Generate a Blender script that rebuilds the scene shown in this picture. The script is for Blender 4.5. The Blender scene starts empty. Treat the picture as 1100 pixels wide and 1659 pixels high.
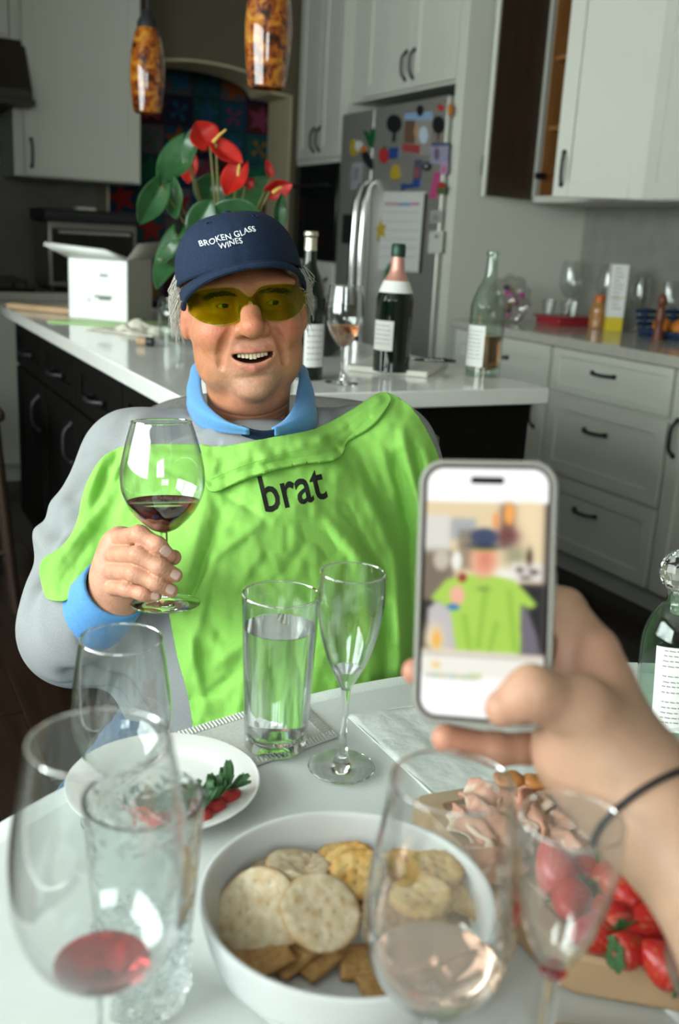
import bpy, bmesh, math, random
import numpy as np
from mathutils import Vector, Matrix, noise

random.seed(4)
sc = bpy.context.scene
COL = sc.collection
PI = math.pi
R = math.radians

# ------------------------------------------------------------------ camera
CAM = Vector((0, 0, 1.22))
PITCH, ROLL = R(15.3), R(3.1)
cam_d = bpy.data.cameras.new('camera')
cam = bpy.data.objects.new('camera', cam_d); COL.objects.link(cam)
cam.location = CAM
CM = Matrix.Rotation(PI / 2 - PITCH, 3, 'X') @ Matrix.Rotation(ROLL, 3, 'Z')
cam.rotation_euler = CM.to_euler()
cam_d.sensor_fit = 'VERTICAL'; cam_d.sensor_height = 36; cam_d.sensor_width = 24
cam_d.lens = 35; cam_d.clip_start = .05
cam_d.dof.use_dof = True; cam_d.dof.focus_distance = 1.16; cam_d.dof.aperture_fstop = 5.0
cam_d.dof.aperture_blades = 0
sc.camera = cam

# ------------------------------------------------------------------ daylight: an overcast sky seen through the two windows
world = bpy.data.worlds.new('sky'); sc.world = world; world.use_nodes = True
wn = world.node_tree
bg = wn.nodes['Background']
bg.inputs[0].default_value = (.91, 1.0, .985, 1); bg.inputs[1].default_value = 8.0
sc.view_settings.view_transform = 'Standard'; sc.view_settings.look = 'None'
sc.view_settings.gamma = 1; sc.view_settings.use_curve_mapping = False
sc.view_settings.exposure = .76
sc.cycles.use_denoising = True
sc.cycles.max_bounces = 24; sc.cycles.transmission_bounces = 20; sc.cycles.transparent_max_bounces = 40
sc.cycles.diffuse_bounces = 4; sc.cycles.glossy_bounces = 8
sc.cycles.sample_clamp_indirect = 6

KR = Matrix.Rotation(R(27.5), 4, 'Z')      # the kitchen's axes: X towards the fridge wall, Y towards the arch wall

def portal(loc, rot, sx, sy):
    d = bpy.data.lights.new('window_portal', 'AREA'); d.shape = 'RECTANGLE'; d.size = sx; d.size_y = sy
    d.cycles.is_portal = True
    o = bpy.data.objects.new('window_portal', d); COL.objects.link(o)
    o.matrix_world = KR @ Matrix.Translation(loc) @ Matrix.Rotation(rot[0], 4, rot[1])
# wall plane, then the opening along the wall and in height
WINL = (-1.9, -.5, 2.9, 1.0, 2.45)
WINB = (-1.75, -1.6, -.3, 1.3, 2.4)
portal((WINL[0] - .02, (WINL[1] + WINL[2]) / 2, (WINL[3] + WINL[4]) / 2), (-PI / 2, 'Y'), WINL[4] - WINL[3], WINL[2] - WINL[1])
portal(((WINB[1] + WINB[2]) / 2, WINB[0] - .02, (WINB[3] + WINB[4]) / 2), (PI / 2, 'X'), WINB[2] - WINB[1], WINB[4] - WINB[3])

# ------------------------------------------------------------------ helpers
def P(px, py, D):
    """point of the place that lies D metres in front of the lens along the line of sight of photograph pixel px, py (1100 x 1659)"""
    f = 35 / 36 * 1659
    return CAM + D * (CM @ Vector(((px - 550) / f, -(py - 829.5) / f, -1)))

def hexc(r, g, b):
    return (r, g, b, 1)

def mat(name, color, rough=.5, metal=0, spec=.5, noise_scale=None, noise_amt=.1, bump=None, bump_scale=60, sheen=0, sss=0, coat=0, color2=None, trans=0, ior=1.45, emit=None, stretch=None, detail=4, rough2=None):
    m = bpy.data.materials.new(name); m.use_nodes = True
    nt = m.node_tree; b = nt.nodes['Principled BSDF']
    I = b.inputs
    I['Base Color'].default_value = (*color, 1); I['Roughness'].default_value = rough; I['Metallic'].default_value = metal
    I['Specular IOR Level'].default_value = spec; I['IOR'].default_value = ior
    if sheen: I['Sheen Weight'].default_value = sheen; I['Sheen Roughness'].default_value = .4
    if sss:
        I['Subsurface Weight'].default_value = sss; I['Subsurface Radius'].default_value = (.012, .005, .003); I['Subsurface Scale'].default_value = .6
    if coat: I['Coat Weight'].default_value = coat; I['Coat Roughness'].default_value = .05
    if trans: I['Transmission Weight'].default_value = trans
    if emit: I['Emission Color'].default_value = (*emit[0], 1); I['Emission Strength'].default_value = emit[1]
    if noise_scale or bump:
        tc = nt.nodes.new('ShaderNodeTexCoord')
        vec = tc.outputs['Object']
        if stretch:
            mp = nt.nodes.new('ShaderNodeMapping'); mp.inputs['Scale'].default_value = stretch
            nt.links.new(vec, mp.inputs['Vector']); vec = mp.outputs['Vector']
    if noise_scale:
        n = nt.nodes.new('ShaderNodeTexNoise'); n.inputs['Scale'].default_value = noise_scale; n.inputs['Detail'].default_value = detail
        nt.links.new(vec, n.inputs['Vector'])
        rp = nt.nodes.new('ShaderNodeValToRGB'); rp.color_ramp.elements[0].position = .3; rp.color_ramp.elements[1].position = .7
        c2 = color2 or tuple(max(0, c * (1 - noise_amt)) for c in color)
        rp.color_ramp.elements[0].color = (*c2, 1); rp.color_ramp.elements[1].color = (*color, 1)
        nt.links.new(n.outputs['Fac'], rp.inputs['Fac']); nt.links.new(rp.outputs['Color'], I['Base Color'])
    if bump:
        n2 = nt.nodes.new('ShaderNodeTexNoise'); n2.inputs['Scale'].default_value = bump_scale; n2.inputs['Detail'].default_value = 5
        nt.links.new(vec, n2.inputs['Vector'])
        bp = nt.nodes.new('ShaderNodeBump'); bp.inputs['Strength'].default_value = bump; bp.inputs['Distance'].default_value = .004
        nt.links.new(n2.outputs['Fac'], bp.inputs['Height']); nt.links.new(bp.outputs['Normal'], I['Normal'])
    return m

def attr_mat(name, rough=.5, sss=0, spec=.5, bump=0, bump_scale=300, emit=0, sheen=0, var=.0, var_scale=90):
    """base colour from the mesh's own colour attribute (print, lips, freckles ...)"""
    m = mat(name, (.5, .5, .5), rough, spec=spec, sss=sss, bump=bump or None, bump_scale=bump_scale, sheen=sheen)
    nt = m.node_tree; b = nt.nodes['Principled BSDF']
    a = nt.nodes.new('ShaderNodeAttribute'); a.attribute_name = 'Col'
    out = a.outputs['Color']
    if var:
        n = nt.nodes.new('ShaderNodeTexNoise'); n.inputs['Scale'].default_value = var_scale; n.inputs['Detail'].default_value = 6
        tc = nt.nodes.new('ShaderNodeTexCoord'); nt.links.new(tc.outputs['Object'], n.inputs['Vector'])
        mr = nt.nodes.new('ShaderNodeMapRange'); mr.inputs[1].default_value = .3; mr.inputs[2].default_value = .7
        mr.inputs[3].default_value = 1 - var; mr.inputs[4].default_value = 1 + var
        nt.links.new(n.outputs['Fac'], mr.inputs[0])
        mx = nt.nodes.new('ShaderNodeVectorMath'); mx.operation = 'SCALE'
        nt.links.new(out, mx.inputs[0]); nt.links.new(mr.outputs[0], mx.inputs['Scale']); out = mx.outputs[0]
    if not emit: nt.links.new(out, b.inputs['Base Color'])
    if emit:
        b.inputs['Base Color'].default_value = (.01, .01, .01, 1)
        nt.links.new(a.outputs['Color'], b.inputs['Emission Color']); b.inputs['Emission Strength'].default_value = emit
    return m

def thin_glass(name, tint=(.97, .985, .975), boost=1.5, rough=.0, low=.0):
    """thin clear sheet: straight-through light plus mirror reflection by Fresnel"""
    m = bpy.data.materials.new(name); m.use_nodes = True; nt = m.node_tree; nt.nodes.clear()
    o = nt.nodes.new('ShaderNodeOutputMaterial'); mx = nt.nodes.new('ShaderNodeMixShader')
    t = nt.nodes.new('ShaderNodeBsdfTransparent'); t.inputs[0].default_value = (*tint, 1)
    g = nt.nodes.new('ShaderNodeBsdfGlossy'); g.inputs['Roughness'].default_value = rough
    fr = nt.nodes.new('ShaderNodeFresnel'); geo = nt.nodes.new('ShaderNodeNewGeometry'); mr = nt.nodes.new('ShaderNodeMapRange')
    mr.inputs[3].default_value = 1.45; mr.inputs[4].default_value = 1 / 1.45      # a sheet: both faces reflect alike
    nt.links.new(geo.outputs['Backfacing'], mr.inputs[0]); nt.links.new(mr.outputs[0], fr.inputs[0])
    mm = nt.nodes.new('ShaderNodeMath'); mm.operation = 'MULTIPLY_ADD'; mm.inputs[1].default_value = boost; mm.inputs[2].default_value = low; mm.use_clamp = True
    nt.links.new(fr.outputs[0], mm.inputs[0]); nt.links.new(mm.outputs[0], mx.inputs[0])
    nt.links.new(t.outputs[0], mx.inputs[1]); nt.links.new(g.outputs[0], mx.inputs[2]); nt.links.new(mx.outputs[0], o.inputs[0])
    return m

class MB:
    """collects boxes, lathes, tubes ... for ONE mesh object"""
    def __init__(s): s.v = []; s.f = []; s.uv = None
    def add(s, verts, faces):
        n = len(s.v); s.v += [tuple(map(float, v)) for v in verts]; s.f += [tuple(i + n for i in f) for f in faces]; return s
    def box(s, lo, hi):
        x0, y0, z0 = lo; x1, y1, z1 = hi
        if x0 > x1: x0, x1 = x1, x0
        if y0 > y1: y0, y1 = y1, y0
        if z0 > z1: z0, z1 = z1, z0
        return s.add([(x0, y0, z0), (x1, y0, z0), (x1, y1, z0), (x0, y1, z0), (x0, y0, z1), (x1, y0, z1), (x1, y1, z1), (x0, y1, z1)],
                     [(3, 2, 1, 0), (4, 5, 6, 7), (0, 1, 5, 4), (1, 2, 6, 5), (2, 3, 7, 6), (3, 0, 4, 7)])
    def obox(s, c, half, M):
        """box with centre c, half sizes, 3x3 rotation M"""
        c = Vector(c); vs = []
        for z in (-1, 1):
            for x, y in ((-1, -1), (1, -1), (1, 1), (-1, 1)):
                vs.append(c + M @ Vector((x * half[0], y * half[1], z * half[2])))
        return s.add(vs, [(3, 2, 1, 0), (4, 5, 6, 7), (0, 1, 5, 4), (1, 2, 6, 5), (2, 3, 7, 6), (3, 0, 4, 7)])
    def lathe(s, prof, n=48, c=(0, 0, 0), closed=False, a0=0, a1=2 * PI, f=None):
        full = abs(a1 - a0 - 2 * PI) < 1e-6
        m = n if full else n + 1
        vs = []; fs = []
        idx = []
        for r, z in prof:
            if r < 1e-6 and full:
                idx.append([len(vs)] * m); vs.append((c[0], c[1], c[2] + z))
            else:
                row = []
                for k in range(m):
                    a = a0 + (a1 - a0) * k / n
                    rr, zz = (r, z) if f is None else f(r, z, a)
                    row.append(len(vs)); vs.append((c[0] + rr * math.cos(a), c[1] + rr * math.sin(a), c[2] + zz))
                idx.append(row)
        pairs = list(zip(idx[:-1], idx[1:]))
        if closed: pairs.append((idx[-1], idx[0]))
        for A, B in pairs:
            for k in range(n):
                k2 = (k + 1) % m
                q = [A[k], A[k2], B[k2], B[k]]
                u = []
                for i in q:
                    if i not in u: u.append(i)
                if len(u) > 2: fs.append(tuple(u))
        return s.add(vs, fs)
    def tube(s, pts, rad, n=10, caps=True, flat=1.0, up=None):
        pts = [Vector(p) for p in pts]
        if not hasattr(rad, '__len__'): rad = [rad] * len(pts)
        vs = []; fs = []
        t0 = (pts[1] - pts[0]).normalized()
        nrm = Vector(up) if up else (Vector((0, 0, 1)) if abs(t0.z) < .9 else Vector((1, 0, 0)))
        for i, p in enumerate(pts):
            t = (pts[min(i + 1, len(pts) - 1)] - pts[max(i - 1, 0)]).normalized()
            nrm = (nrm - t * nrm.dot(t)).normalized(); b = t.cross(nrm)
            for k in range(n):
                a = 2 * PI * k / n
                vs.append(p + (b * math.cos(a) + nrm * math.sin(a) * flat) * rad[i])
        for i in range(len(pts) - 1):
            for k in range(n):
                k2 = (k + 1) % n
                fs.append((i * n + k, i * n + k2, (i + 1) * n + k2, (i + 1) * n + k))
        if caps:
            fs.append(tuple(reversed(range(n)))); fs.append(tuple(range((len(pts) - 1) * n, len(pts) * n)))
        return s.add(vs, fs)
    def prism(s, outline, fn, d0, d1):
        """outline [(u,v)] counter-clockwise, fn(u,v,d) -> point"""
        n = len(outline)
        vs = [fn(u, v, d0) for u, v in outline] + [fn(u, v, d1) for u, v in outline]
        fs = [tuple(reversed(range(n))), tuple(range(n, 2 * n))]
        fs += [(k, (k + 1) % n, n + (k + 1) % n, n + k) for k in range(n)]
        return s.add(vs, fs)
    def grid(s, fn, nu, nv, closed_u=False):
        vs = [fn(i / nu, j / nv) for j in range(nv + 1) for i in range(nu + (0 if closed_u else 1))]
        w = nu + (0 if closed_u else 1); fs = []
        for j in range(nv):
            for i in range(nu):
                i2 = (i + 1) % w if closed_u else i + 1
                fs.append((j * w + i, j * w + i2, (j + 1) * w + i2, (j + 1) * w + i))
        return s.add(vs, fs)
    def ball(s, c, r, n=16, m=10, M=None):
        if not hasattr(r, '__len__'): r = (r, r, r)
        c = Vector(c)
        vs = []; fs = []
        for j in range(m + 1):
            th = PI * j / m
            if j in (0, m): vs.append(Vector((0, 0, math.cos(th) * r[2])))
            else:
                for k in range(n):
                    a = 2 * PI * k / n
                    vs.append(Vector((math.sin(th) * math.cos(a) * r[0], math.sin(th) * math.sin(a) * r[1], math.cos(th) * r[2])))
        def ix(j, k): return 0 if j == 0 else (len(vs) - 1 if j == m else 1 + (j - 1) * n + k % n)
        for j in range(m):
            for k in range(n):
                q = [ix(j, k), ix(j + 1, k), ix(j + 1, k + 1), ix(j, k + 1)]
                u = []
                for i in q:
                    if i not in u: u.append(i)
                fs.append(tuple(u))
        if M is not None: vs = [M @ v for v in vs]
        return s.add([c + v for v in vs], fs)
    def build(s, name, m, parent=None, off=(0, 0, 0), bevel=0, sharp=35, sub=0, solid=0, colors=None, segs=2):
        me = bpy.data.meshes.new(name)
        if off[0] or off[1] or off[2]: vs = [(x - off[0], y - off[1], z - off[2]) for x, y, z in s.v]
        else: vs = s.v
        me.from_pydata(vs, [], s.f); me.update()
        if m: me.materials.append(m)
        me.shade_smooth(); me.set_sharp_from_angle(angle=R(sharp))
        if colors is not None: set_cols(me, colors)
        o = bpy.data.objects.new(name, me); COL.objects.link(o)
        if parent: o.parent = parent
        if bevel:
            b = o.modifiers.new('bevel', 'BEVEL'); b.width = bevel; b.segments = segs; b.limit_method = 'ANGLE'; b.angle_limit = R(40)
        if sub:
            u = o.modifiers.new('sub', 'SUBSURF'); u.levels = sub; u.render_levels = sub
        if solid:
            u = o.modifiers.new('solid', 'SOLIDIFY'); u.thickness = solid; u.offset = 0
        return o

def set_cols(me, cols):
    a = me.color_attributes.new('Col', 'FLOAT_COLOR', 'POINT')
    c = np.ones((len(me.vertices), 4), dtype=np.float32); c[:, :3] = np.asarray(cols, dtype=np.float32)[:, :3]
    a.data.foreach_set('color', c.ravel())

def tag(o, label, cat, group=None, kind=None):
    o['label'] = label; o['category'] = cat
    if group: o['group'] = group
    if kind: o['kind'] = kind
    return o

class Thing:
    """an Empty at a thing's base; parts are given in the frame's coordinates (kitchen axes or the lens-facing world axes)"""
    def __init__(s, name, label, cat, loc=(0, 0, 0), kitchen=False, group=None, M=None):
        s.o = bpy.data.objects.new(name, None); COL.objects.link(s.o); s.o.empty_display_size = .05
        s.off = tuple(loc)
        s.o.matrix_world = (KR if kitchen else Matrix()) @ Matrix.Translation(loc) if M is None else M
        if M is not None: s.off = (0, 0, 0)
        tag(s.o, label, cat, group)
    def part(s, name, mb, m, parent=None, label=None, **kw):
        o = mb.build(name, m, parent or s.o, off=s.off, **kw)
        if label: o['label'] = label
        return o

def struct(name, mb, m, kitchen=True, **kw):
    o = mb.build(name, m, None, **kw); o['kind'] = 'structure'
    if kitchen: o.matrix_world = KR.copy()
    return o

def solo(name, label, cat, mb, m, loc=(0, 0, 0), kitchen=False, group=None, **kw):
    o = mb.build(name, m, None, off=loc, **kw)
    o.matrix_world = (KR if kitchen else Matrix()) @ Matrix.Translation(loc)
    return tag(o, label, cat, group)

def copy_tree(o, parent=None):
    c = o.copy(); COL.objects.link(c)
    if parent: c.parent = parent
    for ch in list(o.children): copy_tree(ch, c)
    return c

def text_mesh(body, size=1.0, res=3, fat=0):
    """verts (x, y) and faces of lettering in the built-in font, x centred, baseline at y=0"""
    cu = bpy.data.curves.new('lettering', 'FONT'); cu.body = body; cu.size = size; cu.align_x = 'CENTER'; cu.resolution_u = res; cu.offset = fat
    o = bpy.data.objects.new('lettering', cu); COL.objects.link(o)
    me = bpy.data.meshes.new_from_object(o.evaluated_get(bpy.context.evaluated_depsgraph_get()))
    COL.objects.unlink(o); bpy.data.objects.remove(o)
    vs = [tuple(v.co) for v in me.vertices]; fs = [tuple(p.vertices) for p in me.polygons]
    bpy.data.meshes.remove(me)
    return vs, fs

def fine_text(body, size, cuts_len, fat=0):
    """lettering cut finely so it can follow a curved surface"""
    vs, fs = text_mesh(body, size, 3, fat)
    bm = bmesh.new(); bv = [bm.verts.new(v) for v in vs]
    for f in fs:
        try: bm.faces.new([bv[i] for i in f])
        except ValueError: pass
    bmesh.ops.remove_doubles(bm, verts=bm.verts, dist=1e-5 * size)
    bmesh.ops.triangulate(bm, faces=bm.faces)
    for _ in range(6):
        e = [e for e in bm.edges if e.calc_length() > cuts_len]
        if not e: break
        bmesh.ops.subdivide_edges(bm, edges=e, cuts=1)
        bmesh.ops.triangulate(bm, faces=[f for f in bm.faces if len(f.verts) > 3])
    bm.verts.index_update()
    out = [tuple(v.co) for v in bm.verts], [tuple(v.index for v in f.verts) for f in bm.faces]
    bm.free(); return out

# ------------------------------------------------------------------ smooth bodies: signed distances blended, meshed by surface nets
def nvec(p): return np.array(p, dtype=np.float32)
def s_ell(Q, c, r, M=None):
    d = Q - nvec(c)
    if M is not None: d = d @ nvec(M)
    r = nvec(r); k0 = np.sqrt(((d / r) ** 2).sum(1)); k1 = np.sqrt(((d / (r * r)) ** 2).sum(1))
    return k0 * (k0 - 1) / np.maximum(k1, 1e-6)
def s_cap(Q, a, b, ra, rb):
    a = nvec(a); b = nvec(b); ab = b - a
    t = np.clip(((Q - a) @ ab) / max(float(ab @ ab), 1e-9), 0, 1)
    return np.sqrt(((Q - a - t[:, None] * ab) ** 2).sum(1)) - (ra + (rb - ra) * t)
def s_chain(Q, pts, rs, k=.0):
    d = None
    for i in range(len(pts) - 1):
        e = s_cap(Q, pts[i], pts[i + 1], rs[i], rs[i + 1])
        d = e if d is None else (smin(d, e, k) if k else np.minimum(d, e))
    return d
def s_box(Q, c, h, M, r=.0):
    d = (Q - nvec(c)) @ nvec(M); q = np.abs(d) - nvec(h) + r
    return np.sqrt((np.maximum(q, 0) ** 2).sum(1)) + np.minimum(q.max(1), 0) - r
def smin(a, b, k):
    h = np.maximum(k - np.abs(a - b), 0) / k
    return np.minimum(a, b) - h * h * k * .25
def smax(a, b, k): return -smin(-a, -b, k)
def gauss(Q, c, s):
    return np.exp(-(((Q - nvec(c)) / nvec(s if hasattr(s, '__len__') else (s, s, s))) ** 2).sum(1))
def ell_fold(Q, pts, w):
    """1 on a polyline, fading over w"""
    return np.exp(-(np.maximum(s_chain(Q, pts, [0] * len(pts)), 0) / w) ** 2)

def surface(f, lo, hi, h, margin=2.5):
    lo = nvec(lo); hi = nvec(hi); B = 4
    n = (np.ceil((hi - lo) / (h * B)).astype(int)) * B
    ax = [lo[i] + h * np.arange(n[i], dtype=np.float32) for i in range(3)]
    ca = [a.reshape(-1, B).mean(1) for a in ax]
    G = np.stack(np.meshgrid(*ca, indexing='ij'), -1).reshape(-1, 3)
    fc = f(G).reshape([len(a) for a in ca])
    V = np.repeat(np.repeat(np.repeat(fc, B, 0), B, 1), B, 2).astype(np.float32)
    near = np.repeat(np.repeat(np.repeat(np.abs(fc) < h * B * margin, B, 0), B, 1), B, 2)
    I = np.argwhere(near)
    for k in range(0, len(I), 400000):
        J = I[k:k + 400000]
        V[J[:, 0], J[:, 1], J[:, 2]] = f(lo + h * J.astype(np.float32))
    S = V < 0
    c8 = [S[i:n[0] - 1 + i, j:n[1] - 1 + j, k:n[2] - 1 + k] for i in (0, 1) for j in (0, 1) for k in (0, 1)]
    tot = sum(c.astype(np.int8) for c in c8)
    A = np.argwhere((tot > 0) & (tot < 8))
    idx = -np.ones(n - 1, dtype=np.int64); idx[A[:, 0], A[:, 1], A[:, 2]] = np.arange(len(A))
    acc = np.zeros((len(A), 3)); cnt = np.zeros(len(A))
    cor = [(i, j, k) for i in (0, 1) for j in (0, 1) for k in (0, 1)]
    for a in cor:
        for b in cor:
            if sum(b) - sum(a) == 1 and all(y >= x for x, y in zip(a, b)):
                va = V[A[:, 0] + a[0], A[:, 1] + a[1], A[:, 2] + a[2]]; vb = V[A[:, 0] + b[0], A[:, 1] + b[1], A[:, 2] + b[2]]
                m = (va < 0) != (vb < 0)
                t = va / np.where(va == vb, 1, va - vb)
                p = np.array(a) + t[:, None] * (np.array(b) - np.array(a))
                acc[m] += p[m]; cnt[m] += 1
    verts = lo + h * (A + acc / np.maximum(cnt, 1)[:, None])
    faces = []
    for d in range(3):
        u, w = [(1, 2), (2, 0), (0, 1)][d]
        sl0 = [slice(None)] * 3; sl1 = [slice(None)] * 3
        sl0[d] = slice(0, -1); sl1[d] = slice(1, None)
        X = np.argwhere(S[tuple(sl0)] != S[tuple(sl1)])
        X = X[(X[:, u] > 0) & (X[:, w] > 0) & (X[:, u] < n[u] - 1) & (X[:, w] < n[w] - 1)]
        ins = S[X[:, 0], X[:, 1], X[:, 2]]
        q = []
        for du, dw in ((1, 1), (0, 1), (0, 0), (1, 0)):
            Y = X.copy(); Y[:, u] -= du; Y[:, w] -= dw
            q.append(idx[Y[:, 0], Y[:, 1], Y[:, 2]])
        q = np.stack(q, 1); q[~ins] = q[~ins][:, ::-1]
        faces.append(q)
    F = np.concatenate(faces); F = F[(F >= 0).all(1)]
    # one Newton step onto the surface
    v = verts.astype(np.float32); e = h * .5
    fv = f(v); g = np.stack([f(v + nvec([e if i == j else 0 for j in range(3)])) - fv for i in range(3)], 1) / e
    v = v - (fv / np.maximum((g ** 2).sum(1), .2))[:, None] * g
    return v, F

def body(name, v, F, m, parent=None, cols=None, off=(0, 0, 0)):
    me = bpy.data.meshes.new(name)
    v = np.asarray(v, dtype=np.float32) - nvec(off)
    me.vertices.add(len(v)); me.vertices.foreach_set('co', v.ravel())
    me.loops.add(F.size); me.loops.foreach_set('vertex_index', F.ravel().astype(np.int32))
    me.polygons.add(len(F)); me.polygons.foreach_set('loop_start', (np.arange(len(F)) * 4).astype(np.int32))
    me.update(calc_edges=True); me.validate()
    if m: me.materials.append(m)
    me.shade_smooth()
    if cols is not None: set_cols(me, cols)
    o = bpy.data.objects.new(name, me); COL.objects.link(o)
    if parent: o.parent = parent
    return o
# ------------------------------------------------------------------ materials of the room
M_cab = mat('cabinet_paint', (.64, .645, .57), .45, noise_scale=3, noise_amt=.03)
M_cabin = mat('cabinet_interior_wood', (.34, .145, .042), .45, noise_scale=6, noise_amt=.3, stretch=(6, 6, .6))
M_doorin = mat('dark_door_veneer', (.075, .048, .028), .5, noise_scale=6, noise_amt=.3, stretch=(6, 6, .6))
M_wall = mat('wall_paint', (.37, .345, .27), .7, bump=.1, bump_scale=200)
M_ceil = mat('ceiling_paint', (.40, .39, .35), .8)
M_tile = mat('backsplash_tile', (.26, .255, .22), .35, noise_scale=14, noise_amt=.15)
M_black = mat('black_iron', (.012, .012, .013), .45)
M_dark = mat('island_paint', (.005, .0045, .004), .6, spec=.08)
M_quartz = mat('white_quartz', (.78, .78, .74), .12, noise_scale=30, noise_amt=.04, coat=.3)
M_counter = mat('pale_counter_stone', (.50, .48, .42), .12, noise_scale=40, noise_amt=.1)
M_floor = mat('dark_floor_board', (.028, .014, .008), .32, noise_scale=5, noise_amt=.55, stretch=(8, .7, 1))
M_seam = mat('floor_underlay', (.01, .006, .004), .8)
M_steel = mat('brushed_steel', (.60, .59, .54), .42, metal=.75, noise_scale=8, noise_amt=.12, stretch=(60, 60, .5))
M_steelside = mat('appliance_side_grey', (.14, .14, .135), .4, metal=.3)
M_chrome = mat('bright_chrome', (.85, .85, .85), .12, metal=1)
M_blackglass = mat('black_oven_glass', (.008, .008, .008), .08)
M_rubber = mat('black_plastic', (.015, .015, .016), .5)
M_trim = mat('arch_plaster', (.52, .45, .30), .7)
M_pane = thin_glass('window_pane_glass', (.98, .99, .985), 1.0)

# ------------------------------------------------------------------ shell (kitchen axes)
XL, XR, YB, YF, ZC = -1.9, 3.15, -1.75, 5.45, 2.55
struct('floor', MB().box((XL, YB, -.06), (XR, 7.0, -.008)), M_seam)
floor = bpy.data.objects['floor']
bd = MB().box((-.0625, -.55, -.008), (.0625, .55, 0)).build('floor_board', M_floor, floor, bevel=.0015, segs=1)
bd.location = (XL + .065, YB + .2, 0)
n = 0
for i in range(40):
    x = XL + .065 + i * .1265
    for j in range(8):
        y = YB + .2 + j * 1.104 - (i * 37 % 11) * .09 + .3
        if x > XR - .06 or y > 6.2 or y < YB + .2 or (i == 0 and j == 0): continue
        if not (-1.5 < x < 2.6 and y > .2) or n > 240: continue
        c = bd.copy(); COL.objects.link(c); c.parent = floor; c.location = (x, y, 0); n += 1
struct('ceiling', MB().box((XL, YB, ZC), (XR, 7.0, ZC + .05)), M_ceil)
struct('wall_right', MB().box((XR, YB, 0), (XR + .1, 7.0, ZC)), M_wall)
w = MB(); y0, y1, z0, z1 = WINL[1:]
w.box((XL - .1, YB, 0), (XL, y0, ZC)).box((XL - .1, y1, 0), (XL, 7.0, ZC)).box((XL - .1, y0, 0), (XL, y1, z0)).box((XL - .1, y0, z1), (XL, y1, ZC))
struct('wall_left', w, M_wall)
w = MB(); x0, x1, z0, z1 = WINB[1:]
w.box((XL, YB - .1, 0), (x0, YB, ZC)).box((x1, YB - .1, 0), (XR, YB, ZC)).box((x0, YB - .1, 0), (x1, YB, z0)).box((x0, YB - .1, z1), (x1, YB, ZC))
struct('wall_back', w, M_wall)
struct('wall_light_blocker', MB().box((XL, 3.60, 0), (.12, 3.70, ZC)), M_wall)  # unseen stub, added to keep window light off the far-left cabinets
# windows: sash bars and panes
w = MB(); y0, y1, z0, z1 = WINL[1:]
ym = [y0, y0 + (y1 - y0) * .36, y1]
for y in (y0 + .03, ym[1], y1 - .03): w.box((XL - .07, y - .03, z0), (XL - .01, y + .03, z1))
for z in (z0 + .03, z1 - .03): w.box((XL - .07, y0, z - .03), (XL - .01, y1, z + .03))
w1 = struct('window_1', w, M_cab)
MB().box((XL - .045, y0 + .05, z0 + .05), (XL - .04, y1 - .05, z1 - .05)).build('pane', M_pane, w1)
w = MB(); x0, x1, z0, z1 = WINB[1:]
for x in (x0 + .03, (x0 + x1) / 2, x1 - .03): w.box((x - .03, YB - .07, z0), (x + .03, YB - .01, z1))
for z in (z0 + .03, z1 - .03): w.box((x0, YB - .07, z - .03), (x1, YB - .01, z + .03))
w2 = struct('window_2', w, M_cab)
MB().box((x0 + .05, YB - .045, z0 + .05), (x1 - .05, YB - .04, z1 - .05)).build('pane', M_pane, w2)

# far wall with the arched opening
ax0, ax1, asp, atop = 1.36, 2.40, 1.975, 2.085
xc = (ax0 + ax1) / 2
arch = [(ax1, 0), (ax1, asp), (ax1 - .13, asp + .008)]
for k in range(1, 24):
    a = PI * k / 24
    arch.append((xc + (ax1 - .13 - xc) * math.cos(a), asp + .008 + (atop - asp) * math.sin(a) ** .9))
arch += [(ax0 + .13, asp + .008), (ax0, asp), (ax0, 0)]
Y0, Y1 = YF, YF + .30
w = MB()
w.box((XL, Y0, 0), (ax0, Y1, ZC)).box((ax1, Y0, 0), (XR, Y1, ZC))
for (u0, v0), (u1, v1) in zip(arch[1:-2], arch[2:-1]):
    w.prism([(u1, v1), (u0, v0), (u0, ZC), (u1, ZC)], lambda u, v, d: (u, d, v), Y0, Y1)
struct('wall_far', w, mat('dark_brown_wall', (.115, .095, .06), .75))  # far wall coloured a darker brown than the other walls
# plaster lining of the reveal
w = MB()
for (u0, v0), (u1, v1) in zip(arch[:-1], arch[1:]):
    nx, nz = -(v1 - v0), (u1 - u0); L = math.hypot(nx, nz) or 1; nx, nz = nx / L * .012, nz / L * .012
    w.prism([(u0, v0), (u1, v1), (u1 + nx, v1 + nz), (u0 + nx, v0 + nz)], lambda u, v, d: (u, d, v), Y0 - .006, Y1 + .006)
struct('trim_1', w, M_trim)
struct('wall_hall', MB().box((XL, 6.9, 0), (XR, 7.0, ZC)), M_wall)

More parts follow.
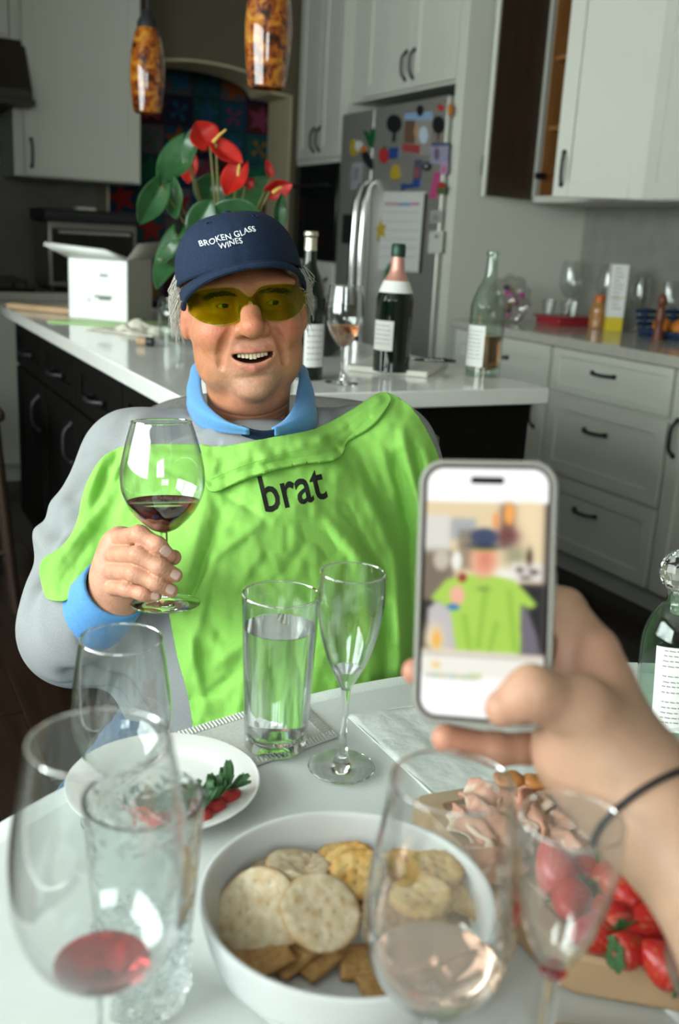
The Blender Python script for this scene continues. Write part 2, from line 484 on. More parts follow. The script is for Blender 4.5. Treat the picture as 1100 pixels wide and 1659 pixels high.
# ------------------------------------------------------------------ joinery helpers
def slab(mb, O, U, N, u0, u1, v0, v1, d0, d1):
    O = Vector(O); U = Vector(U); N = Vector(N); Z = Vector((0, 0, 1))
    return mb.prism([(u0, v0), (u1, v0), (u1, v1), (u0, v1)], lambda u, v, d: O + U * u + Z * v + N * d, d0, d1)
def shaker(mb, O, U, N, w, h, st=.058, t=.02, rec=.009):
    slab(mb, O, U, N, 0, st, 0, h, 0, t); slab(mb, O, U, N, w - st, w, 0, h, 0, t)
    slab(mb, O, U, N, st, w - st, 0, st, 0, t); slab(mb, O, U, N, st, w - st, h - st, h, 0, t)
    slab(mb, O, U, N, st - .002, w - st + .002, st - .002, h - st + .002, .002, t - rec)
    return mb
def pull(O, A, N, L=.11, r=.006, h=.028):
    """arched bar handle centred at O along A, standing off along N"""
    O = Vector(O); A = Vector(A).normalized(); N = Vector(N).normalized(); pts = []
    for k in range(13):
        t = k / 12 * 2 - 1
        pts.append(O + A * (t * L / 2) + N * (h * (1 - abs(t) ** 4)))
    mb = MB().tube(pts, [r * 1.25 if k in (0, 12) else r for k in range(13)], 8)
    for s in (-1, 1): mb.ball(O + A * (s * L / 2) + N * .002, r * 1.6, 10, 6)
    return mb
NX = (-1, 0, 0); UY = (0, 1, 0)
def front(T, name, O, U, N, w, h, hp=None, ha=(0, 0, 1), L=.11, st=.058, hl=None):
    d = T.part(name, shaker(MB(), O, U, N, w, h, st), M_cab, bevel=.002)
    if hp: T.part('handle', pull(Vector(hp), ha, N, L), M_black, parent=d)
    return d

# ------------------------------------------------------------------ right-hand run: base units, counter
T = Thing('drawer_unit', 'white three-drawer base unit with black bar pulls under the pale counter', 'cabinet', (2.8, 2.73, 0), True)
T.part('carcass', MB().box((2.49, 2.415, .10), (XR, 3.055, .872)).box((2.55, 2.415, 0), (XR, 3.055, .10)), M_cab, bevel=.002)
for z0, z1, hz in ((.705, .868, .80), (.395, .69, .59), (.105, .38, .285)):
    d = T.part('drawer', shaker(MB(), (2.49, 2.425, z0), UY, NX, .62, z1 - z0, .05 if z1 - z0 > .2 else .03), M_cab, bevel=.002)
    T.part('handle', pull((2.47 if z1 - z0 > .2 else 2.478, 2.765, hz if z1 - z0 < .2 else hz), UY, NX, .115), M_black, parent=d)
T = Thing('base_cabinet', 'narrow white base cabinet between the three drawers and the fridge panel', 'cabinet', (2.8, 3.4, 0), True)
T.part('carcass', MB().box((2.49, 3.06, .10), (XR, 3.745, .872)).box((2.55, 3.06, 0), (XR, 3.745, .10)), M_cab, bevel=.002)
front(T, 'drawer', (2.49, 3.07, .705), UY, NX, .66, .163, (2.476, 3.40, .79), UY)
front(T, 'door', (2.49, 3.07, .105), UY, NX, .66, .585, (2.47, 3.12, .60))
T = Thing('base_cabinet', 'white base cabinet at the right picture edge with an upright black handle', 'cabinet', (2.8, 1.9, 0), True)
T.part('carcass', MB().box((2.49, 1.50, .10), (XR, 2.41, .872)).box((2.55, 1.50, 0), (XR, 2.41, .10)), M_cab, bevel=.002)
front(T, 'door', (2.49, 1.965, .105), UY, NX, .44, .76, (2.47, 2.375, .645), L=.12)
front(T, 'door', (2.49, 1.51, .105), UY, NX, .44, .76, (2.47, 1.55, .645), L=.12)
solo('counter_top', 'pale stone worktop along the right wall with toffee-like clutter on it'.replace(' with toffee-like clutter on it', ' above the white drawers'), 'worktop', MB().box((2.455, 1.48, .872), (XR, 3.75, .91)), M_counter, (2.8, 2.6, .872), True, bevel=.004)
struct('backsplash', MB().box((XR - .012, 1.4, .91), (XR, 3.75, 1.42)), M_tile)
bpy.data.objects['backsplash'].name = 'trim_2'

# upper cabinet with both doors open: left door 72 degrees, right door 45 degrees
T = Thing('wall_cabinet', 'white wall cabinet standing open with warm brown wood inside', 'cabinet', (3.0, 3.4, 1.42), True)
b = MB(); b.box((2.84, 3.045, 1.42), (XR, 3.74, 1.44)); b.box((2.84, 3.045, 2.53), (XR, 3.74, 2.55))
T.part('carcass', b.box((2.82, 3.045, 1.42), (XR, 3.063, 2.55)).box((2.82, 3.722, 1.42), (XR, 3.74, 2.55)), M_cab, bevel=.0015)
b = MB().box((3.12, 3.063, 1.44), (XR - .005, 3.722, 2.53)).box((2.84, 3.063, 1.44), (3.13, 3.069, 2.53)).box((2.84, 3.716, 1.44), (3.13, 3.722, 2.53)).box((2.84, 3.063, 1.4395), (3.13, 3.722, 1.446))
T.part('lining', b, M_cabin, label='brown wood lining')
for z in (1.72, 2.0, 2.28): T.part('shelf', MB().box((2.85, 3.07, z), (3.12, 3.715, z + .018)), M_cabin, label='brown wood shelf', bevel=.001)
T.part('face_frame', MB().box((2.815, 3.722, 1.42), (2.84, 3.745, 2.55)).box((2.815, 3.04, 1.42), (2.84, 3.07, 2.55)).box((2.815, 3.04, 1.42), (2.84, 3.745, 1.448)), M_cab, bevel=.0015)
al, wd = R(72), .345
U = Vector((-math.sin(al), -math.cos(al), 0)); N = Vector((-math.cos(al), math.sin(al), 0))
d = T.part('door', shaker(MB(), Vector((2.82, 3.74, 1.425)), U, N, wd, 1.12), M_cab, bevel=.002)
T.part('door_lining', slab(MB(), Vector((2.82, 3.74, 1.425)), U, N, .012, wd - .010, .004, 1.116, -.004, .003), M_doorin, parent=d, label='dark brown inner face of the door')
T.part('handle', pull(Vector((2.82, 3.74, 1.55)) + U * .31 + N * .02, (0, 0, 1), N, .12), M_black, parent=d)
for z in (1.52, 2.4): T.part('hinge', MB().box((2.81, 3.70, z), (2.85, 3.722, z + .025)), M_black, label='small dark hinge')
al = R(42)
U = Vector((-math.sin(al), math.cos(al), 0)); N = Vector((-math.cos(al), -math.sin(al), 0))
d = T.part('door', shaker(MB(), Vector((2.82, 3.045, 1.425)), U, N, wd, 1.12), M_cab, bevel=.002)
T.part('handle', pull(Vector((2.82, 3.045, 1.53)) + U * .315 + N * .02, (0, 0, 1), N, .12), M_black, parent=d)
T.part('hinge', MB().box((2.81, 3.06, 1.52), (2.85, 3.075, 1.545)), M_black, label='small dark hinge')
T = Thing('wall_cabinet', 'closed white wall cabinet at the upper right edge beside the open one', 'cabinet', (3.0, 2.5, 1.42), True)
T.part('carcass', MB().box((2.82, 2.10, 1.42), (XR, 3.04, 2.55)), M_cab, bevel=.002)
front(T, 'door', (2.82, 2.575, 1.425), UY, NX, .455, 1.12, (2.80, 2.60, 1.54)); front(T, 'door', (2.82, 2.11, 1.425), UY, NX, .455, 1.12, (2.80, 2.54, 1.54))

# ------------------------------------------------------------------ fridge bay
struct('fridge_panel', MB().box((2.45, 3.79, 0), (XR, 3.855, ZC)), M_cab, bevel=.002)
pn = bpy.data.objects['fridge_panel']; pn.name = 'trim_3'; del pn['kind']; pn['label'] = 'tall pale end panel to the right of the fridge'; pn['category'] = 'panel'; pn.name = 'end_panel'
T = Thing('bridge_cabinet', 'white two-door cabinet above the steel fridge with paired black handles', 'cabinet', (2.8, 4.3, 1.89), True)
T.part('carcass', MB().box((2.47, 3.857, 1.888), (XR, 4.867, ZC)), M_cab, bevel=.002)
front(T, 'door', (2.47, 3.865, 1.90), UY, NX, .385, .64, (2.45, 4.215, 2.00), L=.12); front(T, 'door', (2.47, 4.255, 1.90), UY, NX, .445, .64, (2.45, 4.285, 2.00), L=.12)
T = Thing('refrigerator', 'stainless side-by-side refrigerator covered in magnets and pictures', 'fridge', (2.8, 4.4, 0), True)
T.part('body', MB().box((2.50, 3.90, .02), (3.12, 4.86, 1.81)), M_steelside, bevel=.004, label='dark grey fridge casing')
dr = T.part('door', MB().box((2.425, 3.865, .12), (2.495, 4.512, 1.835)), M_steel, bevel=.008, segs=3)
dl = T.part('door', MB().box((2.425, 4.524, .12), (2.495, 4.862, 1.835)), M_steel, bevel=.008, segs=3)
T.part('grille', MB().box((2.46, 3.89, .02), (2.50, 4.85, .11)), M_rubber)
for d, y in ((dr, 4.475), (dl, 4.561)):
    pts = [(2.425, y, 1.50), (2.395, y, 1.48), (2.372, y, 1.40), (2.366, y, 1.2), (2.366, y, 1.0), (2.372, y, .78), (2.395, y, .70), (2.425, y, .68)]
    T.part('handle', MB().tube(pts, [.012, .013, .014, .014, .014, .014, .013, .012], 12), M_chrome, parent=d, label='long bright chrome handle')
b = T.part('dispenser', MB().box((2.418, 4.66, 1.20), (2.43, 4.79, 1.345)), M_rubber, parent=dl, label='black water dispenser recess', bevel=.003)

# tall oven cabinet
T = Thing('oven_tower', 'tall white cabinet left of the fridge with a black built-in oven', 'cabinet', (2.8, 5.15, 0), True)
T.part('carcass', MB().box((2.445, 4.87, 0), (XR, 5.445, ZC))  , M_cab, bevel=.002)
front(T, 'door', (2.445, 4.885, 1.635), UY, NX, .26, .90, (2.425, 5.115, 1.73), L=.12)
front(T, 'door', (2.445, 5.155, 1.635), UY, NX, .26, .90, (2.425, 5.185, 1.73), L=.12)
ov = T.part('oven', MB().box((2.425, 4.885, 1.10), (2.46, 5.42, 1.605)), M_blackglass, bevel=.004, label='black glass oven')
T.part('oven_handle', MB().tube([(2.39, 4.93, 1.49), (2.39, 5.38, 1.49)], .009, 10).tube([(2.43, 4.95, 1.49), (2.39, 4.95, 1.49)], .007, 8).tube([(2.43, 5.36, 1.49), (2.39, 5.36, 1.49)], .007, 8), M_rubber, parent=ov)
front(T, 'drawer', (2.445, 4.885, .80), UY, NX, .535, .285, (2.425, 4.96, .965), (0, 0, 1), L=.09, st=.045)
front(T, 'drawer', (2.445, 4.885, .12), UY, NX, .535, .66, (2.425, 5.15, .62), UY)

# ------------------------------------------------------------------ far wall: uppers, hood, base run
NY = (0, -1, 0); UX = (1, 0, 0)
T = Thing('wall_cabinet', 'tall white wall cabinet left of the arched opening', 'cabinet', (1.14, 5.28, 1.43), True)
T.part('carcass', MB().box((.838, 5.10, 1.43), (1.443, YF, ZC)), M_cab, bevel=.002)
front(T, 'door', (.885, 5.10, 1.437), UX, NY, .548, 1.1, (.915, 5.08, 1.535), L=.12)
T = Thing('wall_cabinet', 'white wall cabinet in the upper left corner over the hood', 'cabinet', (.4, 5.28, 1.95), True)
T.part('carcass', MB().box((-.1, 5.10, 2.02), (.834, YF, ZC)), M_cab, bevel=.002)
front(T, 'door', (.37, 5.10, 2.03), UX, NY, .455, .51, (.40, 5.08, 2.09)); front(T, 'door', (-.09, 5.10, 2.03), UX, NY, .455, .51, (.33, 5.08, 2.09))
T = Thing('range_hood', 'dark brown range hood at the upper left edge', 'hood', (.45, 5.2, 1.72), True)
hb = MB(); prof = [(4.93, 1.75), (4.93, 1.79), (5.10, 2.02), (YF, 2.02), (YF, 1.75)]
M_hood = mat('hood_bronze', (.035, .026, .018), .45)
hb.prism(prof, lambda u, v, d: (d, u, v), .02, .9)
T.part('canopy', hb, M_hood, bevel=.004)
T.part('lip', MB().box((.01, 4.92, 1.725), (.91, YF, 1.752)), M_hood, bevel=.003)
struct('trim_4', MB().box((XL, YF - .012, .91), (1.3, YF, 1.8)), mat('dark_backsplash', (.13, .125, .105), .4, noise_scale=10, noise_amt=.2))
T = Thing('base_cabinet', 'shaded base cabinets under the hood behind the island', 'cabinet', (.5, 5.15, 0), True)
T.part('carcass', MB().box((-.6, 4.84, .1), (1.34, YF - .01, .872)).box((-.6, 4.92, 0), (1.34, YF, .1)), M_cab)
for k in range(4): front(T, 'door', (-.59 + k * .482, 4.84, .11), UX, NY, .474, .75, (-.54 + k * .482, 4.82, .75))
solo('counter_top', 'stone worktop along the far wall under the hood', 'worktop', MB().box((-.62, 4.80, .872), (1.36, YF - .01, .91)), M_counter, (.4, 5.1, .872), True, bevel=.004)
T = Thing('toaster_oven', 'steel countertop oven with a dark glass front on the far worktop', 'oven', (1.17, 5.12, .91), True)
T.part('casing', MB().box((.955, 4.96, .93), (1.385, 5.34, 1.235)), mat('dull_steel', (.22, .21, .19), .35, metal=.7), bevel=.012, segs=3)
dd = T.part('door', MB().box((.975, 4.945, .955), (1.365, 4.962, 1.20)), M_blackglass, bevel=.003, label='dark glass door')
T.part('handle', MB().tube([(1.0, 4.92, 1.185), (1.34, 4.92, 1.185)], .008, 10).tube([(1.02, 4.95, 1.185), (1.02, 4.92, 1.185)], .006, 8).tube([(1.32, 4.95, 1.185), (1.32, 4.92, 1.185)], .006, 8), M_steel, parent=dd)
for x in (.98, 1.36):
    for y in (5.0, 5.3): T.part('foot', MB().lathe([(0, .91), (.015, .91), (.012, .932), (0, .932)], 12, (x, y, 0)), M_rubber)
T = Thing('baking_tray', 'black baking tray lying on top of the countertop oven', 'tray', (1.17, 5.14, 1.235), True)
T.part('pan', MB().box((.94, 4.95, 1.238), (1.40, 5.32, 1.25)).box((.94, 4.95, 1.25), (.95, 5.32, 1.285)).box((1.39, 4.95, 1.25), (1.40, 5.32, 1.285)).box((.94, 4.95, 1.25), (1.40, 4.96, 1.285)).box((.94, 5.31, 1.25), (1.40, 5.32, 1.285)), M_rubber, bevel=.003)
T.part('rim', MB().tube([(.94, 4.95, 1.285), (1.40, 4.95, 1.285), (1.40, 5.32, 1.285), (.94, 5.32, 1.285), (.94, 4.95, 1.285)], .006, 8), M_rubber)
T = Thing('butter_dish', 'small white dish on the black tray above the countertop oven', 'dish', (1.16, 5.1, 1.25), True)
T.part('base', MB().box((1.10, 5.03, 1.25), (1.22, 5.13, 1.27)), M_cab, bevel=.006, segs=3)
T.part('lid', MB().box((1.11, 5.04, 1.27), (1.21, 5.12, 1.305)), M_cab, bevel=.012, segs=3)
T = Thing('cooktop', 'black gas cooktop with iron grates at the left picture edge', 'cooktop', (.45, 5.1, .91), True)
T.part('plate', MB().box((.05, 4.86, .911), (.88, 5.38, .925)), M_blackglass, bevel=.004)
for cx in (.25, .68):
    g = MB()
    for k in range(4):
        g.box((cx - .17, 4.92 + k * .12, .945), (cx + .17, 4.932 + k * .12, .957))
    for k in range(3): g.box((cx - .17 + k * .164, 4.92, .945), (cx - .158 + k * .164, 5.292, .957))
    for sx in (-.165, .16):
        for sy in (4.925, 5.28): g.box((cx + sx, sy, .92), (cx + sx + .012, sy + .012, .95))
    T.part('grate', g, M_black)
    T.part('burner', MB().lathe([(0, .925), (.05, .925), (.045, .94), (0, .942)], 20, (cx, 5.1, 0)), M_rubber)

# ------------------------------------------------------------------ quilt in the hall behind the arch
M_patch = [mat('quilt_cotton_%d' % i, c, .9, noise_scale=60, noise_amt=.35) for i, c in enumerate([
    (0.022, 0.111, 0.189), (0.111, 0.022, 0.022), (0.032, 0.032, 0.078), (0.022, 0.133, 0.133), (0.155, 0.133, 0.145), (0.066, 0.032, 0.088), (0.221, 0.177, 0.221), (0.017, 0.056, 0.155)])]
M_star = [mat('quilt_star_%d' % i, c, .9, noise_scale=60, noise_amt=.3) for i, c in enumerate([
    (0.464, 0.111, 0.022), (0.022, 0.221, 0.099), (0.442, 0.243, 0.032), (0.442, 0.032, 0.032), (0.032, 0.167, 0.332), (0.386, 0.066, 0.133)])]
T = Thing('patchwork_quilt', 'dark patchwork quilt with coloured star blocks hanging behind the arch', 'quilt', (2.1, 6.3, .6), True)
T.part('backing', MB().box((1.40, 6.31, .72), (2.82, 6.325, 2.24)), M_patch[2], bevel=.003)
rq = random.Random(8); PW = .178
def star(cx, cz, r, y0, y1, rot, k=.48):
    o = []
    for i in range(10):
        a = PI / 2 + rot + i * PI / 5; q = r if i % 2 == 0 else r * k
        o.append((cx + q * math.cos(a), cz + q * math.sin(a)))
    return MB().prism(o, lambda u, v, d: (u, d, v), y0, y1)
for i in range(8):
    for j in range(8):
        x = 1.40 + i * PW; z = .77 + j * PW
        kind = rq.randrange(8)
        m = MB().grid(lambda u, v: (x + .004 + u * (PW - .008), 6.308 - .008 * (1 - (2 * u - 1) ** 4) * (1 - (2 * v - 1) ** 4), z + .004 + v * (PW - .008)), 6, 6)
        p = T.part('patch', m, M_patch[(kind + (i * 3 + j * 5) % 8) % 8])
        if (i + j) % 2 == 0:
            T.part('star', star(x + PW / 2, z + PW / 2, .085 + rq.random() * .012, 6.293, 6.306, rq.uniform(-.3, .3)), M_star[rq.randrange(6)], parent=p)
        else:
            q = MB()
            for s in range(4):
                a = s * PI / 2 + rq.random() * .3
                q.prism([(x + PW / 2 + .06 * math.cos(a + t), z + PW / 2 + .06 * math.sin(a + t)) if t else (x + PW / 2, z + PW / 2) for t in (0, .3, .8)], lambda u, v, d: (u, d, v), 6.295, 6.306)
            T.part('pinwheel', q, M_star[rq.randrange(6)], parent=p)

# ------------------------------------------------------------------ island
IX0, IX1, IY0, IY1 = .60, 1.50, 1.85, 4.05
solo('island_top', 'white quartz island top with a wet-looking sheen', 'worktop', MB().box((IX0, IY0, .872), (IX1, IY1, .91)), M_quartz, (1.05, 2.9, .872), True, bevel=.003)
T = Thing('kitchen_island', 'black island base under the white quartz top', 'island', (1.05, 2.9, 0), True)
T.part('carcass', MB().box((.66, 1.90, .1), (1.475, 4.0, .872)).box((.72, 1.97, 0), (1.42, 3.95, .1)), M_dark, bevel=.002)
def dfront(O, U, N, w, h, hp, ha):
    d = T.part('drawer' if ha[2] == 0 else 'door', shaker(MB(), O, U, N, w, h, .05), M_dark, bevel=.002)
    T.part('handle', pull(hp, ha, N, .12), M_black, parent=d)
M_black2 = M_black
for k in range(4):
    y = 1.92 + k * .52
    dfront((.66, y, .70), (0, 1, 0), NX, .505, .16, (.64, y + .25, .765), UY)
    dfront((.66, y, .11), (0, 1, 0), NX, .505, .58, (.64, y + .05, .58), (0, 0, 1))
T.part('end_panel', MB().box((.66, 1.885, .1), (1.475, 1.90, .872)), M_dark, bevel=.002)

# pendants over the island
def glass_mottle():
    m = mat('amber_art_glass', (.5, .2, .02), .08, coat=.6)
    nt = m.node_tree; b = nt.nodes['Principled BSDF']
    tc = nt.nodes.new('ShaderNodeTexCoord')
    n1 = nt.nodes.new('ShaderNodeTexNoise'); n1.inputs['Scale'].default_value = 26; n1.inputs['Detail'].default_value = 5; n1.inputs['Distortion'].default_value = 1.2
    r1 = nt.nodes.new('ShaderNodeValToRGB'); e = r1.color_ramp.elements
    e[0].position = .34; e[0].color = (.010, .003, .0015, 1); e[1].position = .70; e[1].color = (.50, .23, .025, 1)
    for p, c in ((.42, (.10, .018, .004, 1)), (.50, (.27, .062, .006, 1)), (.57, (.36, .12, .010, 1))):
        q = e.new(p); q.color = c
    nt.links.new(tc.outputs['Object'], n1.inputs['Vector']); nt.links.new(n1.outputs['Fac'], r1.inputs['Fac'])
    nt.links.new(r1.outputs['Color'], b.inputs['Base Color'])
    return m
M_amber = glass_mottle()
def pendant(x, y, zb, label):
    T = Thing('pendant_lamp', label, 'lamp', (x, y, zb), True)
    h = .29
    pr = [(.040, 0), (.047, .004), (.053, .05), (.058, .10), (.059, .14), (.055, .19), (.046, .235), (.037, .262), (.030, .272), (.028, .268), (.034, .258), (.043, .232), (.052, .188), (.056, .14), (.055, .10), (.050, .05), (.044, .006), (.040, .0)]
    T.part('lamp_shade', MB().lathe(pr, 40, (x, y, zb)), M_amber, label='mottled amber glass shade')
    T.part('cap', MB().lathe([(0, .262), (.034, .262), (.033, .285), (.022, .305), (.012, .325), (0, .325)], 24, (x, y, zb)), M_rubber, label='black metal cap')
    T.part('cord', MB().tube([(x, y, zb + .32), (x, y, ZC - .02)], .004, 8), M_rubber)
    T.part('canopy', MB().lathe([(0, ZC - .025), (.05, ZC - .025), (.06, ZC - .002), (0, ZC - .002)], 24, (x, y, 0)), M_rubber)
pendant(1.03, 2.50, 1.575, 'amber mottled glass pendant nearer the fridge, cropped by the top edge')
pendant(1.03, 3.56, 1.60, 'amber mottled glass pendant on a dark cord in front of the left cabinet')

# stool on the island's dark side
M_stool = mat('dark_stool_wood', (.03, .017, .01), .4)
def stool(x, y, label):
    T = Thing('bar_stool', label, 'stool', (x, y, 0), True)
    T.part('seat', MB().box((x - .19, y - .19, .62), (x + .19, y + .19, .66)), M_stool, bevel=.015, segs=3)
    for sx in (-1, 1):
        for sy in (-1, 1):
            T.part('leg', MB().tube([(x + sx * .20, y + sy * .20, 0), (x + sx * .155, y + sy * .155, .63)], [.017, .021], 10), M_stool)
    for s in (-1, 1):
        T.part('rung', MB().tube([(x - .185, y + s * .185, .2), (x + .185, y + s * .185, .2)], .011, 8), M_stool)
        T.part('rung', MB().tube([(x + s * .178, y - .178, .3), (x + s * .178, y + .178, .3)], .011, 8), M_stool)
stool(.28, 3.35, 'dark wooden bar stool in the shade at the left of the island')
# ================================================================== the table and what stands on it
def Pz(px, py, z):
    """point at height z on the line of sight of pixel px, py"""
    d = P(px, py, 1.0) - CAM
    return CAM + d * ((z - CAM.z) / d.z)
TZ = .74
M_cloth = mat('white_table_linen', (.60, .625, .605), .85, noise_scale=18, noise_amt=.05, bump=.12, bump_scale=700)
M_mat = mat('woven_placemat', (.58, .59, .55), .95, noise_scale=400, noise_amt=.18, bump=.2, bump_scale=900)
M_runner = mat('crinkled_white_linen', (.70, .725, .70), .85, noise_scale=50, noise_amt=.05, bump=.6, bump_scale=60)
M_glass = mat('clear_glass', (.97, .99, .98), .0, trans=1, ior=1.46)
M_thin = thin_glass('thin_clear_glass', (.965, .975, .972), 2.0, low=.004)
M_wine = mat('red_wine', (.20, .016, .006), .0, trans=1, ior=1.34)
M_rose = mat('rose_wine', (.86, .46, .32), .0, trans=1, ior=1.34)
M_blush = mat('pale_rose_wine', (.93, .66, .55), .0, trans=1, ior=1.34)
M_dreg = mat('thin_red_wine', (.50, .045, .05), .0, trans=1, ior=1.34)
M_water = mat('water', (.97, .99, .99), .0, trans=1, ior=1.33)
M_china = mat('white_glazed_china', (.80, .80, .78), .12, coat=.4)
M_stone = mat('matte_white_stoneware', (.56, .57, .57), .35, noise_scale=30, noise_amt=.03)
M_wood = mat('maple_board', (.50, .33, .19), .5, noise_scale=7, noise_amt=.35, stretch=(1, 1, 1), bump=.05)
M_wood2 = mat('pale_board', (.52, .36, .20), .5, noise_scale=8, noise_amt=.35)
M_label = mat('paper_label', (.78, .78, .74), .6)
M_ink = mat('black_print', (.008, .010, .006), .7)
M_inkgrey = mat('grey_print', (.18, .18, .18), .7)

TC = Vector((.425, .350, 0)); TR = .792
T = Thing('dining_table', 'round dining table under a white cloth in the foreground', 'table', (TC.x, TC.y, 0))
T.part('table_top', MB().lathe([(0, .70), (.74, .70), (.76, .71), (.76, .725), (.74, .733), (0, .733)], 96, TC), M_stool)
T.part('pedestal', MB().lathe([(0, .03), (.30, .03), (.28, .06), (.07, .12), (.055, .35), (.08, .62), (.20, .70), (0, .70)], 32, TC), M_stool)
for k in range(4):
    a = PI / 4 + k * PI / 2
    T.part('foot', MB().tube([(TC.x, TC.y, .07), (TC.x + .28 * math.cos(a), TC.y + .28 * math.sin(a), .05), (TC.x + .42 * math.cos(a), TC.y + .42 * math.sin(a), .025)], [.05, .04, .025], 10), M_stool)
def clothf(r, z, a):
    if z > .738: return r, z
    k = (.739 - z) / .1
    return r + .012 * k * math.sin(a * 22), z
prf = [(0, .7400)] + [(TR * k / 24, .7400) for k in range(1, 24)] + [(TR - .008, .7396), (TR - .002, .737), (TR, .732), (TR + .002, .70), (TR + .004, .66), (TR + .006, .62)]
T = Thing('tablecloth', 'white linen cloth with a ribbed hem spread over the round table', 'tablecloth', (TC.x, TC.y, TZ))
T.part('cloth', MB().lathe(prf, 144, TC, f=clothf), M_cloth, sharp=60)
hem = MB()
N_ = 2000
for k in range(N_):
    a = 2 * PI * k / N_
    ca, sa = math.cos(a), math.sin(a)
    if TC.y + TR * sa < .45: continue
    hem.tube([(TC.x + r_ * ca, TC.y + r_ * sa, .7392) for r_ in (TR - .028, TR - .008)], .0011, 4, caps=False)
h_ = T.part('hem', hem, M_cloth); h_['kind'] = 'stuff'

# placemat under the tall glasses: woven sheet with a corded edge
def sheet(name, label, cat, corners, m, z0, th, hemw=.012, ribs=True, amp=0, seed=0):
    T = Thing(name, label, cat, (corners[0].x, corners[0].y, z0))
    A, B, C_, D_ = [Vector(c) for c in corners]
    nz = lambda u, v: amp * noise.noise(Vector((u * 9 + seed, v * 7, seed))) + amp * .7 * noise.noise(Vector((u * 26, v * 22 + seed, 3)))
    def fn(u, v):
        p = A.lerp(B, u).lerp(D_.lerp(C_, u), v)
        return Vector((p.x, p.y, z0 + th + max(-th * .6, nz(u, v))))
    T.part('weave', MB().grid(fn, 60, 60), m, solid=th * .8)
    mb = MB()
    for a, b, inn in ((A, B, D_ - A), (B, C_, A - B), (C_, D_, B - C_), (D_, A, B - A)):
        L = (b - a).length; n = int(L / (.004 if ribs else .05)); i_ = inn.normalized() * hemw
        if ribs:
            for k in range(n + 1):
                p = a.lerp(b, k / n)
                mb.tube([(p.x, p.y, z0 + th + .0008), (p.x + i_.x, p.y + i_.y, z0 + th + .0008)], .0013, 4)
        else:
            mb.tube([(a.lerp(b, k / n).x, a.lerp(b, k / n).y, z0 + th + .0004) for k in range(n + 1)], .0011, 5)
    T.part('corded_edge' if ribs else 'folded_edge', mb, m)
    return T
a, b = Pz(413, 1244, TZ), Pz(545, 1197, TZ)
u_ = (b - a).normalized(); v_ = Vector((-u_.y, u_.x, 0))
c0 = a - u_ * .075 - v_ * .0
sheet('placemat', 'off-white woven placemat with a corded edge under the water glass', 'placemat', [c0, b, b + v_ * .095 + u_ * .02, c0 + v_ * .095 + u_ * .03], M_mat, TZ, .0022)
a, b = Pz(562, 1162, TZ), Pz(700, 1290, TZ)
dn = (b - a).normalized()
sheet('table_runner', 'crinkled white linen runner across the far side of the table', 'table runner', [b + dn * .30, Pz(1180, 1290, TZ) + Vector((.1, -.2, 0)), Pz(1120, 1082, TZ), a], M_runner, TZ, .0016, ribs=False, amp=.0032, seed=2)

# ---- glasses
def M_at(loc, tilt=None):
    m = Matrix.Translation(loc)
    return m @ tilt.to_4x4() if tilt is not None else m
def spline(pts, n=7):
    out = []
    V = [Vector((r, z, 0)) for r, z in pts]
    for i in range(len(V) - 1):
        p = [V[max(i - 1, 0)], V[i], V[i + 1], V[min(i + 2, len(V) - 1)]]
        for k in range(n):
            f = k / n
            q = .5 * ((2 * p[1]) + (p[2] - p[0]) * f + (2 * p[0] - 5 * p[1] + 4 * p[2] - p[3]) * f * f + (3 * p[1] - p[0] - 3 * p[2] + p[3]) * f ** 3)
            out.append((max(q.x, 0), q.y))
    out.append(pts[-1]); return out
def stem_glass(name, label, loc, foot_r, stem_r, bowl, tilt=None, level=None, liquid=None, liq_name='wine', group=None, th=.0009, cat='glass', foot_h=.004):
    """bowl: outer profile [(r, z)] from the bowl's bottom (r small) up to the rim"""
    T = Thing(name, label, cat, group=group, M=M_at(loc, tilt))
    bp = spline(bowl)
    zb = bowl[0][1]
    inner = [(max(r - th, .0), z + (th * 2.5 if i == 0 else 0)) for i, (r, z) in enumerate(bp)]
    shell = bp + [(bp[-1][0] - th * .5, bp[-1][1] + th * .6)] + inner[::-1]
    shell[-1] = (0, inner[0][1]); 
    T.part('bowl', MB().lathe(shell, 64), M_thin)
    T.part('rim', MB().tube([((bp[-1][0] - th * .5) * math.cos(2 * PI * k / 48), (bp[-1][0] - th * .5) * math.sin(2 * PI * k / 48), bp[-1][1]) for k in range(49)], th * .85, 8, caps=False), M_glass)
    st = [(0, 0), (foot_r * .98, 0), (foot_r, .0012), (foot_r * .98, .0022), (foot_r * .6, foot_h), (foot_r * .25, foot_h + .004), (stem_r * 1.5, foot_h + .011), (stem_r, foot_h + .022), (stem_r * .95, zb * .55), (stem_r, zb - .014), (bowl[0][0] * .95, zb - .001), (bowl[0][0] * .95, zb + .0004), (0, zb + .0006)]
    T.part('stem_and_foot', MB().lathe(st, 48), M_glass)
    if level:
        ins = [(max(r - th - .0003, 0), z + (th * 2.6 if i == 0 else .0002)) for i, (r, z) in enumerate(bp)]
        lo = [q for q in ins if q[1] < level]
        nx = [q for q in ins if q[1] >= level][0]; l = lo[-1]
        f = (level - l[1]) / max(nx[1] - l[1], 1e-6); rl = l[0] + (nx[0] - l[0]) * f
        T.part(liq_name, MB().lathe([(0, lo[0][1])] + lo[1:] + [(rl, level), (rl * .97, level - .0006), (0, level - .0006)], 64), liquid)
    return T
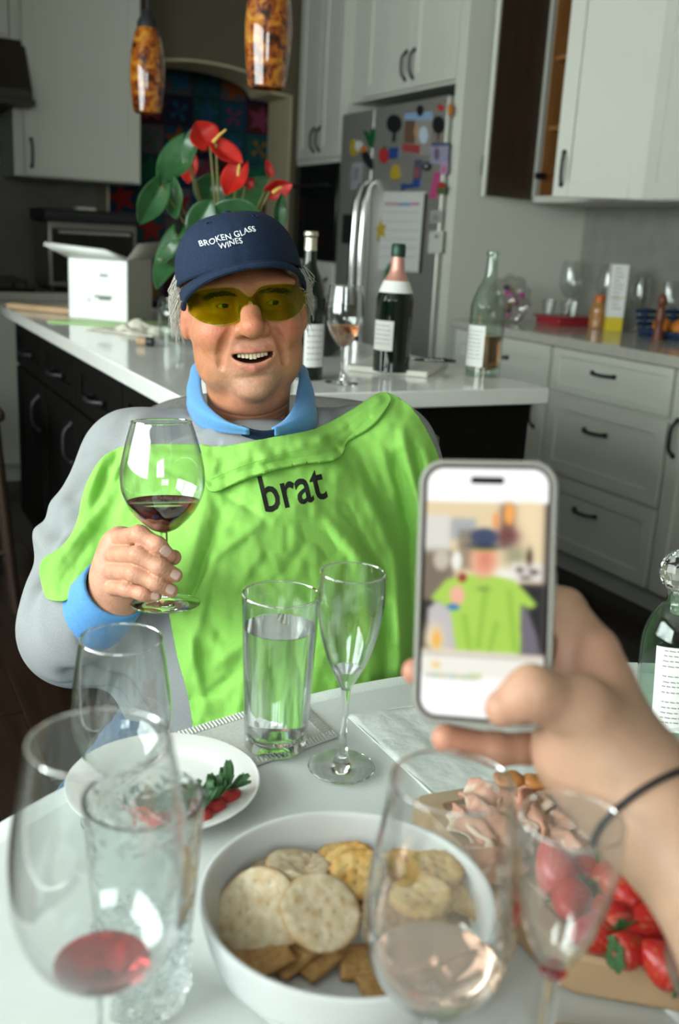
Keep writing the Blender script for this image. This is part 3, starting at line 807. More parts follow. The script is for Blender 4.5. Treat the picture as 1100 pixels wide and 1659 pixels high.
# man's glass, tipped a little
gb = P(268, 979, 1.062); gt = P(261, 690, 1.062 + .012)
ax = (P(262, 690, 1.028) - gb).normalized()
tl = Vector((0, 0, 1)).rotation_difference(ax).to_matrix()
stem_glass('wine_glass', 'wine glass of dark red wine held up by the man', gb, .0370, .0038, [(.004, .078), (.016, .084), (.032, .100), (.0415, .118), (.0440, .134), (.0425, .152), (.0370, .175), (.0318, .192), (.0312, .195)], tl, .112, M_wine)
# flute in the middle
stem_glass('champagne_flute', 'empty champagne flute standing right of the water glass', Pz(553, 1243, TZ + .003), .0315, .0036, [(.0045, .080), (.0105, .092), (.0195, .112), (.0265, .137), (.0300, .160), (.0302, .175), (.0290, .193)], None, .101, M_water, 'drop_of_wine')
# pale rose glass in the foreground
stem_glass('wine_glass', 'blurred wine glass with a little pale rosé in front of the cracker bowl', (.068, .475, TZ + .002), .0335, .0040, [(.005, .058), (.016, .063), (.032, .079), (.0410, .100), (.0428, .122), (.0410, .145), (.0365, .175), (.0330, .203)], None, .088, M_blush)
# right flute, tulip with a facet ring under the bowl
T = stem_glass('champagne_flute', 'blurred tulip flute at the lower right in front of the strawberries', (.125, .442, TZ + .002), .031, .0040, [(.006, .118), (.0120, .126), (.0200, .146), (.0250, .170), (.0268, .190), (.0262, .204)], None)
T.part('ring', MB().lathe([(0, .1125), (.0062, .113), (.0072, .115), (.0062, .117), (0, .1175)], 32), M_dreg, label='reddish drop in the bottom of the bowl')
stem_glass('wine_glass', 'blurred wine glass cut by the lower right picture edge', (.236, .482, TZ + .002), .030, .0038, [(.005, .055), (.016, .060), (.030, .075), (.037, .092), (.037, .108), (.035, .122)], None)
# front-left glass with dregs
stem_glass('wine_glass', 'big blurred wine glass with red dregs at the lower left', (-.110, .434, TZ + .002), .036, .0038, [(.005, .098), (.016, .1035), (.0340, .120), (.0440, .147), (.0450, .170), (.0425, .195), (.0365, .228), (.0345, .238)], None, .1112, M_dreg, 'dregs')
# empty glass behind
stem_glass('wine_glass', 'clean empty wine glass behind the white plate', (-.168, .735, TZ + .002), .034, .0038, [(.005, .044), (.020, .050), (.0345, .068), (.0400, .090), (.0395, .110), (.0360, .140), (.0325, .163)], None)

# pint glass of water
T = Thing('water_glass', 'tall straight glass of water beside the flute', 'glass', M=M_at(Pz(446, 1207, TZ + .003)))
h = .156
T.part('tumbler', MB().lathe([(0, 0), (.0285, 0), (.0300, .002), (.0305, .012), (.0365, h), (.0358, h + .0008), (.0350, h), (.0290, .020), (.0270, .0155), (0, .0145)], 64), M_thin)
T.part('thick_base', MB().lathe([(0, .0006), (.0283, .0006), (.0295, .003), (.0288, .0125), (.026, .0142), (0, .0142)], 64), M_glass)
T.part('rim', MB().tube([(.0358 * math.cos(2 * PI * k / 48), .0358 * math.sin(2 * PI * k / 48), h) for k in range(49)], .0010, 8, caps=False), M_glass)
T.part('water', MB().lathe([(0, .0158), (.0268, .0160), (.0288, .0205), (.0338, .124), (.0334, .1234), (0, .1234)], 64), M_water)
vs, fs = fine_text('TWEETY', .0066, .001)
fc_ = math.atan2(-1, 0) + .22
T.part('lettering', MB().add([(.0312 * math.cos(fc_ + x / .031), .0312 * math.sin(fc_ + x / .031), .0045 + y) for x, y, _ in vs], fs), M_ink, label='small dark lettering near the base')

# crackled tumbler
M_crackle = mat('crackle_glass', (.93, .97, .97), .02, trans=1, ior=1.46)
def crackle():
    nt = M_crackle.node_tree; b = nt.nodes['Principled BSDF']
    tc = nt.nodes.new('ShaderNodeTexCoord'); vo = nt.nodes.new('ShaderNodeTexVoronoi'); vo.feature = 'DISTANCE_TO_EDGE'; vo.inputs['Scale'].default_value = 95
    ns = nt.nodes.new('ShaderNodeTexNoise'); ns.inputs['Scale'].default_value = 130
    bp = nt.nodes.new('ShaderNodeBump'); bp.inputs['Strength'].default_value = .9; bp.inputs['Distance'].default_value = .003
    ad = nt.nodes.new('ShaderNodeMath'); ad.operation = 'MULTIPLY_ADD'; ad.inputs[1].default_value = 2.2
    nt.links.new(tc.outputs['Object'], vo.inputs['Vector']); nt.links.new(tc.outputs['Object'], ns.inputs['Vector'])
    nt.links.new(vo.outputs['Distance'], ad.inputs[0]); nt.links.new(ns.outputs['Fac'], ad.inputs[2])
    sp_ = nt.nodes.new('ShaderNodeSeparateXYZ'); mk = nt.nodes.new('ShaderNodeMapRange'); mk.inputs[1].default_value = .045; mk.inputs[2].default_value = .075; mk.inputs[3].default_value = .9; mk.inputs[4].default_value = .12
    nt.links.new(tc.outputs['Object'], sp_.inputs[0]); nt.links.new(sp_.outputs['Z'], mk.inputs[0]); nt.links.new(mk.outputs[0], bp.inputs['Strength'])
    nt.links.new(ad.outputs[0], bp.inputs['Height']); nt.links.new(bp.outputs['Normal'], b.inputs['Normal'])
crackle()
T = Thing('tumbler', 'tall crackled glass tumbler behind the big blurred wine glass', 'glass', M=M_at((-.109, .535, TZ + .002)))
def lump(r, z, a):
    if r < .01 or z > .12: return r, z
    k = max(0, 1 - z / .075) * .0018
    return r + k * noise.noise(Vector((math.cos(a) * 4, math.sin(a) * 4, z * 110))), z
zs = [k / 26 for k in range(27)]
pr = [(0, 0), (.026, 0)] + [(.0275 + .0095 * t ** 1.1, .002 + .144 * t) for t in zs] + [(.0355, .147)] + [(.0250 + .0095 * t ** 1.1, .020 + .126 * t) for t in zs[::-1]] + [(0, .018)]
T.part('wall', MB().lathe([q for q in pr], 72, f=lump), M_crackle)
nz = MB()
rq = random.Random(2)
for k in range(46):
    a, z = rq.uniform(0, 2 * PI), rq.uniform(.006, .055)
    r = .0275 + .0095 * (z / .144)
    nz.ball((r * math.cos(a), r * math.sin(a), z), (.0030, .0030, .0022), 8, 5)
q = T.part('crackle_nubs', nz, M_glass); q['kind'] = 'stuff'

# ---- plate with strawberry tops
M_leaf = mat('strawberry_green', (.06, .16, .055), .55, noise_scale=120, noise_amt=.5)
M_berry = attr_mat('strawberry_skin', .28, spec=.5, sss=.1)
M_flesh = mat('cut_strawberry', (.55, .05, .05), .35, noise_scale=60, noise_amt=.3)
pc = Pz(265, 1272, TZ + .010); pc.z = TZ + .001
T = Thing('plate', 'white china plate holding green strawberry tops', 'plate', M=M_at(pc))
T.part('dish', MB().lathe([(0, .002), (.050, .002), (.052, 0), (.056, 0), (.060, .004), (.080, .0115), (.0840, .0140), (.0842, .0152), (.082, .0155), (.060, .0075), (.054, .0055), (0, .0050)], 80), M_china)
def sepal(mb, c, d, L, up):
    """one pointed leaf from c along d"""
    d = Vector(d).normalized(); side = d.cross(Vector((0, 0, 1)))
    if side.length < .1: side = Vector((1, 0, 0))
    side.normalize()
    def fn(u, v):
        w_ = (2 * u - 1) * .0042 * math.sin(PI * min(.98, .15 + .85 * (1 - v) * .95)) * (1.1 if v > .05 else .7)
        return Vector(c) + d * (L * v) + side * w_ + Vector((0, 0, up * math.sin(v * 1.8) + .001 * abs(2 * u - 1)))
    mb.grid(fn, 4, 6)
def hull(name, px, py, label, seed, lift=0.0):
    r_ = random.Random(seed); p = Pz(px, py, TZ + .014); p.z = TZ + .0065 + .001
    T = Thing('strawberry_hull', label, 'fruit', M=M_at(p), group='strawberry tops on the plate')
    T.part('flesh', MB().lathe([(0, 0), (.008, .0), (.0105, .003), (.0100, .007), (.006, .0105), (0, .011)], 16), M_flesh)
    mb = MB()
    for k in range(8):
        a = k * 2 * PI / 8 + r_.uniform(-.3, .3); el = r_.uniform(.25, 1.25)
        sepal(mb, (.003 * math.cos(a), .003 * math.sin(a), .010), (math.cos(a) * math.cos(el), math.sin(a) * math.cos(el), math.sin(el)), r_.uniform(.013, .022), .003)
    T.part('leaf_crown', mb, M_leaf, solid=.0006)
    T.part('stalk', MB().tube([(0, 0, .010), (.001, .001, .017), (.003, .001, .023)], [.0014, .0012, .0010], 6), M_leaf)
for i, (px, py, lb) in enumerate(((347, 1300, 'strawberry top standing upright on the plate, second from its right rim'), (372, 1284, 'strawberry top nearest the right rim of the plate'), (325, 1318, 'strawberry top with red flesh at the front of the plate'),
                                  (262, 1325, 'strawberry top seen through the crackled tumbler'), (232, 1312, 'strawberry top at the left behind the big blurred glass'), (300, 1296, 'strawberry top in the middle of the plate'))):
    hull('strawberry_top', px, py, lb, i + 3)

# ---- cracker bowl
bc = Vector((.020, .590, TZ + .0008))
T = Thing('serving_bowl', 'wide white stoneware bowl filled with crackers', 'bowl', M=M_at(bc))
T.part('wall', MB().lathe(spline([(0, .0), (.076, .0), (.083, .002), (.092, .012), (.0985, .032), (.1015, .046), (.1010, .0485), (.0990, .0488), (.0965, .046), (.0925, .030), (.086, .014), (.078, .0085), (.04, .0075), (0, .0075)], 4), 96), M_stone, sharp=80)

def cracker_mesh(kind, seed):
    """round water cracker / scalloped butter cracker / square wheat cracker with dock holes; returns mesh"""
    r_ = random.Random(seed); vs = []; fs = []; cols = []
    if kind == 'square':
        s, th, n = .0150, .0021, 22
        holes = [(-.0075 + i * .005, -.0075 + j * .005) for i in range(4) for j in range(4)]
        hr = .0007
        def shape(u, v): return (2 * u - 1) * s, (2 * v - 1) * s
    else:
        s, th, n = (.0290, .0024, 34) if kind == 'water' else (.0205, .0030, 30)
        holes = [(rr * math.cos(a + k * 2 * PI / m), rr * math.sin(a + k * 2 * PI / m)) for rr, m, a in (((.0, 1, 0), (.0095, 6, .3), (.0185, 11, .1)) if kind == 'water' else ((0, 1, 0), (.0085, 6, .2))) for k in range(m)]
        hr = .0009 if kind == 'water' else .0010
        def shape(u, v):
            a, b = 2 * u - 1, 2 * v - 1
            x = a * math.sqrt(1 - b * b / 2); y = b * math.sqrt(1 - a * a / 2)
            k = 1
            if kind == 'butter': k = 1 + .03 * math.cos(16 * math.atan2(y, x)) * math.hypot(x, y) ** 4
            return x * s * k, y * s * k
    sd = r_.uniform(0, 50)
    for side in (1, -1):
        for j in range(n + 1):
            for i in range(n + 1):
                x, y = shape(i / n, j / n)
                e = max(abs(2 * i / n - 1), abs(2 * j / n - 1))
                bump = noise.noise(Vector((x * 160 + sd, y * 160, sd))) * (.0009 if kind != 'square' else .0003)
                hd = min(math.hypot(x - a, y - b) for a, b in holes)
                z = th * (1 - e ** 7) + (bump * (1 - e ** 4) - .0010 * math.exp(-(hd / hr) ** 2) - (.0007 * math.exp(-(hd / .003) ** 2) if kind == 'butter' else 0)) * (side > 0)
                warp = 14 * (x * x - y * y) * .1
                vs.append((x, y, side * z + warp + noise.noise(Vector((x * 40 + sd, y * 40, 1))) * .0008))
                t = noise.noise(Vector((x * 230 + sd, y * 230, 7))); t2 = noise.noise(Vector((x * 90 + sd, y * 90, 3)))
                if kind == 'water':
                    c = Vector((.58, .48, .33)) + Vector((.10, .11, .11)) * t; tw = max(0, min(1, (bump / .0009) * 1.1 + .15)); c = c.lerp(Vector((.44, .27, .11)), tw * .7); c = c.lerp(Vector((.40, .21, .07)), max(0, (e - .86) / .14) * .8)
                elif kind == 'butter':
                    c = Vector((.52, .28, .07)) + Vector((.08, .07, .03)) * t; c = c.lerp(Vector((.64, .44, .17)), max(0, min(1, .5 + t2))); c = c.lerp(Vector((.38, .15, .025)), max(0, (e - .78) / .22) * .85)
                else:
                    c = Vector((.42, .235, .085)) + Vector((.10, .07, .04)) * t; c = c.lerp(Vector((.28, .13, .035)), max(0, (e - .88) / .12) * .6)
                c = c * (1 - .55 * math.exp(-(hd / hr) ** 2))
                cols.append([max(.01, q) for q in c])
        o = (0 if side > 0 else (n + 1) ** 2)
        for j in range(n):
            for i in range(n):
                q = (o + j * (n + 1) + i, o + j * (n + 1) + i + 1, o + (j + 1) * (n + 1) + i + 1, o + (j + 1) * (n + 1) + i)
                fs.append(q if side > 0 else q[::-1])
    me = bpy.data.meshes.new('cracker'); me.from_pydata(vs, [], fs); me.update(); me.materials.append(M_crk); set_cols(me, cols)
    bm = bmesh.new(); bm.from_mesh(me); bmesh.ops.remove_doubles(bm, verts=bm.verts, dist=1e-5); bm.to_mesh(me); bm.free()
    me.shade_smooth(); return me
M_crk = attr_mat('baked_cracker', .75, var=.10, var_scale=500, bump=.15, bump_scale=800)
CRK = {(k, i): cracker_mesh(k, i * 7 + 3) for k in ('water', 'butter', 'square') for i in range(2)}
def cracker(kind, px, py, z, nx, ny, spin, label, v=0, sc_=1.0):
    o = bpy.data.objects.new({'water': 'water_cracker', 'butter': 'butter_cracker', 'square': 'wheat_cracker'}[kind], CRK[(kind, v)]); COL.objects.link(o)
    q = Vector((0, 0, 1)).rotation_difference(Vector((nx, ny, 1)).normalized())
    p = Pz(px, py, z)
    o.matrix_world = Matrix.Translation(p) @ q.to_matrix().to_4x4() @ Matrix.Rotation(spin, 4, 'Z') @ Matrix.Scale(sc_, 4)
    tag(o, label, 'cracker', {'water': 'water crackers in the bowl', 'butter': 'butter crackers in the bowl', 'square': 'wheat crackers in the bowl'}[kind])
B0 = TZ + .0085
cracker('square', 424, 1547, B0 + .007, -.25, -.12, .45, 'square wheat cracker under the leftmost white cracker', 0, 1.25)
cracker('square', 468, 1546, B0 + .006, -.20, -.10, .75, 'square wheat cracker between two others below the white crackers', 1, 1.1)
cracker('square', 508, 1552, B0 + .005, -.15, -.10, .80, 'square wheat cracker below the round cracker of the front', 0, 1.05)
cracker('square', 586, 1558, B0 + .004, .05, -.15, .10, 'square wheat cracker lying alone right of the white crackers', 1, 1.05)
cracker('square', 622, 1606, B0 + .004, .1, -.1, .35, 'square wheat cracker at the front rim of the bowl', 0, 1.05)
cracker('water', 470, 1408, B0 + .022, -.1, .18, .3, 'pale round cracker lying flat at the back of the white ones', 0, 1.05)
cracker('water', 492, 1410, B0 + .025, .25, .15, 1.7, 'pale round cracker overlapping the back one on its right', 1, .98)
cracker('water', 413, 1474, B0 + .020, -.35, -.58, .9, 'large pale round cracker at the left side of the bowl', 1, 1.08)
cracker('water', 460, 1470, B0 + .024, -.20, -.48, 2.2, 'round toasted cracker squeezed between two pale ones', 0, .96)
cracker('water', 519, 1477, B0 + .031, .22, -.52, 4.0, 'speckled round cracker on top at the front of the pile', 1, .97)
cracker('butter', 557, 1385, B0 + .020, -.1, .10, .1, 'golden round cracker at the back of the bowl', 0)
cracker('butter', 570, 1398, B0 + .024, -.05, -.25, .6, 'golden round cracker second in the row at the back', 1)
cracker('butter', 578, 1415, B0 + .027, -.08, -.42, .2, 'golden round cracker leaning in front of the back pair', 0, 1.02)
cracker('butter', 570, 1452, B0 + .010, .2, -.2, .9, 'golden round cracker half hidden by the speckled one', 1)
cracker('butter', 628, 1418, B0 + .020, -.3, -.5, .3, 'golden round cracker on edge behind the rosé glass rim', 1, .95)
cracker('butter', 655, 1396, B0 + .020, -.15, .05, .8, 'golden round cracker tucked under the flat top one', 0)
cracker('butter', 706, 1406, B0 + .034, .06, -.05, .4, 'golden round cracker lying flat on top at the right', 0, 1.02)
cracker('butter', 683, 1452, B0 + .032, -.05, -.10, 1.0, 'golden round cracker flat in front of the top one', 1, 1.12)
cracker('butter', 742, 1446, B0 + .024, .35, -.08, .2, 'golden round cracker sloping to the right rim', 0)
cracker('butter', 770, 1462, B0 + .018, .45, -.1, .7, 'golden round cracker lowest beside the right rim', 1, .95)
cracker('square', 628, 1472, B0 + .014, -.15, -.2, .5, 'square wheat cracker left below the flat golden crackers', 1, 1.15)
cracker('square', 648, 1488, B0 + .012, .0, -.25, .9, 'square wheat cracker leaning under the flat golden crackers', 0, 1.15)
cracker('square', 690, 1500, B0 + .014, .1, -.45, .2, 'square wheat cracker standing behind the rosé wine', 1, 1.2)
cracker('square', 735, 1490, B0 + .012, .2, -.2, .6, 'square wheat cracker at the right behind the rosé glass', 0, 1.1)

# ---- charcuterie board, ham, strawberries
BT = .772
bq = [Vector((.071, .747, 0)), Vector((.166, .560, 0)), Vector((.335, .528, 0)), Vector((.300, .838, 0))]
def poly_round(q, r=.012, n=5):
    o = []
    for i in range(len(q)):
        a, b, c = q[i - 1], q[i], q[(i + 1) % len(q)]
        d0 = (a - b).normalized(); d1 = (c - b).normalized()
        p0, p1 = b + d0 * r, b + d1 * r
        for k in range(n + 1):
            t = k / n; o.append(p0 * (1 - t) ** 2 + b * (2 * t * (1 - t)) + p1 * t * t)
    return o
def board(name, label, q, z0, z1, m, inset=.018, gw=.008):
    T = Thing(name, label, 'cutting board', (q[0].x, q[0].y, z0))
    c = sum(q, Vector()) / len(q)
    def off(d):
        o = []
        for i in range(len(q)):
            a, b, e = q[i - 1], q[i], q[(i + 1) % len(q)]
            d0, d1 = (a - b).normalized(), (e - b).normalized()
            s = max(.35, math.sqrt(max(0, (1 - d0.dot(d1)) / 2)))
            o.append(b + (d0 + d1).normalized() * (d / s))
        return poly_round(o, max(.004, .014 - d * .3))
    rings = [(off(0.002), z0), (off(0), z0 + .003), (off(0), z1 - .003), (off(.003), z1), (off(inset), z1), (off(inset + .0015), z1 - .0035), (off(inset + gw - .0015), z1 - .0035), (off(inset + gw), z1)]
    mb = MB(); n = len(rings[0][0]); vs = [(p.x, p.y, z) for r_, z in rings for p in r_]; fs = []
    for i in range(len(rings) - 1):
        for k in range(n): fs.append((i * n + k, i * n + (k + 1) % n, (i + 1) * n + (k + 1) % n, (i + 1) * n + k))
    fs.append(tuple(range((len(rings) - 1) * n, len(rings) * n))); fs.append(tuple(range(n))[::-1])
    T.part('plank', mb.add(vs, fs), m, sharp=30)
    return T
board('serving_board', 'thick wooden board with a juice groove carrying ham and strawberries', bq, TZ + .002, BT, M_wood)
board('cutting_board', 'pale wooden board at the lower right corner under the hand side', [Vector((.136, .522, 0)), Vector((.190, .43, 0)), Vector((.36, .43, 0)), Vector((.36, .505, 0))], TZ + .001, TZ + .016, M_wood2, .012, .006)
M_ham = attr_mat('cured_ham', .45, sss=.2, spec=.5, bump=.1, bump_scale=200)
def ham(px, py, size, seed, label, tall=.02):
    r_ = random.Random(seed); p = Pz(px, py, BT + .008); p.z = BT + .003
    vs_c = []; n = 26
    mb = MB(); cols = []
    ph = r_.uniform(0, 6); dirx = r_.uniform(-.8, .8)
    for j in range(n + 1):
        for i in range(n + 1):
            u, v = i / n, j / n; a, b = 2 * u - 1, 2 * v - 1
            x = a * math.sqrt(1 - b * b / 2) * size; y = b * math.sqrt(1 - a * a / 2) * size * .85
            rr = math.hypot(a, b) / 1.4
            w_ = math.sin(a * 6 + ph + 1.2 * math.sin(b * 2.2)) * .55 + .6 * noise.noise(Vector((a * 1.8 + seed, b * 1.4, 2))) + .15 * noise.noise(Vector((a * 4 + seed, b * 3, 9)))
            z = max(0.0, .72 * tall * (.62 - rr * .50 + .40 * w_))
            x2 = x * (.72 + .1 * math.cos(b * 5)) + .006 * noise.noise(Vector((u * 4, v * 4, seed)))
            mb.v.append((p.x + x2 * math.cos(dirx) - y * math.sin(dirx), p.y + x2 * math.sin(dirx) + y * math.cos(dirx), p.z + z))
            f = noise.noise(Vector((a * 3 + seed * 3, b * 1.1, 5))) + .25 * noise.noise(Vector((a * 9, b * 9, seed)))
            fat = max(0, min(1, (abs(a) - .72) * 6)) if seed % 2 else max(0, min(1, (f - .18) * 6))
            c = Vector((.54, .26, .18)) + Vector((.12, .10, .08)) * noise.noise(Vector((a * 6 + seed, b * 6, 1)))
            c = c.lerp(Vector((.74, .58, .47)), fat * .85); cols.append(c)
    for j in range(n):
        for i in range(n): mb.f.append((j * (n + 1) + i, j * (n + 1) + i + 1, (j + 1) * (n + 1) + i + 1, (j + 1) * (n + 1) + i))
    solo('ham_slice', label, 'ham', mb, M_ham, loc=tuple(p), group='ham slices on the board', colors=cols, solid=.0012, sharp=180)
for px, py, s, sd, lb, tl_ in ((800, 1300, .036, 2, 'ruffled pink ham slice at the back corner of the board', .032), (775, 1330, .034, 5, 'pale-edged ham slice folded at the left of the ham heap', .022), (815, 1345, .036, 3, 'pink ham slice in the middle of the heap', .024),
                          (850, 1300, .030, 7, 'curled ham slice under the hand behind the heap', .030), (800, 1390, .032, 4, 'flat ham slice at the front of the heap', .014), (880, 1330, .034, 9, 'ham slice with a white fat edge seen through the tulip flute', .022), (920, 1345, .030, 6, 'ham slice beside the wrist at the right of the board', .018)):
    ham(px, py, s, sd, lb, tl_)
M_dried = mat('dried_apricot', (.50, .20, .05), .45, sss=.2, noise_scale=60, noise_amt=.4)
for px, py, s, lb in ((826, 1262, .014, 'golden dried fruit slice on top of the ham heap'), (868, 1266, .012, 'amber dried fruit piece beside the hand on the ham')):
    p = Pz(px, py, BT + .034); mb = MB().ball((0, 0, 0), (s, s * .8, .005), 18, 10)
    mb.v = [(x, y, z + .004 * noise.noise(Vector((x * 90, y * 90, px)))) for x, y, z in mb.v]
    mb.v = [(x + p.x, y + p.y, z + p.z) for x, y, z in mb.v]
    solo('dried_fruit', lb, 'fruit', mb, M_dried, loc=tuple(p), group='dried fruit on the board')
def strawberry(px, py, z, s, rx, rz, label):
    p = Pz(px, py, z); M4 = Matrix.Translation(p) @ Matrix.Rotation(rz, 4, 'Z') @ Matrix.Rotation(rx, 4, 'X')
    T = Thing('strawberry', label, 'fruit', M=M4, group='strawberries on the board')
    mb = MB(); prof = spline([(0, -.019), (.006, -.016), (.0125, -.004), (.0145, .006), (.0115, .0135), (.004, .0150), (0, .0145)], 5)
    mb.lathe([(r * s, q * s) for r, q in prof], 32)
    cols = []; out = []
    for x, y, q in mb.v:
        a = math.atan2(y, x) / (2 * PI); row = q / s / .0042
        k = (a * 13 + .5 * (int(math.floor(row)) % 2)) % 1 - .5; k2 = row % 1 - .5
        sd = math.exp(-((k / .14) ** 2 + (k2 / .2) ** 2)); r = math.hypot(x, y)
        out.append((x * (1 - .03 * sd), y * (1 - .03 * sd), q)); c = Vector((.40, .008, .012)).lerp(Vector((.42, .20, .04)), sd * .7)
        if q > .010 * s: c = c.lerp(Vector((.55, .22, .16)), .3)
        cols.append(c)
    mb.v = out
    T.part('flesh', mb, M_berry, colors=cols)
    lm = MB()
    for k in range(7):
        a = k * 2 * PI / 7; sepal(lm, (.002 * math.cos(a), .002 * math.sin(a), .0148 * s), (math.cos(a), math.sin(a), .12), .012 * s, -.001)
    T.part('leaf_crown', lm, M_leaf, solid=.0005)
for px, py, z, s, rx, rz, lb in ((902, 1408, BT + .018, 1.15, 2.2, .4, 'large bright strawberry seen through the tulip flute'), (940, 1412, BT + .014, .85, 1.5, 1.6, 'smaller strawberry right behind the large bright one'), (925, 1462, BT + .013, 1.0, 1.7, 2.8, 'dark shaded strawberry in front of the large bright one'),
                            (985, 1425, BT + .014, 1.0, 1.9, -.7, 'strawberry between the tulip flute and the forearm'), (990, 1490, BT + .014, 1.1, 1.6, .2, 'deep red strawberry at the near end of the board'), (1012, 1446, BT + .026, 1.0, 2.0, 1.1, 'strawberry piled against the forearm'),
                            (1040, 1505, BT + .014, 1.1, 1.5, 2.1, 'strawberry seen through the edge-cut wine glass'), (1022, 1538, BT + .012, .85, 1.6, -1.2, 'small strawberry at the front edge of the board'), (1075, 1560, BT + .013, 1.0, 1.8, .8, 'strawberry lowest at the right picture edge'),
                            (960, 1512, BT + .012, .95, 1.7, 1.9, 'strawberry at the board edge right of the flute stem')):
    strawberry(px, py, z, s, rx, rz, lb)

# ---- clear bottle with glass ball stopper, nut dish
bx, by = .362, .958
T = Thing('bottle', 'clear bottle with a white label and a cut-glass ball stopper', 'bottle', M=M_at((bx, by, TZ + .002), Matrix.Rotation(R(-4), 3, 'Y')))
bpz = spline([(.0, .0005), (.033, .0005), (.0375, .004), (.038, .02), (.0378, .085), (.0340, .112), (.0235, .132), (.0150, .141), (.0140, .150)], 6)
M_pale = thin_glass('pale_green_glass', (.86, .93, .88), 1.5)
T.part('glass', MB().lathe(bpz + [(.0125, .150)] + [(max(r - .0025, 0), max(z, .006)) for r, z in bpz[::-1]], 64), M_pale)
lab = MB().grid(lambda u, v: (.0384 * math.cos(-2.45 + 1.9 * u), .0384 * math.sin(-2.45 + 1.9 * u),   .012 + .092 * v + .002 * math.sin(PI * u)), 40, 8)
lb_ = T.part('label', lab, M_label, label='white paper label')
ink = MB(); rq = random.Random(6)
for k in range(15):
    z = .022 + k * .0056 + rq.uniform(-.0006, .0006); u = .10 + rq.uniform(0, .03)
    if k in (5, 10): continue
    while u < (.8 if k % 4 else .5):
        w_ = rq.uniform(.03, .09)
        ink.grid(lambda s, t: (.0387 * math.cos(-2.45 + 1.9 * (u + w_ * s)), .0387 * math.sin(-2.45 + 1.9 * (u + w_ * s)), z + .0011 * t + .002 * math.sin(PI * u)), 4, 1)
        u += w_ + .015
T.part('printed_lines', ink, M_inkgrey, parent=lb_, label='rows of small grey print')
fac = MB().ball((0, 0, .173), .0235, 14, 9)
T.part('stopper', fac, M_glass, sharp=5, label='faceted glass ball stopper'); T.part('stopper_neck', MB().lathe([(0, .130), (.010, .130), (.011, .150), (.009, .153), (0, .153)], 24), M_glass)
M_nut = mat('almond_skin', (.36, .14, .045), .6, noise_scale=120, noise_amt=.4)
nc = Vector((.352, .842, TZ))
T = Thing('nut_dish', 'small glass dish of almonds at the right picture edge', 'bowl', M=M_at(nc))
T.part('dish', MB().lathe(spline([(0, .003), (.022, .003), (.036, .010), (.044, .026), (.0465, .036), (.0455, .0368), (.0425, .026), (.0345, .012), (.02, .0055), (0, .0055)], 5), 56), M_thin)
rq = random.Random(5)
for k, lbn in enumerate(('almond against the left wall of the glass dish', 'almond second from the left in the glass dish', 'almond in the middle of the glass dish', 'almond nearest the lens in the glass dish', 'almond lying on top of the others in the glass dish', 'almond at the far side of the glass dish')):
    a, r, dz = ((2.9, .026, .014), (3.7, .024, .014), (.3, .006, .010), (4.7, .024, .014), (1.0, .006, .023), (1.6, .024, .014))[k]
    m4 = Matrix.Translation(nc + Vector((r * math.cos(a), r * math.sin(a), dz))) @ Matrix.Rotation(rq.uniform(0, 6), 4, 'Z') @ Matrix.Rotation(rq.uniform(-.4, .4), 4, 'Y')
    mb = MB().lathe([(.0001, -.011), (.003, -.0095), (.0058, -.004), (.0062, .001), (.0045, .007), (.0001, .012)], 14)
    mb.v = [(z, x, y * .6) for x, y, z in mb.v]
    o = mb.build('almond', M_nut); o.matrix_world = m4
    tag(o, lbn, 'nut', 'almonds in the glass dish')
# ================================================================== the seated man
from mathutils.bvhtree import BVHTree
M_skin = attr_mat('skin', .46, sss=.10, spec=.4, bump=.22, bump_scale=300, var=.13, var_scale=70)
M_sweat = mat('heather_grey_jersey', (.31, .32, .328), .95, noise_scale=900, noise_amt=.22, bump=.12, bump_scale=900)
M_blue = mat('blue_pique_cotton', (.10, .30, .62), .85, noise_scale=300, noise_amt=.15, bump=.12, bump_scale=600, sheen=.2)
M_navytwill = mat('navy_cotton_twill', (.016, .029, .064), .85, spec=.2, noise_scale=400, noise_amt=.4, bump=.2, bump_scale=700)
M_jean = mat('blue_denim', (.045, .13, .27), .9, noise_scale=120, noise_amt=.45, bump=.15, bump_scale=400)
M_green = mat('lime_jersey', (.27, .57, .11), .9, spec=.2, noise_scale=500, noise_amt=.07, bump=.14, bump_scale=700)
M_thread = mat('white_embroidery', (.75, .78, .80), .7)
M_hair = mat('grey_white_hair', (.42, .39, .34), .5)
M_hairdk = mat('dark_brow_hair', (.07, .05, .04), .6)
M_tooth = mat('tooth', (.72, .62, .44), .3)
M_eye = mat('eye_white', (.36, .32, .27), .2)
M_iris = mat('dark_iris', (.03, .02, .015), .15)
M_lens = thin_glass('yellow_lens', (.70, .76, .15), .45)
M_lensf = mat('yellow_plastic_edge', (.42, .40, .03), .15, trans=.6)
M_nail = mat('nail', (.74, .50, .42), .25, coat=.3)
M_shoe = mat('dark_shoe_leather', (.02, .018, .016), .5)

man = bpy.data.objects.new('person', None); COL.objects.link(man)
man.location = (-.10, 1.28, 0)
tag(man, 'smiling man in a navy cap, yellow glasses and grey sweatshirt raising a wine glass', 'person')
MO = tuple(man.location)
class Root:           # lets Thing-style part() work on the man
    def __init__(s, o): s.o = o; s.off = tuple(o.location)
    part = Thing.part
MAN = Root(man)

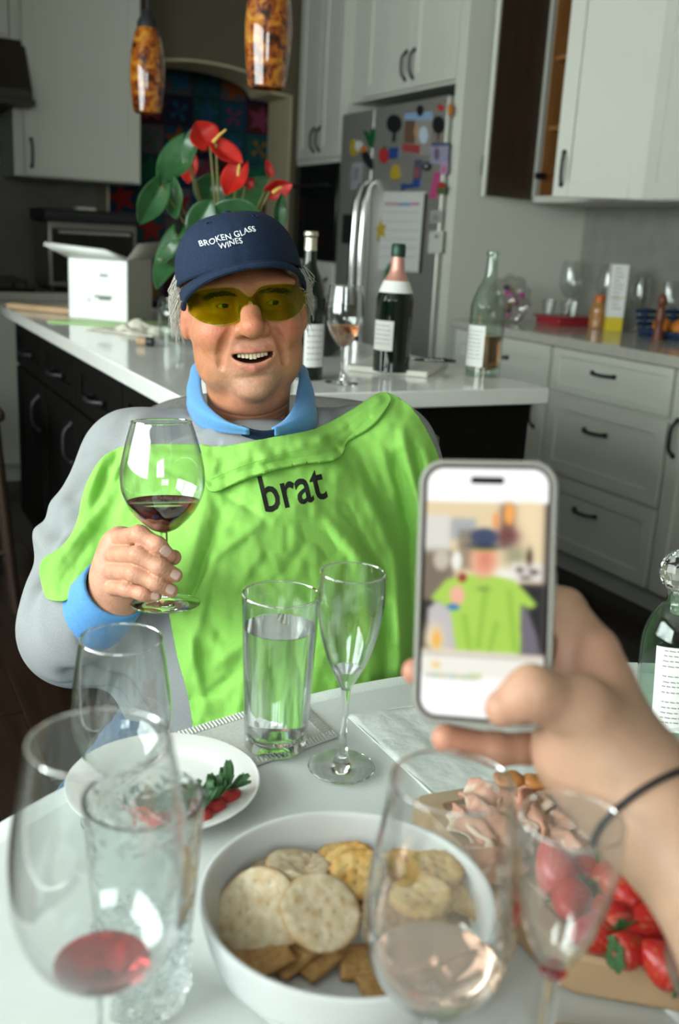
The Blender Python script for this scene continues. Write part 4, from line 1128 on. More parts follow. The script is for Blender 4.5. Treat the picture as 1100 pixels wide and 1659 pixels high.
# ---- head
HC = P(394, 490, 1.345)
HM = (Matrix.Rotation(R(11), 3, 'Z') @ Matrix.Rotation(R(-6.0), 3, 'Y') @ Matrix.Rotation(R(-3), 3, 'X'))
HMn = np.array(HM, dtype=np.float32); HCn = nvec(HC)
def hw(p): return HC + HM @ Vector(p)            # head coordinates -> place
def head_sdf(Q):
    S = Q.copy(); S[:, 0] = np.abs(S[:, 0])
    d = s_ell(Q, (-.002, .018, .036), (.077, .095, .072))
    d = smin(d, s_ell(Q, (0, -.006, -.022), (.0745, .080, .082)), .03)
    d = smin(d, s_ell(Q, (0, -.014, -.074), (.062, .066, .046)), .035)
    d = smin(d, s_ell(S, (.043, -.056, -.034), (.027, .026, .022)), .025)
    d = smin(d, s_ell(S, (.038, -.074, -.036), (.018, .016, .016)), .02)
    d = smin(d, s_ell(S, (.042, -.032, -.080), (.022, .032, .026)), .025)
    d = smin(d, s_ell(Q, (0, -.073, -.109), (.022, .019, .0155)), .022)
    d = smin(d, s_ell(S, (.030, -.071, .024), (.034, .017, .010)), .02)
    d = smin(d, s_ell(Q, (0, -.064, -.070), (.036, .028, .030)), .022)
    # neck and the soft under-chin
    d = smin(d, s_cap(Q, (0, .030, -.07), (-.004, .048, -.25), .054, .062), .03)
    d = smin(d, s_ell(Q, (0, -.002, -.128), (.046, .054, .026)), .03)
    # eye sockets, lids, bags
    d = smax(d, -s_ell(S, (.032, -.101, .003), (.020, .018, .012)), .014)
    d = smin(d, s_ell(S, (.032, -.0735, .000), (.017, .0135, .0125)), .005)
    d = smin(d, s_ell(S, (.033, -.078, -.018), (.016, .008, .006)), .012)
    d = smax(d, -s_ell(S, (.032, -.092, -.001), (.0125, .012, .0036)), .002)
    # nose
    d = smin(d, s_chain(Q, [(0, -.083, .010), (0, -.100, -.010), (0, -.1135, -.0275)], [.0085, .0110, .0150], .01), .014)
    d = smin(d, s_ell(S, (.0160, -.0985, -.0320), (.0088, .0125, .0090)), .008)
    d = smax(d, -s_ell(S, (.0080, -.105, -.0405), (.0042, .0065, .0040)), .003)
    # smile folds
    fold = s_chain(S, [(.0245, -.098, -.029), (.0350, -.090, -.045), (.0415, -.080, -.066), (.0410, -.076, -.076)], [.001, .0015, .001, .0003])
    d = d + .0085 * np.exp(-(np.maximum(fold, 0) / .0040) ** 2)
    fold = s_chain(S, [(.0335, -.085, -.084), (.0340, -.078, -.106)], [.001, .001])
    d = d + .0009 * np.exp(-(np.maximum(fold, 0) / .0045) ** 2)
    d = d + .0034 * gauss(Q, (0, -.088, -.0930), (.020, .03, .0045))
    # lips bent into a smile
    W = Q.copy(); W[:, 2] -= 6.5 * Q[:, 0] ** 2
    d = smin(d, s_chain(W, [(-.030, -.080, -.0650), (-.014, -.0910, -.0590), (0, -.0940, -.0600), (.014, -.0910, -.0590), (.030, -.080, -.0650)], [.0022, .0036, .0038, .0036, .0022]), .006)
    d = smin(d, s_chain(W, [(-.027, -.080, -.0695), (-.014, -.0905, -.0775), (0, -.0940, -.0800), (.014, -.0905, -.0775), (.027, -.080, -.0695)], [.0028, .0052, .0062, .0052, .0028]), .007)
    d = smax(d, -s_ell(W, (0, -.094, -.0685), (.0262, .028, .0062)), .003)
    # ears
    d = smin(d, s_ell(S, (.0800, .012, -.012), (.0085, .019, .033)), .010)
    d = smax(d, -s_ell(S, (.0895, .007, -.008), (.006, .009, .016)), .004)
    # wrinkles at the eyes' corners and on the neck
    for a, b in (((.054, -.062, -.004), (.066, -.044, .002)), ((.054, -.061, -.010), (.066, -.044, -.014)), ((.050, -.066, -.018), (.062, -.050, -.027))):
        d = d + .0009 * np.exp(-(np.maximum(s_cap(S, a, b, 0, 0), 0) / .0018) ** 2)
    for z in (-.150, -.166): d = d + .0012 * np.exp(-((Q[:, 2] - z - .010 * (Q[:, 0] / .05) ** 2) / .0022) ** 2) * (Q[:, 1] < -.0)
    return d
v, F = surface(head_sdf, (-.105, -.135, -.235), (.105, .130, .135), .0019)
x, y, z = v.T; S = np.abs(x)
base = np.array([.48, .195, .10]); c = np.tile(base, (len(v), 1))
def mixc(c, w, col): return c * (1 - w[:, None]) + np.array(col) * w[:, None]
Sv = v.copy(); Sv[:, 0] = S
c = mixc(c, .60 * gauss(Sv, (.043, -.085, -.035), (.026, .06, .022)), (.50, .140, .085))
c = mixc(c, .50 * gauss(v, (0, -.115, -.028), (.018, .03, .014)), (.52, .155, .10))
c = mixc(c, .40 * gauss(Sv, (.08, .0, -.02), (.02, .06, .04)), (.60, .22, .15))
stub = np.clip(gauss(v, (0, -.09, -.100), (.05, .06, .036)) + .8 * gauss(v, (0, -.1, -.051), (.024, .03, .006)), 0, 1)
rs = np.random.RandomState(3); c = mixc(c, stub * (.16 + .20 * (rs.rand(len(v)) > .6)), (.50, .44, .40))
fr = np.clip(gauss(v, (0, -.02, -.19), (.09, .09, .05)), 0, 1); c = mixc(c, .35 * fr, (.50, .20, .13))
W = v.copy(); W[:, 2] -= 6.5 * x ** 2
lip = np.clip(gauss(W, (0, -.093, -.0810), (.020, .02, .0052)) * 1.25 + gauss(W, (0, -.094, -.0590), (.021, .02, .0036)), 0, 1)
c = mixc(c, .75 * lip, (.50, .15, .12))
cav = (s_ell(W.astype(np.float32), (0, -.094, -.0685), (.0263, .028, .0064)) < .0008) & (y > -.0905)
c[cav] = (.07, .015, .012)
head = body('head', hw((0, 0, 0)) and (v @ HMn.T + HCn), F, M_skin, man, c, MO)
# eyes, teeth
for sx in (-1, 1):
    e = MAN.part('eye', MB().ball(hw((sx * .032, -.0735, -.0005)), .0112, 20, 14), M_eye)
    MAN.part('iris', MB().ball(hw((sx * .032 + .0015, -.0815, -.0005)), (.0052, .0040, .0052), 16, 10, HM), M_iris, parent=e)
tb = MAN.part('teeth', MB().grid(lambda u, w_: hw(((u - .5) * .040, -.0835 + 13 * ((u - .5) * .040) ** 2, -.0615 - w_ * .0060 + 6.5 * ((u - .5) * .040) ** 2)), 20, 3), M_tooth, solid=.001)
for k in range(-4, 4):
    tx = (k + .5) * .0049; hgt = .0054 if k in (-1, 0) else .0048
    MAN.part('tooth', MB().obox(hw((tx, -.0868 + 13 * tx * tx, -.0650 + 6.5 * tx * tx - (.0006 if k in (-1, 0) else 0))), (.00232, .0014, hgt * .85), HM @ Matrix.Rotation(26 * tx, 3, 'Z')), M_tooth, parent=tb, bevel=.0011, segs=3)
# hair tufts under the cap, eyebrows
rh = random.Random(11)
def strands(name, n, fn, r, m):
    mb = MB()
    for _ in range(n):
        p0, p1, p2 = fn()
        mb.tube([hw(p0), hw(p1), hw(p2)], [r, r * .9, r * .25], 4, caps=False)
    return MAN.part(name, mb, m)
def tuft(sx):
    def fn():
        yy = rh.uniform(-.012, .085); z0 = rh.uniform(.0, .045)
        bx = .0785 + rh.uniform(-.002, .008)
        L = rh.uniform(.020, .050) * (1.2 if yy > .02 else .75)
        return ((sx * bx, yy, z0), (sx * (bx + rh.uniform(.005, .014)), yy + rh.uniform(0, .01), z0 - L * .55), (sx * (bx + rh.uniform(.002, .016)), yy + rh.uniform(.004, .02), z0 - L))
    return fn
for sx in (-1, 1): strands('hair', 330, tuft(sx), .0007, M_hair)
def nape():
    a = rh.uniform(-1, 1) * 1.1; rx, ry = .078, .1
    p = lambda z, q: (rx * q * math.sin(a), .02 + ry * q * math.cos(a), z)
    z0 = rh.uniform(-.02, .03)
    return p(z0, 1.0), p(z0 - .03, 1.02), p(z0 - .06, .98)
strands('hair', 120, nape, .0014, M_hair)
for sx in (-1, 1):
    def brow():
        t = rh.random(); xx = sx * (.012 + .040 * t)
        z0 = .0120 + .003 * math.sin(t * 2.8) - .004 * t * t + rh.uniform(-.0025, .0025); yy = -.0925 + .020 * t ** 1.6
        return (xx, yy, z0), (xx + sx * .004, yy - .001, z0 + .001), (xx + sx * .009, yy + .002, z0 + .0005)
    strands('eyebrow', 46, brow, .0006, M_hairdk)

# ---- cap: six-panel crown, button, eyelets, curved visor, stitched lettering
CROT = Matrix.Rotation(R(-5.5), 3, 'Y')
def cw_(p):             # cap coordinates -> place
    p = Vector(p) - Vector((0, .014, .035)); return hw(CROT @ p + Vector((-.003, .014, .035)))
def crown_pt(a, e, r_add=0.0):
    """azimuth a (0 = front), e 0 rim .. 1 top"""
    fx, fy = math.sin(a), -math.cos(a)
    zr = .030 + .016 * math.cos(a); zt = .1165
    q = math.cos(e * PI / 2); front = max(0, math.cos(a))
    q = q ** (.62 + .10 * (1 - front))
    rx, ry = .0845, .110
    seam = 0
    for k in range(6):
        da = (a - k * PI / 3 + PI) % (2 * PI) - PI
        seam += math.exp(-(da * q / .03) ** 2)
    s = q + (r_add - .0010 * seam + .0012 * math.sin(a * 5 + e * 4) * (1 - e)) / .09
    zz = zr + (zt - zr) * math.sin(e * PI / 2) ** .95
    return Vector((rx * s * fx, .014 + ry * s * fy, zz + r_add * e))
NA, NE = 96, 26
cm = MB().grid(lambda u, w_: crown_pt(u * 2 * PI, w_), NA, NE, closed_u=True)
bv = BVHTree.FromPolygons([Vector(p) for p in cm.v], cm.f)
cm.v = [tuple(cw_(p)) for p in cm.v]
cap_root = MAN.part('cap', cm, M_navytwill, sharp=80, solid=.002, label='navy baseball cap with white stitched lettering')
MAN.part('button', MB().ball(cw_((0, .014, .1175)), (.0065, .0065, .004), 14, 8, HM), M_navytwill, parent=cap_root)
for k in range(6):
    a = (k + .5) * PI / 3; p = crown_pt(a, .62, .0012); nn = Vector((p.x / .09 ** 2, (p.y - .014) / .11 ** 2, (p.z - .03) / .1 ** 2)).normalized()
    t1 = nn.cross(Vector((0, 0, 1))).normalized(); t2 = nn.cross(t1)
    MAN.part('eyelet', MB().tube([cw_(p + (t1 * math.cos(b) + t2 * math.sin(b)) * .0032) for b in [i * PI / 6 for i in range(13)]], .0009, 6), M_navytwill, parent=cap_root)
def visor_pt(u, w_, dz=0):
    a = u * R(72)
    p = crown_pt(a, 0.02, .0005)
    f = w_ * (.066 * (1 - abs(u) ** 2.6) + .004)
    side = 1 + .10 * w_ * (1 - u * u)
    drop = -.039 * abs(u) ** 2.1 * (.55 + .45 * w_) - .002 * w_
    return Vector((p.x * side, p.y - f, .0462 + drop + dz + .003 * math.sin(PI * w_) * (1 - u * u)))
vm = MB().grid(lambda u, w_: cw_(visor_pt(u * 2 - 1, w_)), 56, 14)
vo = MAN.part('visor', vm, M_navytwill, parent=cap_root, solid=.0042)
vm = MB()
for w_ in (.2, .35, .5, .65, .8, .93):
    vm.tube([cw_(visor_pt(-1 + 2 * k / 48, w_, .0024)) for k in range(49)], .0005, 5)
MAN.part('stitching', vm, M_navytwill, parent=vo)
vm = MB().tube([cw_(visor_pt(-1 + 2 * k / 48, 1.0, 0)) for k in range(49)], .0036, 8)
MAN.part('visor_edge', vm, M_navytwill, parent=vo)
def stitch_text(body_, size, cx, cz, ang, wob):
    vs, fs = fine_text(body_, size, size * .12)
    mb = MB(); out = []
    ca, sa = math.cos(ang), math.sin(ang)
    for tx, ty, _ in vs:
        ty2 = ty + wob * math.sin(tx * 260) ; tx2 = tx
        X = cx + tx2 * ca - ty2 * sa; Zc = cz + tx2 * sa + ty2 * ca
        h = bv.ray_cast(Vector((X, -.3, Zc)), Vector((0, 1, 0)))
        p = h[0] if h[0] is not None else Vector((X, -.09, Zc))
        out.append(cw_(p + Vector((0, -.0016, .0004))))
    mb.add(out, fs)
    return mb
for body_, size, cx, cz, ang in (('BROKEN', .0104, -.0270, .0790, R(6)), ('GLASS', .0104, .0110, .0835, R(7)), ('WINES', .0100, -.0095, .0720, R(6))):
    MAN.part('lettering', stitch_text(body_, size, cx, cz, ang, .0009), M_thread, parent=cap_root, solid=.0012, label='white stitched lettering')

# ---- yellow wrap glasses
def lens_pt(u, w_):
    x = u * .0755; ax = abs(x)
    zt = .0185 - .010 * math.exp(-(ax / .010) ** 2) + .003 * math.sin(min(ax / .07, 1) * PI) - .006 * max(0, (ax - .05) / .025) ** 2
    t = min(abs(ax - .0375) / .0405, 1)
    zb = .002 - .0255 * (1 - t ** 2.2) ** .62 + .012 * math.exp(-(ax / .007) ** 2)
    zb = min(zb, zt - .005)
    y = -.106 + 5.4 * x * x + 480 * x ** 4 + .004 * (1 - math.exp(-(ax / .02) ** 2)) * (1 - 2 * w_) * .4
    y += .004 * math.exp(-(ax / .010) ** 2) * -1.0
    return Vector((x, y, zb + (zt - zb) * w_))
gl = MAN.part('glasses', MB().grid(lambda u, w_: hw(lens_pt(2 * u - 1, w_)), 80, 14), M_lens, solid=.0012, label='yellow tinted wraparound glasses')
for w_ in (0, 1):
    MAN.part('rim', MB().tube([hw(lens_pt(-1 + 2 * k / 80, w_)) for k in range(81)], .00045, 6), M_lensf, parent=gl)
for sx in (-1, 1):
    p = lens_pt(sx, .6)
    MAN.part('temple', MB().tube([hw(p), hw((sx * .0795, p.y + .020, .007)), hw((sx * .0815, -.005, .006)), hw((sx * .083, .025, .002)), hw((sx * .080, .045, -.016))], [.0042, .0040, .003, .0028, .002], 8, flat=.5), M_lensf, parent=gl)
    MAN.part('nose_pad', MB().ball(hw((sx * .0125, -.098, -.008)), (.0025, .005, .007), 10, 8, HM), M_lensf, parent=gl)

# ---- sweatshirt
def smp(px, py, D): return nvec(P(px, py, D))
SH_R, SH_L = smp(222, 752, 1.43), smp(622, 738, 1.44)
EL_R = smp(124, 1020, 1.30); WR_R = smp(150, 998, 1.178)
EL_L = smp(745, 1000, 1.42); WR_L = smp(800, 1110, 1.24)
NB = smp(408, 742, 1.455)
def arm_wr(Q, a, b, amp, n, ph):
    """soft creases running round a sleeve"""
    ab = b - a; L2 = float(ab @ ab); t = ((Q - a) @ ab) / L2
    w = np.clip(t * 4, 0, 1) * np.clip((1.15 - t) * 4, 0, 1)
    side = np.sin(Q[:, 0] * 37 + Q[:, 2] * 29 + ph)
    return amp * w * np.sin(t * n + 2.2 * side + ph)
def sweater_sdf(Q):
    d = s_ell(Q, smp(418, 890, 1.40), (.195, .145, .185))
    d = smin(d, s_ell(Q, smp(425, 1040, 1.30), (.205, .155, .165)), .08)
    d = smin(d, s_cap(Q, smp(430, 1120, 1.33), smp(430, 1240, 1.33), .15, .16), .06)
    d = smin(d, s_chain(Q, [SH_R, smp(300, 725, 1.45), NB, smp(520, 722, 1.46), SH_L], [.070, .056, .050, .056, .070]), .05)
    arm = s_chain(Q, [SH_R, smp(150, 890, 1.37), EL_R], [.076, .074, .070], .02)
    fore = s_chain(Q, [EL_R, smp(132, 1015, 1.20), WR_R], [.069, .066, .043], .02)
    d = smin(d, smin(arm, fore, .025), .035)
    arm = s_chain(Q, [SH_L, smp(690, 880, 1.45), EL_L, WR_L], [.072, .064, .058, .045], .03)
    d = smin(d, arm, .035)
    # neck opening ring, hem
    # creases
    d = d + arm_wr(Q, SH_R, EL_R, .0035, 17, .4) * (np.abs(Q[:, 0] + .30) < .14)
    d = d + arm_wr(Q, EL_R, WR_R, .0042, 15, 1.7) * (Q[:, 0] < -.16)
    for a, b, w, h in (((95, 1035, 1.2), (190, 1010, 1.12), .007, .006), ((60, 985, 1.22), (140, 1075, 1.17), .008, .006), ((100, 1105, 1.2), (200, 1075, 1.14), .009, .006),
                       ((60, 940, 1.25), (120, 985, 1.18), .008, .005), ((170, 1050, 1.15), (250, 1015, 1.12), .006, .004), ((150, 730, 1.37), (200, 690, 1.36), .010, .003),
                       ((250, 700, 1.35), (330, 720, 1.33), .006, .003), ((120, 800, 1.33), (165, 745, 1.34), .008, .004), ((110, 1010, 1.17), (170, 1045, 1.13), .006, .005), ((75, 1020, 1.2), (120, 1095, 1.16), .007, .005), ((130, 990, 1.16), (150, 1060, 1.13), .006, .004), ((100, 860, 1.3), (140, 820, 1.3), .008, .004), ((235, 1090, 1.13), (290, 1130, 1.12), .006, .004), ((215, 1040, 1.15), (270, 1090, 1.13), .007, .004), ((60, 900, 1.28), (105, 940, 1.22), .008, .005)):
        d = d + 1.7 * h * np.exp(-(np.maximum(s_cap(Q, smp(*a), smp(*b), 0, 0), 0) / (1.6 * w)) ** 2)
    return d
v, F = surface(sweater_sdf, (-.50, .95, .52), (.36, 1.72, 1.06), .0045)
# leave the collar hole and the cuff end open
nb = np.array(P(406, 655, 1.42)); keep = ((v[F].mean(1) - nb) ** 2).sum(1) > .066 ** 2
sw = body('sweatshirt', v, F[keep], M_sweat, man, None, MO)
def loft_tube(a, b, r0, r1, n=28, m=6, wav=.0):
    pts = [Vector(a).lerp(Vector(b), k / m) for k in range(m + 1)]
    return MB().tube(pts, [r0 + (r1 - r0) * k / m for k in range(m + 1)], n, caps=False)
# blue shirt cuff at the wrist
a, b = Vector(P(170, 985, 1.150)), Vector(P(206, 938, 1.085))
MAN.part('shirt_cuff', loft_tube(P(148, 1002, 1.176), P(188, 952, 1.128), .0430, .0375), M_blue, solid=.004, label='blue shirt cuff')
# polo collar
inn = [(484, 608, 1.42), (481, 632, 1.385), (475, 660, 1.335), (460, 682, 1.30), (440, 695, 1.28)]
out = [(498, 632, 1.45), (512, 662, 1.405), (512, 692, 1.355), (485, 702, 1.315), (446, 706, 1.280)]
inl = [(326, 606, 1.42), (327, 630, 1.385), (335, 655, 1.335), (365, 682, 1.295), (402, 698, 1.275)]
oul = [(308, 630, 1.45), (304, 660, 1.405), (322, 690, 1.355), (358, 700, 1.310), (404, 704, 1.278)]
def cr(pts, t):
    n = len(pts) - 1; f = min(max(t * n, 0), n - 1e-6); i = int(f); f -= i
    p = [Vector(pts[min(max(i + k, 0), n)]) for k in (-1, 0, 1, 2)]
    return .5 * ((2 * p[1]) + (p[2] - p[0]) * f + (2 * p[0] - 5 * p[1] + 4 * p[2] - p[3]) * f * f + (3 * p[1] - p[0] - 3 * p[2] + p[3]) * f ** 3)
back_i = [P(472, 584, 1.48), P(405, 572, 1.52), P(334, 582, 1.48)]
back_o = [P(488, 612, 1.52), P(405, 604, 1.57), P(320, 610, 1.52)]
I3 = [P(*q) for q in inl[::-1]] + back_i[::-1] + [P(*q) for q in inn]
O3 = [P(*q) for q in oul[::-1]] + back_o[::-1] + [P(*q) for q in out]
def collar(u, w_):
    a = cr(I3, u); b = cr(O3, u); p = a.lerp(b, w_)
    bulge = .010 * math.sin(PI * min(w_ * 1.1, 1)) * (1 - .3 * abs(2 * u - 1))
    nrm = (p - Vector(P(404, 650, 1.40))); nrm.z = 0; nrm.normalize()
    return p + nrm * bulge + Vector((0, 0, .006 * math.sin(PI * w_)))
MAN.part('collar', MB().grid(collar, 64, 10), M_blue, solid=.003, label='blue polo collar')
MAN.part('placket', MB().grid(lambda u, w_: P(392 + 72 * u, 690 + 30 * w_ + 8 * math.sin(PI * u), 1.292 + .01 * w_ + .008 * (2 * u - 1) ** 2), 12, 6), M_navytwill, solid=.002, label='dark shirt placket')

# ---- jeans and shoes under the table
def jeans_sdf(Q):
    hip = (-.10, 1.34, .55)
    d = s_ell(Q, hip, (.19, .15, .11))
    for kx, sx in ((-.255, -1), (.05, 1)):
        d = smin(d, s_chain(Q, [(-.10 + sx * .09, 1.32, .535), (kx, .93, .555), (kx + sx * .03, .95, .10)], [.098, .072, .052]), .03)
    return d + .002 * np.sin(Q[:, 1] * 90 + Q[:, 0] * 40)
v, F = surface(jeans_sdf, (-.40, .78, .04), (.22, 1.52, .70), .009)
body('jeans', v, F, M_jean, man, None, MO)
for kx in (-.285, .08):
    MAN.part('shoe', MB().ball((kx, .90, .045), (.046, .13, .045), 20, 12), M_shoe)

# ---- the hand round the stem
FING = {'index': [(190, 873, 1.110), (226, 866, 1.048), (256, 884, 1.040), (274, 901, 1.050)],
        'middle': [(178, 899, 1.110), (224, 899, 1.042), (260, 919, 1.036), (284, 932, 1.047)],
        'ring': [(172, 924, 1.113), (220, 929, 1.045), (254, 945, 1.040), (277, 957, 1.050)],
        'little': [(174, 950, 1.117), (207, 955, 1.058), (233, 962, 1.050), (253, 967, 1.056)]}
FR = {'index': (.0105, .0093, .0088, .0076), 'middle': (.0105, .0093, .0089, .0077), 'ring': (.0104, .0091, .0086, .0074), 'little': (.0092, .0080, .0074, .0066)}
def hand_sdf(Q):
    wrist = smp(184, 978, 1.135)
    d = s_chain(Q, [smp(150, 1010, 1.18), wrist, smp(190, 945, 1.128)], [.027, .026, .027], .01)
    d = smin(d, s_ell(Q, smp(196, 915, 1.122), (.026, .020, .042)), .03)
    d = smin(d, s_chain(Q, [smp(196, 886, 1.115), smp(184, 950, 1.122)], [.016, .016]), .02)
    for n_, pts in FING.items():
        c_ = s_chain(Q, [smp(*q) for q in pts], FR[n_], .006)
        pp = smp(pts[1][0], pts[1][1], pts[1][2] - .004)
        c_ = c_ - .0010 * gauss(Q, pp, (.010, .010, .008))
        d = smin(d, c_, .0022)
    th = s_chain(Q, [smp(200, 940, 1.125), smp(228, 915, 1.095), smp(258, 905, 1.078), smp(281, 903, 1.068)], [.017, .0125, .0108, .0085], .006)
    d = smin(d, th, .006)
    for pts in FING.values():           # knuckle creases
        for a, b, amt in ((1, 2, .0), (2, 3, -.15)):
            p, q = Vector(smp(*pts[a])), Vector(smp(*pts[b]))
            ax = (q - p).normalized()
            for k in (-.0035, 0, .0035):
                t = (Q - nvec(p + ax * k)) @ nvec(ax)
                d = d + .0009 * np.exp(-(t / .0009) ** 2) * gauss(Q, p, .013)
    return d
v, F = surface(hand_sdf, np.array(P(215, 930, 1.09)) - .115, np.array(P(215, 930, 1.09)) + .105, .00155)
c = np.tile(np.array([.53, .265, .17]), (len(v), 1))
for pts in FING.values():
    c = mixc(c, .55 * gauss(v, smp(*pts[1]), .011), (.58, .24, .16)); c = mixc(c, .55 * gauss(v, smp(*pts[3]), .012), (.60, .24, .17)); c = mixc(c, .35 * gauss(v, smp(*pts[0]), .014), (.58, .25, .17))
for a_, b_ in (('index', 'middle'), ('middle', 'ring'), ('ring', 'little')): pass
hand = body('hand', v, F, M_skin, man, c, MO)
hb = BVHTree.FromPolygons([Vector(q) for q in v], [tuple(f) for f in F])
def nail(tip, ang, w, L, parent, toward=None, m=None):
    """thin curved nail laid on the skin facing the lens"""
    cpt = Vector(P(*tip)); d0 = (cpt - CAM).normalized()
    ca, sa = math.cos(ang), math.sin(ang); mb = MB()
    right = CM @ Vector((1, 0, 0)); up = CM @ Vector((0, 1, 0))
    A = right * ca + up * sa; B = up * ca - right * sa
    def fn(u, w_):
        uu, ww = 2 * u - 1, 2 * w_ - 1
        rr = math.sqrt(max(1 - .45 * ww * ww, .05)); s = cpt + A * (uu * L / 2 * (1 - .12 * ww * ww)) + B * (ww * w / 2 * (1 - .22 * abs(uu) ** 3))
        h = parent.ray_cast(s - d0 * .05, d0)
        p = h[0] if h[0] is not None else s
        return p - d0 * (.0007 * (1 - .6 * max(abs(uu), abs(ww)) ** 4))
    return mb.grid(fn, 10, 8)
for tip, ang, w, L in (((268, 893, 1.05), R(-38), .0105, .0115), ((284, 931, 1.05), R(-30), .0095, .0095), ((276, 955, 1.05), R(-25), .0095, .0095), ((251, 966, 1.05), R(-10), .0075, .0085)):
    MAN.part('nail', nail(tip, ang, w, L, hb), M_nail, parent=hand)

# ---- lime T-shirt draped over the front of him
G0x, G0y, GS = 48, 622, 3.0
NXg, NYg = 236, 200
gx = G0x + GS * np.arange(NXg); gy = G0y + GS * np.arange(NYg)
PX, PY = np.meshgrid(gx, gy)
fpx = 35 / 36 * 1659; CMn = np.array(CM, dtype=np.float32)
RAY = np.stack([(PX - 550) / fpx, -(PY - 829.5) / fpx, -np.ones_like(PX)], -1).reshape(-1, 3).astype(np.float32) @ CMn.T
Dm = np.full(len(RAY), .98, dtype=np.float32)
for _ in range(26):
    s = sweater_sdf(nvec(CAM) + RAY * Dm[:, None]); Dm += np.clip(s, -.02, .2) * .8
hit = s < .01
Dm[~hit] = 1.55
Dm = Dm.reshape(NYg, NXg) - .007
T_ = Dm.copy(); T_[T_ > 1.42] = 1.40
for it in range(420):                     # cloth pulled taut over the body beneath: never behind it
    A_ = np.pad(T_, 1, mode='edge')
    avg = (A_[:-2, 1:-1] + A_[2:, 1:-1] + A_[1:-1, :-2] + A_[1:-1, 2:]) / 4
    T_ = np.minimum(avg + .00004, Dm)
def seg_d(a, b):
    ab = np.array(b, float) - np.array(a, float); L2 = ab @ ab
    t = np.clip(((PX - a[0]) * ab[0] + (PY - a[1]) * ab[1]) / L2, 0, 1)
    return np.hypot(PX - a[0] - t * ab[0], PY - a[1] - t * ab[1]), t
FOLD = [((168, 742), (138, 806), 9, .010), ((190, 735), (150, 830), 7, -.006), ((210, 730), (170, 790), 6, .005), ((135, 850), (75, 940), 9, .006), ((150, 870), (95, 965), 8, -.006),
        ((180, 800), (120, 880), 12, .006), ((230, 760), (190, 850), 10, .005), ((250, 800), (215, 860), 8, -.004), ((150, 900), (200, 870), 7, .004),
        ((330, 800), (300, 960), 14, .006), ((360, 830), (300, 1010), 9, -.005), ((345, 900), (300, 1100), 10, .005), ((300, 1000), (330, 1150), 8, .004),
        ((420, 850), (345, 905), 7, .004), ((480, 850), (560, 900), 12, -.004), ((520, 830), (600, 930), 11, .005), ((555, 815), (640, 960), 10, -.006), ((600, 800), (655, 950), 12, .008),
        ((640, 740), (668, 900), 9, -.007), ((650, 700), (690, 860), 9, .008), ((670, 720), (712, 900), 7, -.005), ((615, 720), (645, 820), 9, .005), ((580, 730), (620, 830), 8, -.004),
        ((640, 900), (650, 1100), 10, .009), ((660, 880), (672, 1080), 7, -.008), ((620, 920), (625, 1100), 9, -.005), ((590, 900), (600, 1050), 12, .004), ((540, 930), (520, 1090), 15, .004),
        ((380, 960), (420, 900), 8, .004), ((345, 1080), (420, 1020), 12, .004), ((330, 1130), (385, 1090), 9, -.003), ((440, 900), (470, 960), 10, .003), ((500, 870), (450, 940), 9, -.003),
        ((690, 740), (735, 950), 10, .008), ((360, 800), (420, 835), 7, -.003), ((455, 700), (520, 690), 6, .002), ((250, 735), (330, 740), 6, .003), ((240, 750), (300, 775), 7, -.003)]
Wd = np.zeros_like(T_)
rf = np.random.RandomState(5)
for a, b, w_, h in FOLD:
    dd, t = seg_d(a, b); Wd += h * np.exp(-(dd / w_) ** 2) * np.sin(PI * np.clip(.12 + .76 * t, 0, 1))
def vnoise(sx, sy, seed):
    r = np.random.RandomState(seed); nx, ny = int(NXg * GS / sx) + 3, int(NYg * GS / sy) + 3
    g = r.rand(ny, nx) - .5; fx = (PX - G0x) / sx; fy = (PY - G0y) / sy
    ix, iy = fx.astype(int), fy.astype(int); u, w_ = fx - ix, fy - iy; u = u * u * (3 - 2 * u); w_ = w_ * w_ * (3 - 2 * w_)
    return (g[iy, ix] * (1 - u) + g[iy, ix + 1] * u) * (1 - w_) + (g[iy + 1, ix] * (1 - u) + g[iy + 1, ix + 1] * u) * w_
Wd += .0045 * (.3 - np.abs(vnoise(52, 80, 8))) + .003 * (.3 - np.abs(vnoise(30, 40, 9)))
Wd += .004 * vnoise(60, 75, 1) + .0035 * vnoise(24, 34, 2) + .0014 * vnoise(11, 14, 3)
T_ = np.minimum(T_ - 1.95 * Wd - .004, Dm + .007 - .0055)
OUT_ = [(166, 741), (182, 730), (205, 721), (255, 720), (330, 720), (350, 726), (430, 712), (500, 700), (525, 690), (560, 672), (600, 646), (620, 634), (640, 640), (668, 660), (692, 698), (712, 740),
        (722, 800), (732, 900), (738, 1000), (732, 1085), (720, 1190), (600, 1212), (500, 1215), (390, 1215), (316, 1215), (312, 1165), (302, 1112), (289, 1070), (281, 1030), (274, 990), (258, 952), (200, 925),
        (165, 930), (146, 944), (112, 974), (84, 974), (72, 968), (60, 909), (100, 889), (124, 855), (135, 795), (152, 760)]
NECK = [(322, 740), (330, 722), (352, 728), (430, 712), (500, 700), (525, 690), (560, 672), (600, 646), (620, 634), (636, 644), (626, 664), (604, 690), (572, 708), (560, 718), (557, 734), (545, 746), (515, 748), (480, 752),
        (430, 764), (390, 778), (358, 794), (345, 798), (336, 792), (328, 770)]
def resample(poly, step):
    out = []
    for (x0, y0), (x1, y1) in zip(poly, poly[1:] + poly[:1]):
        L = math.hypot(x1 - x0, y1 - y0); n = max(1, int(L / step))
        out += [(x0 + (x1 - x0) * k / n, y0 + (y1 - y0) * k / n) for k in range(n)]
    return np.array(out)
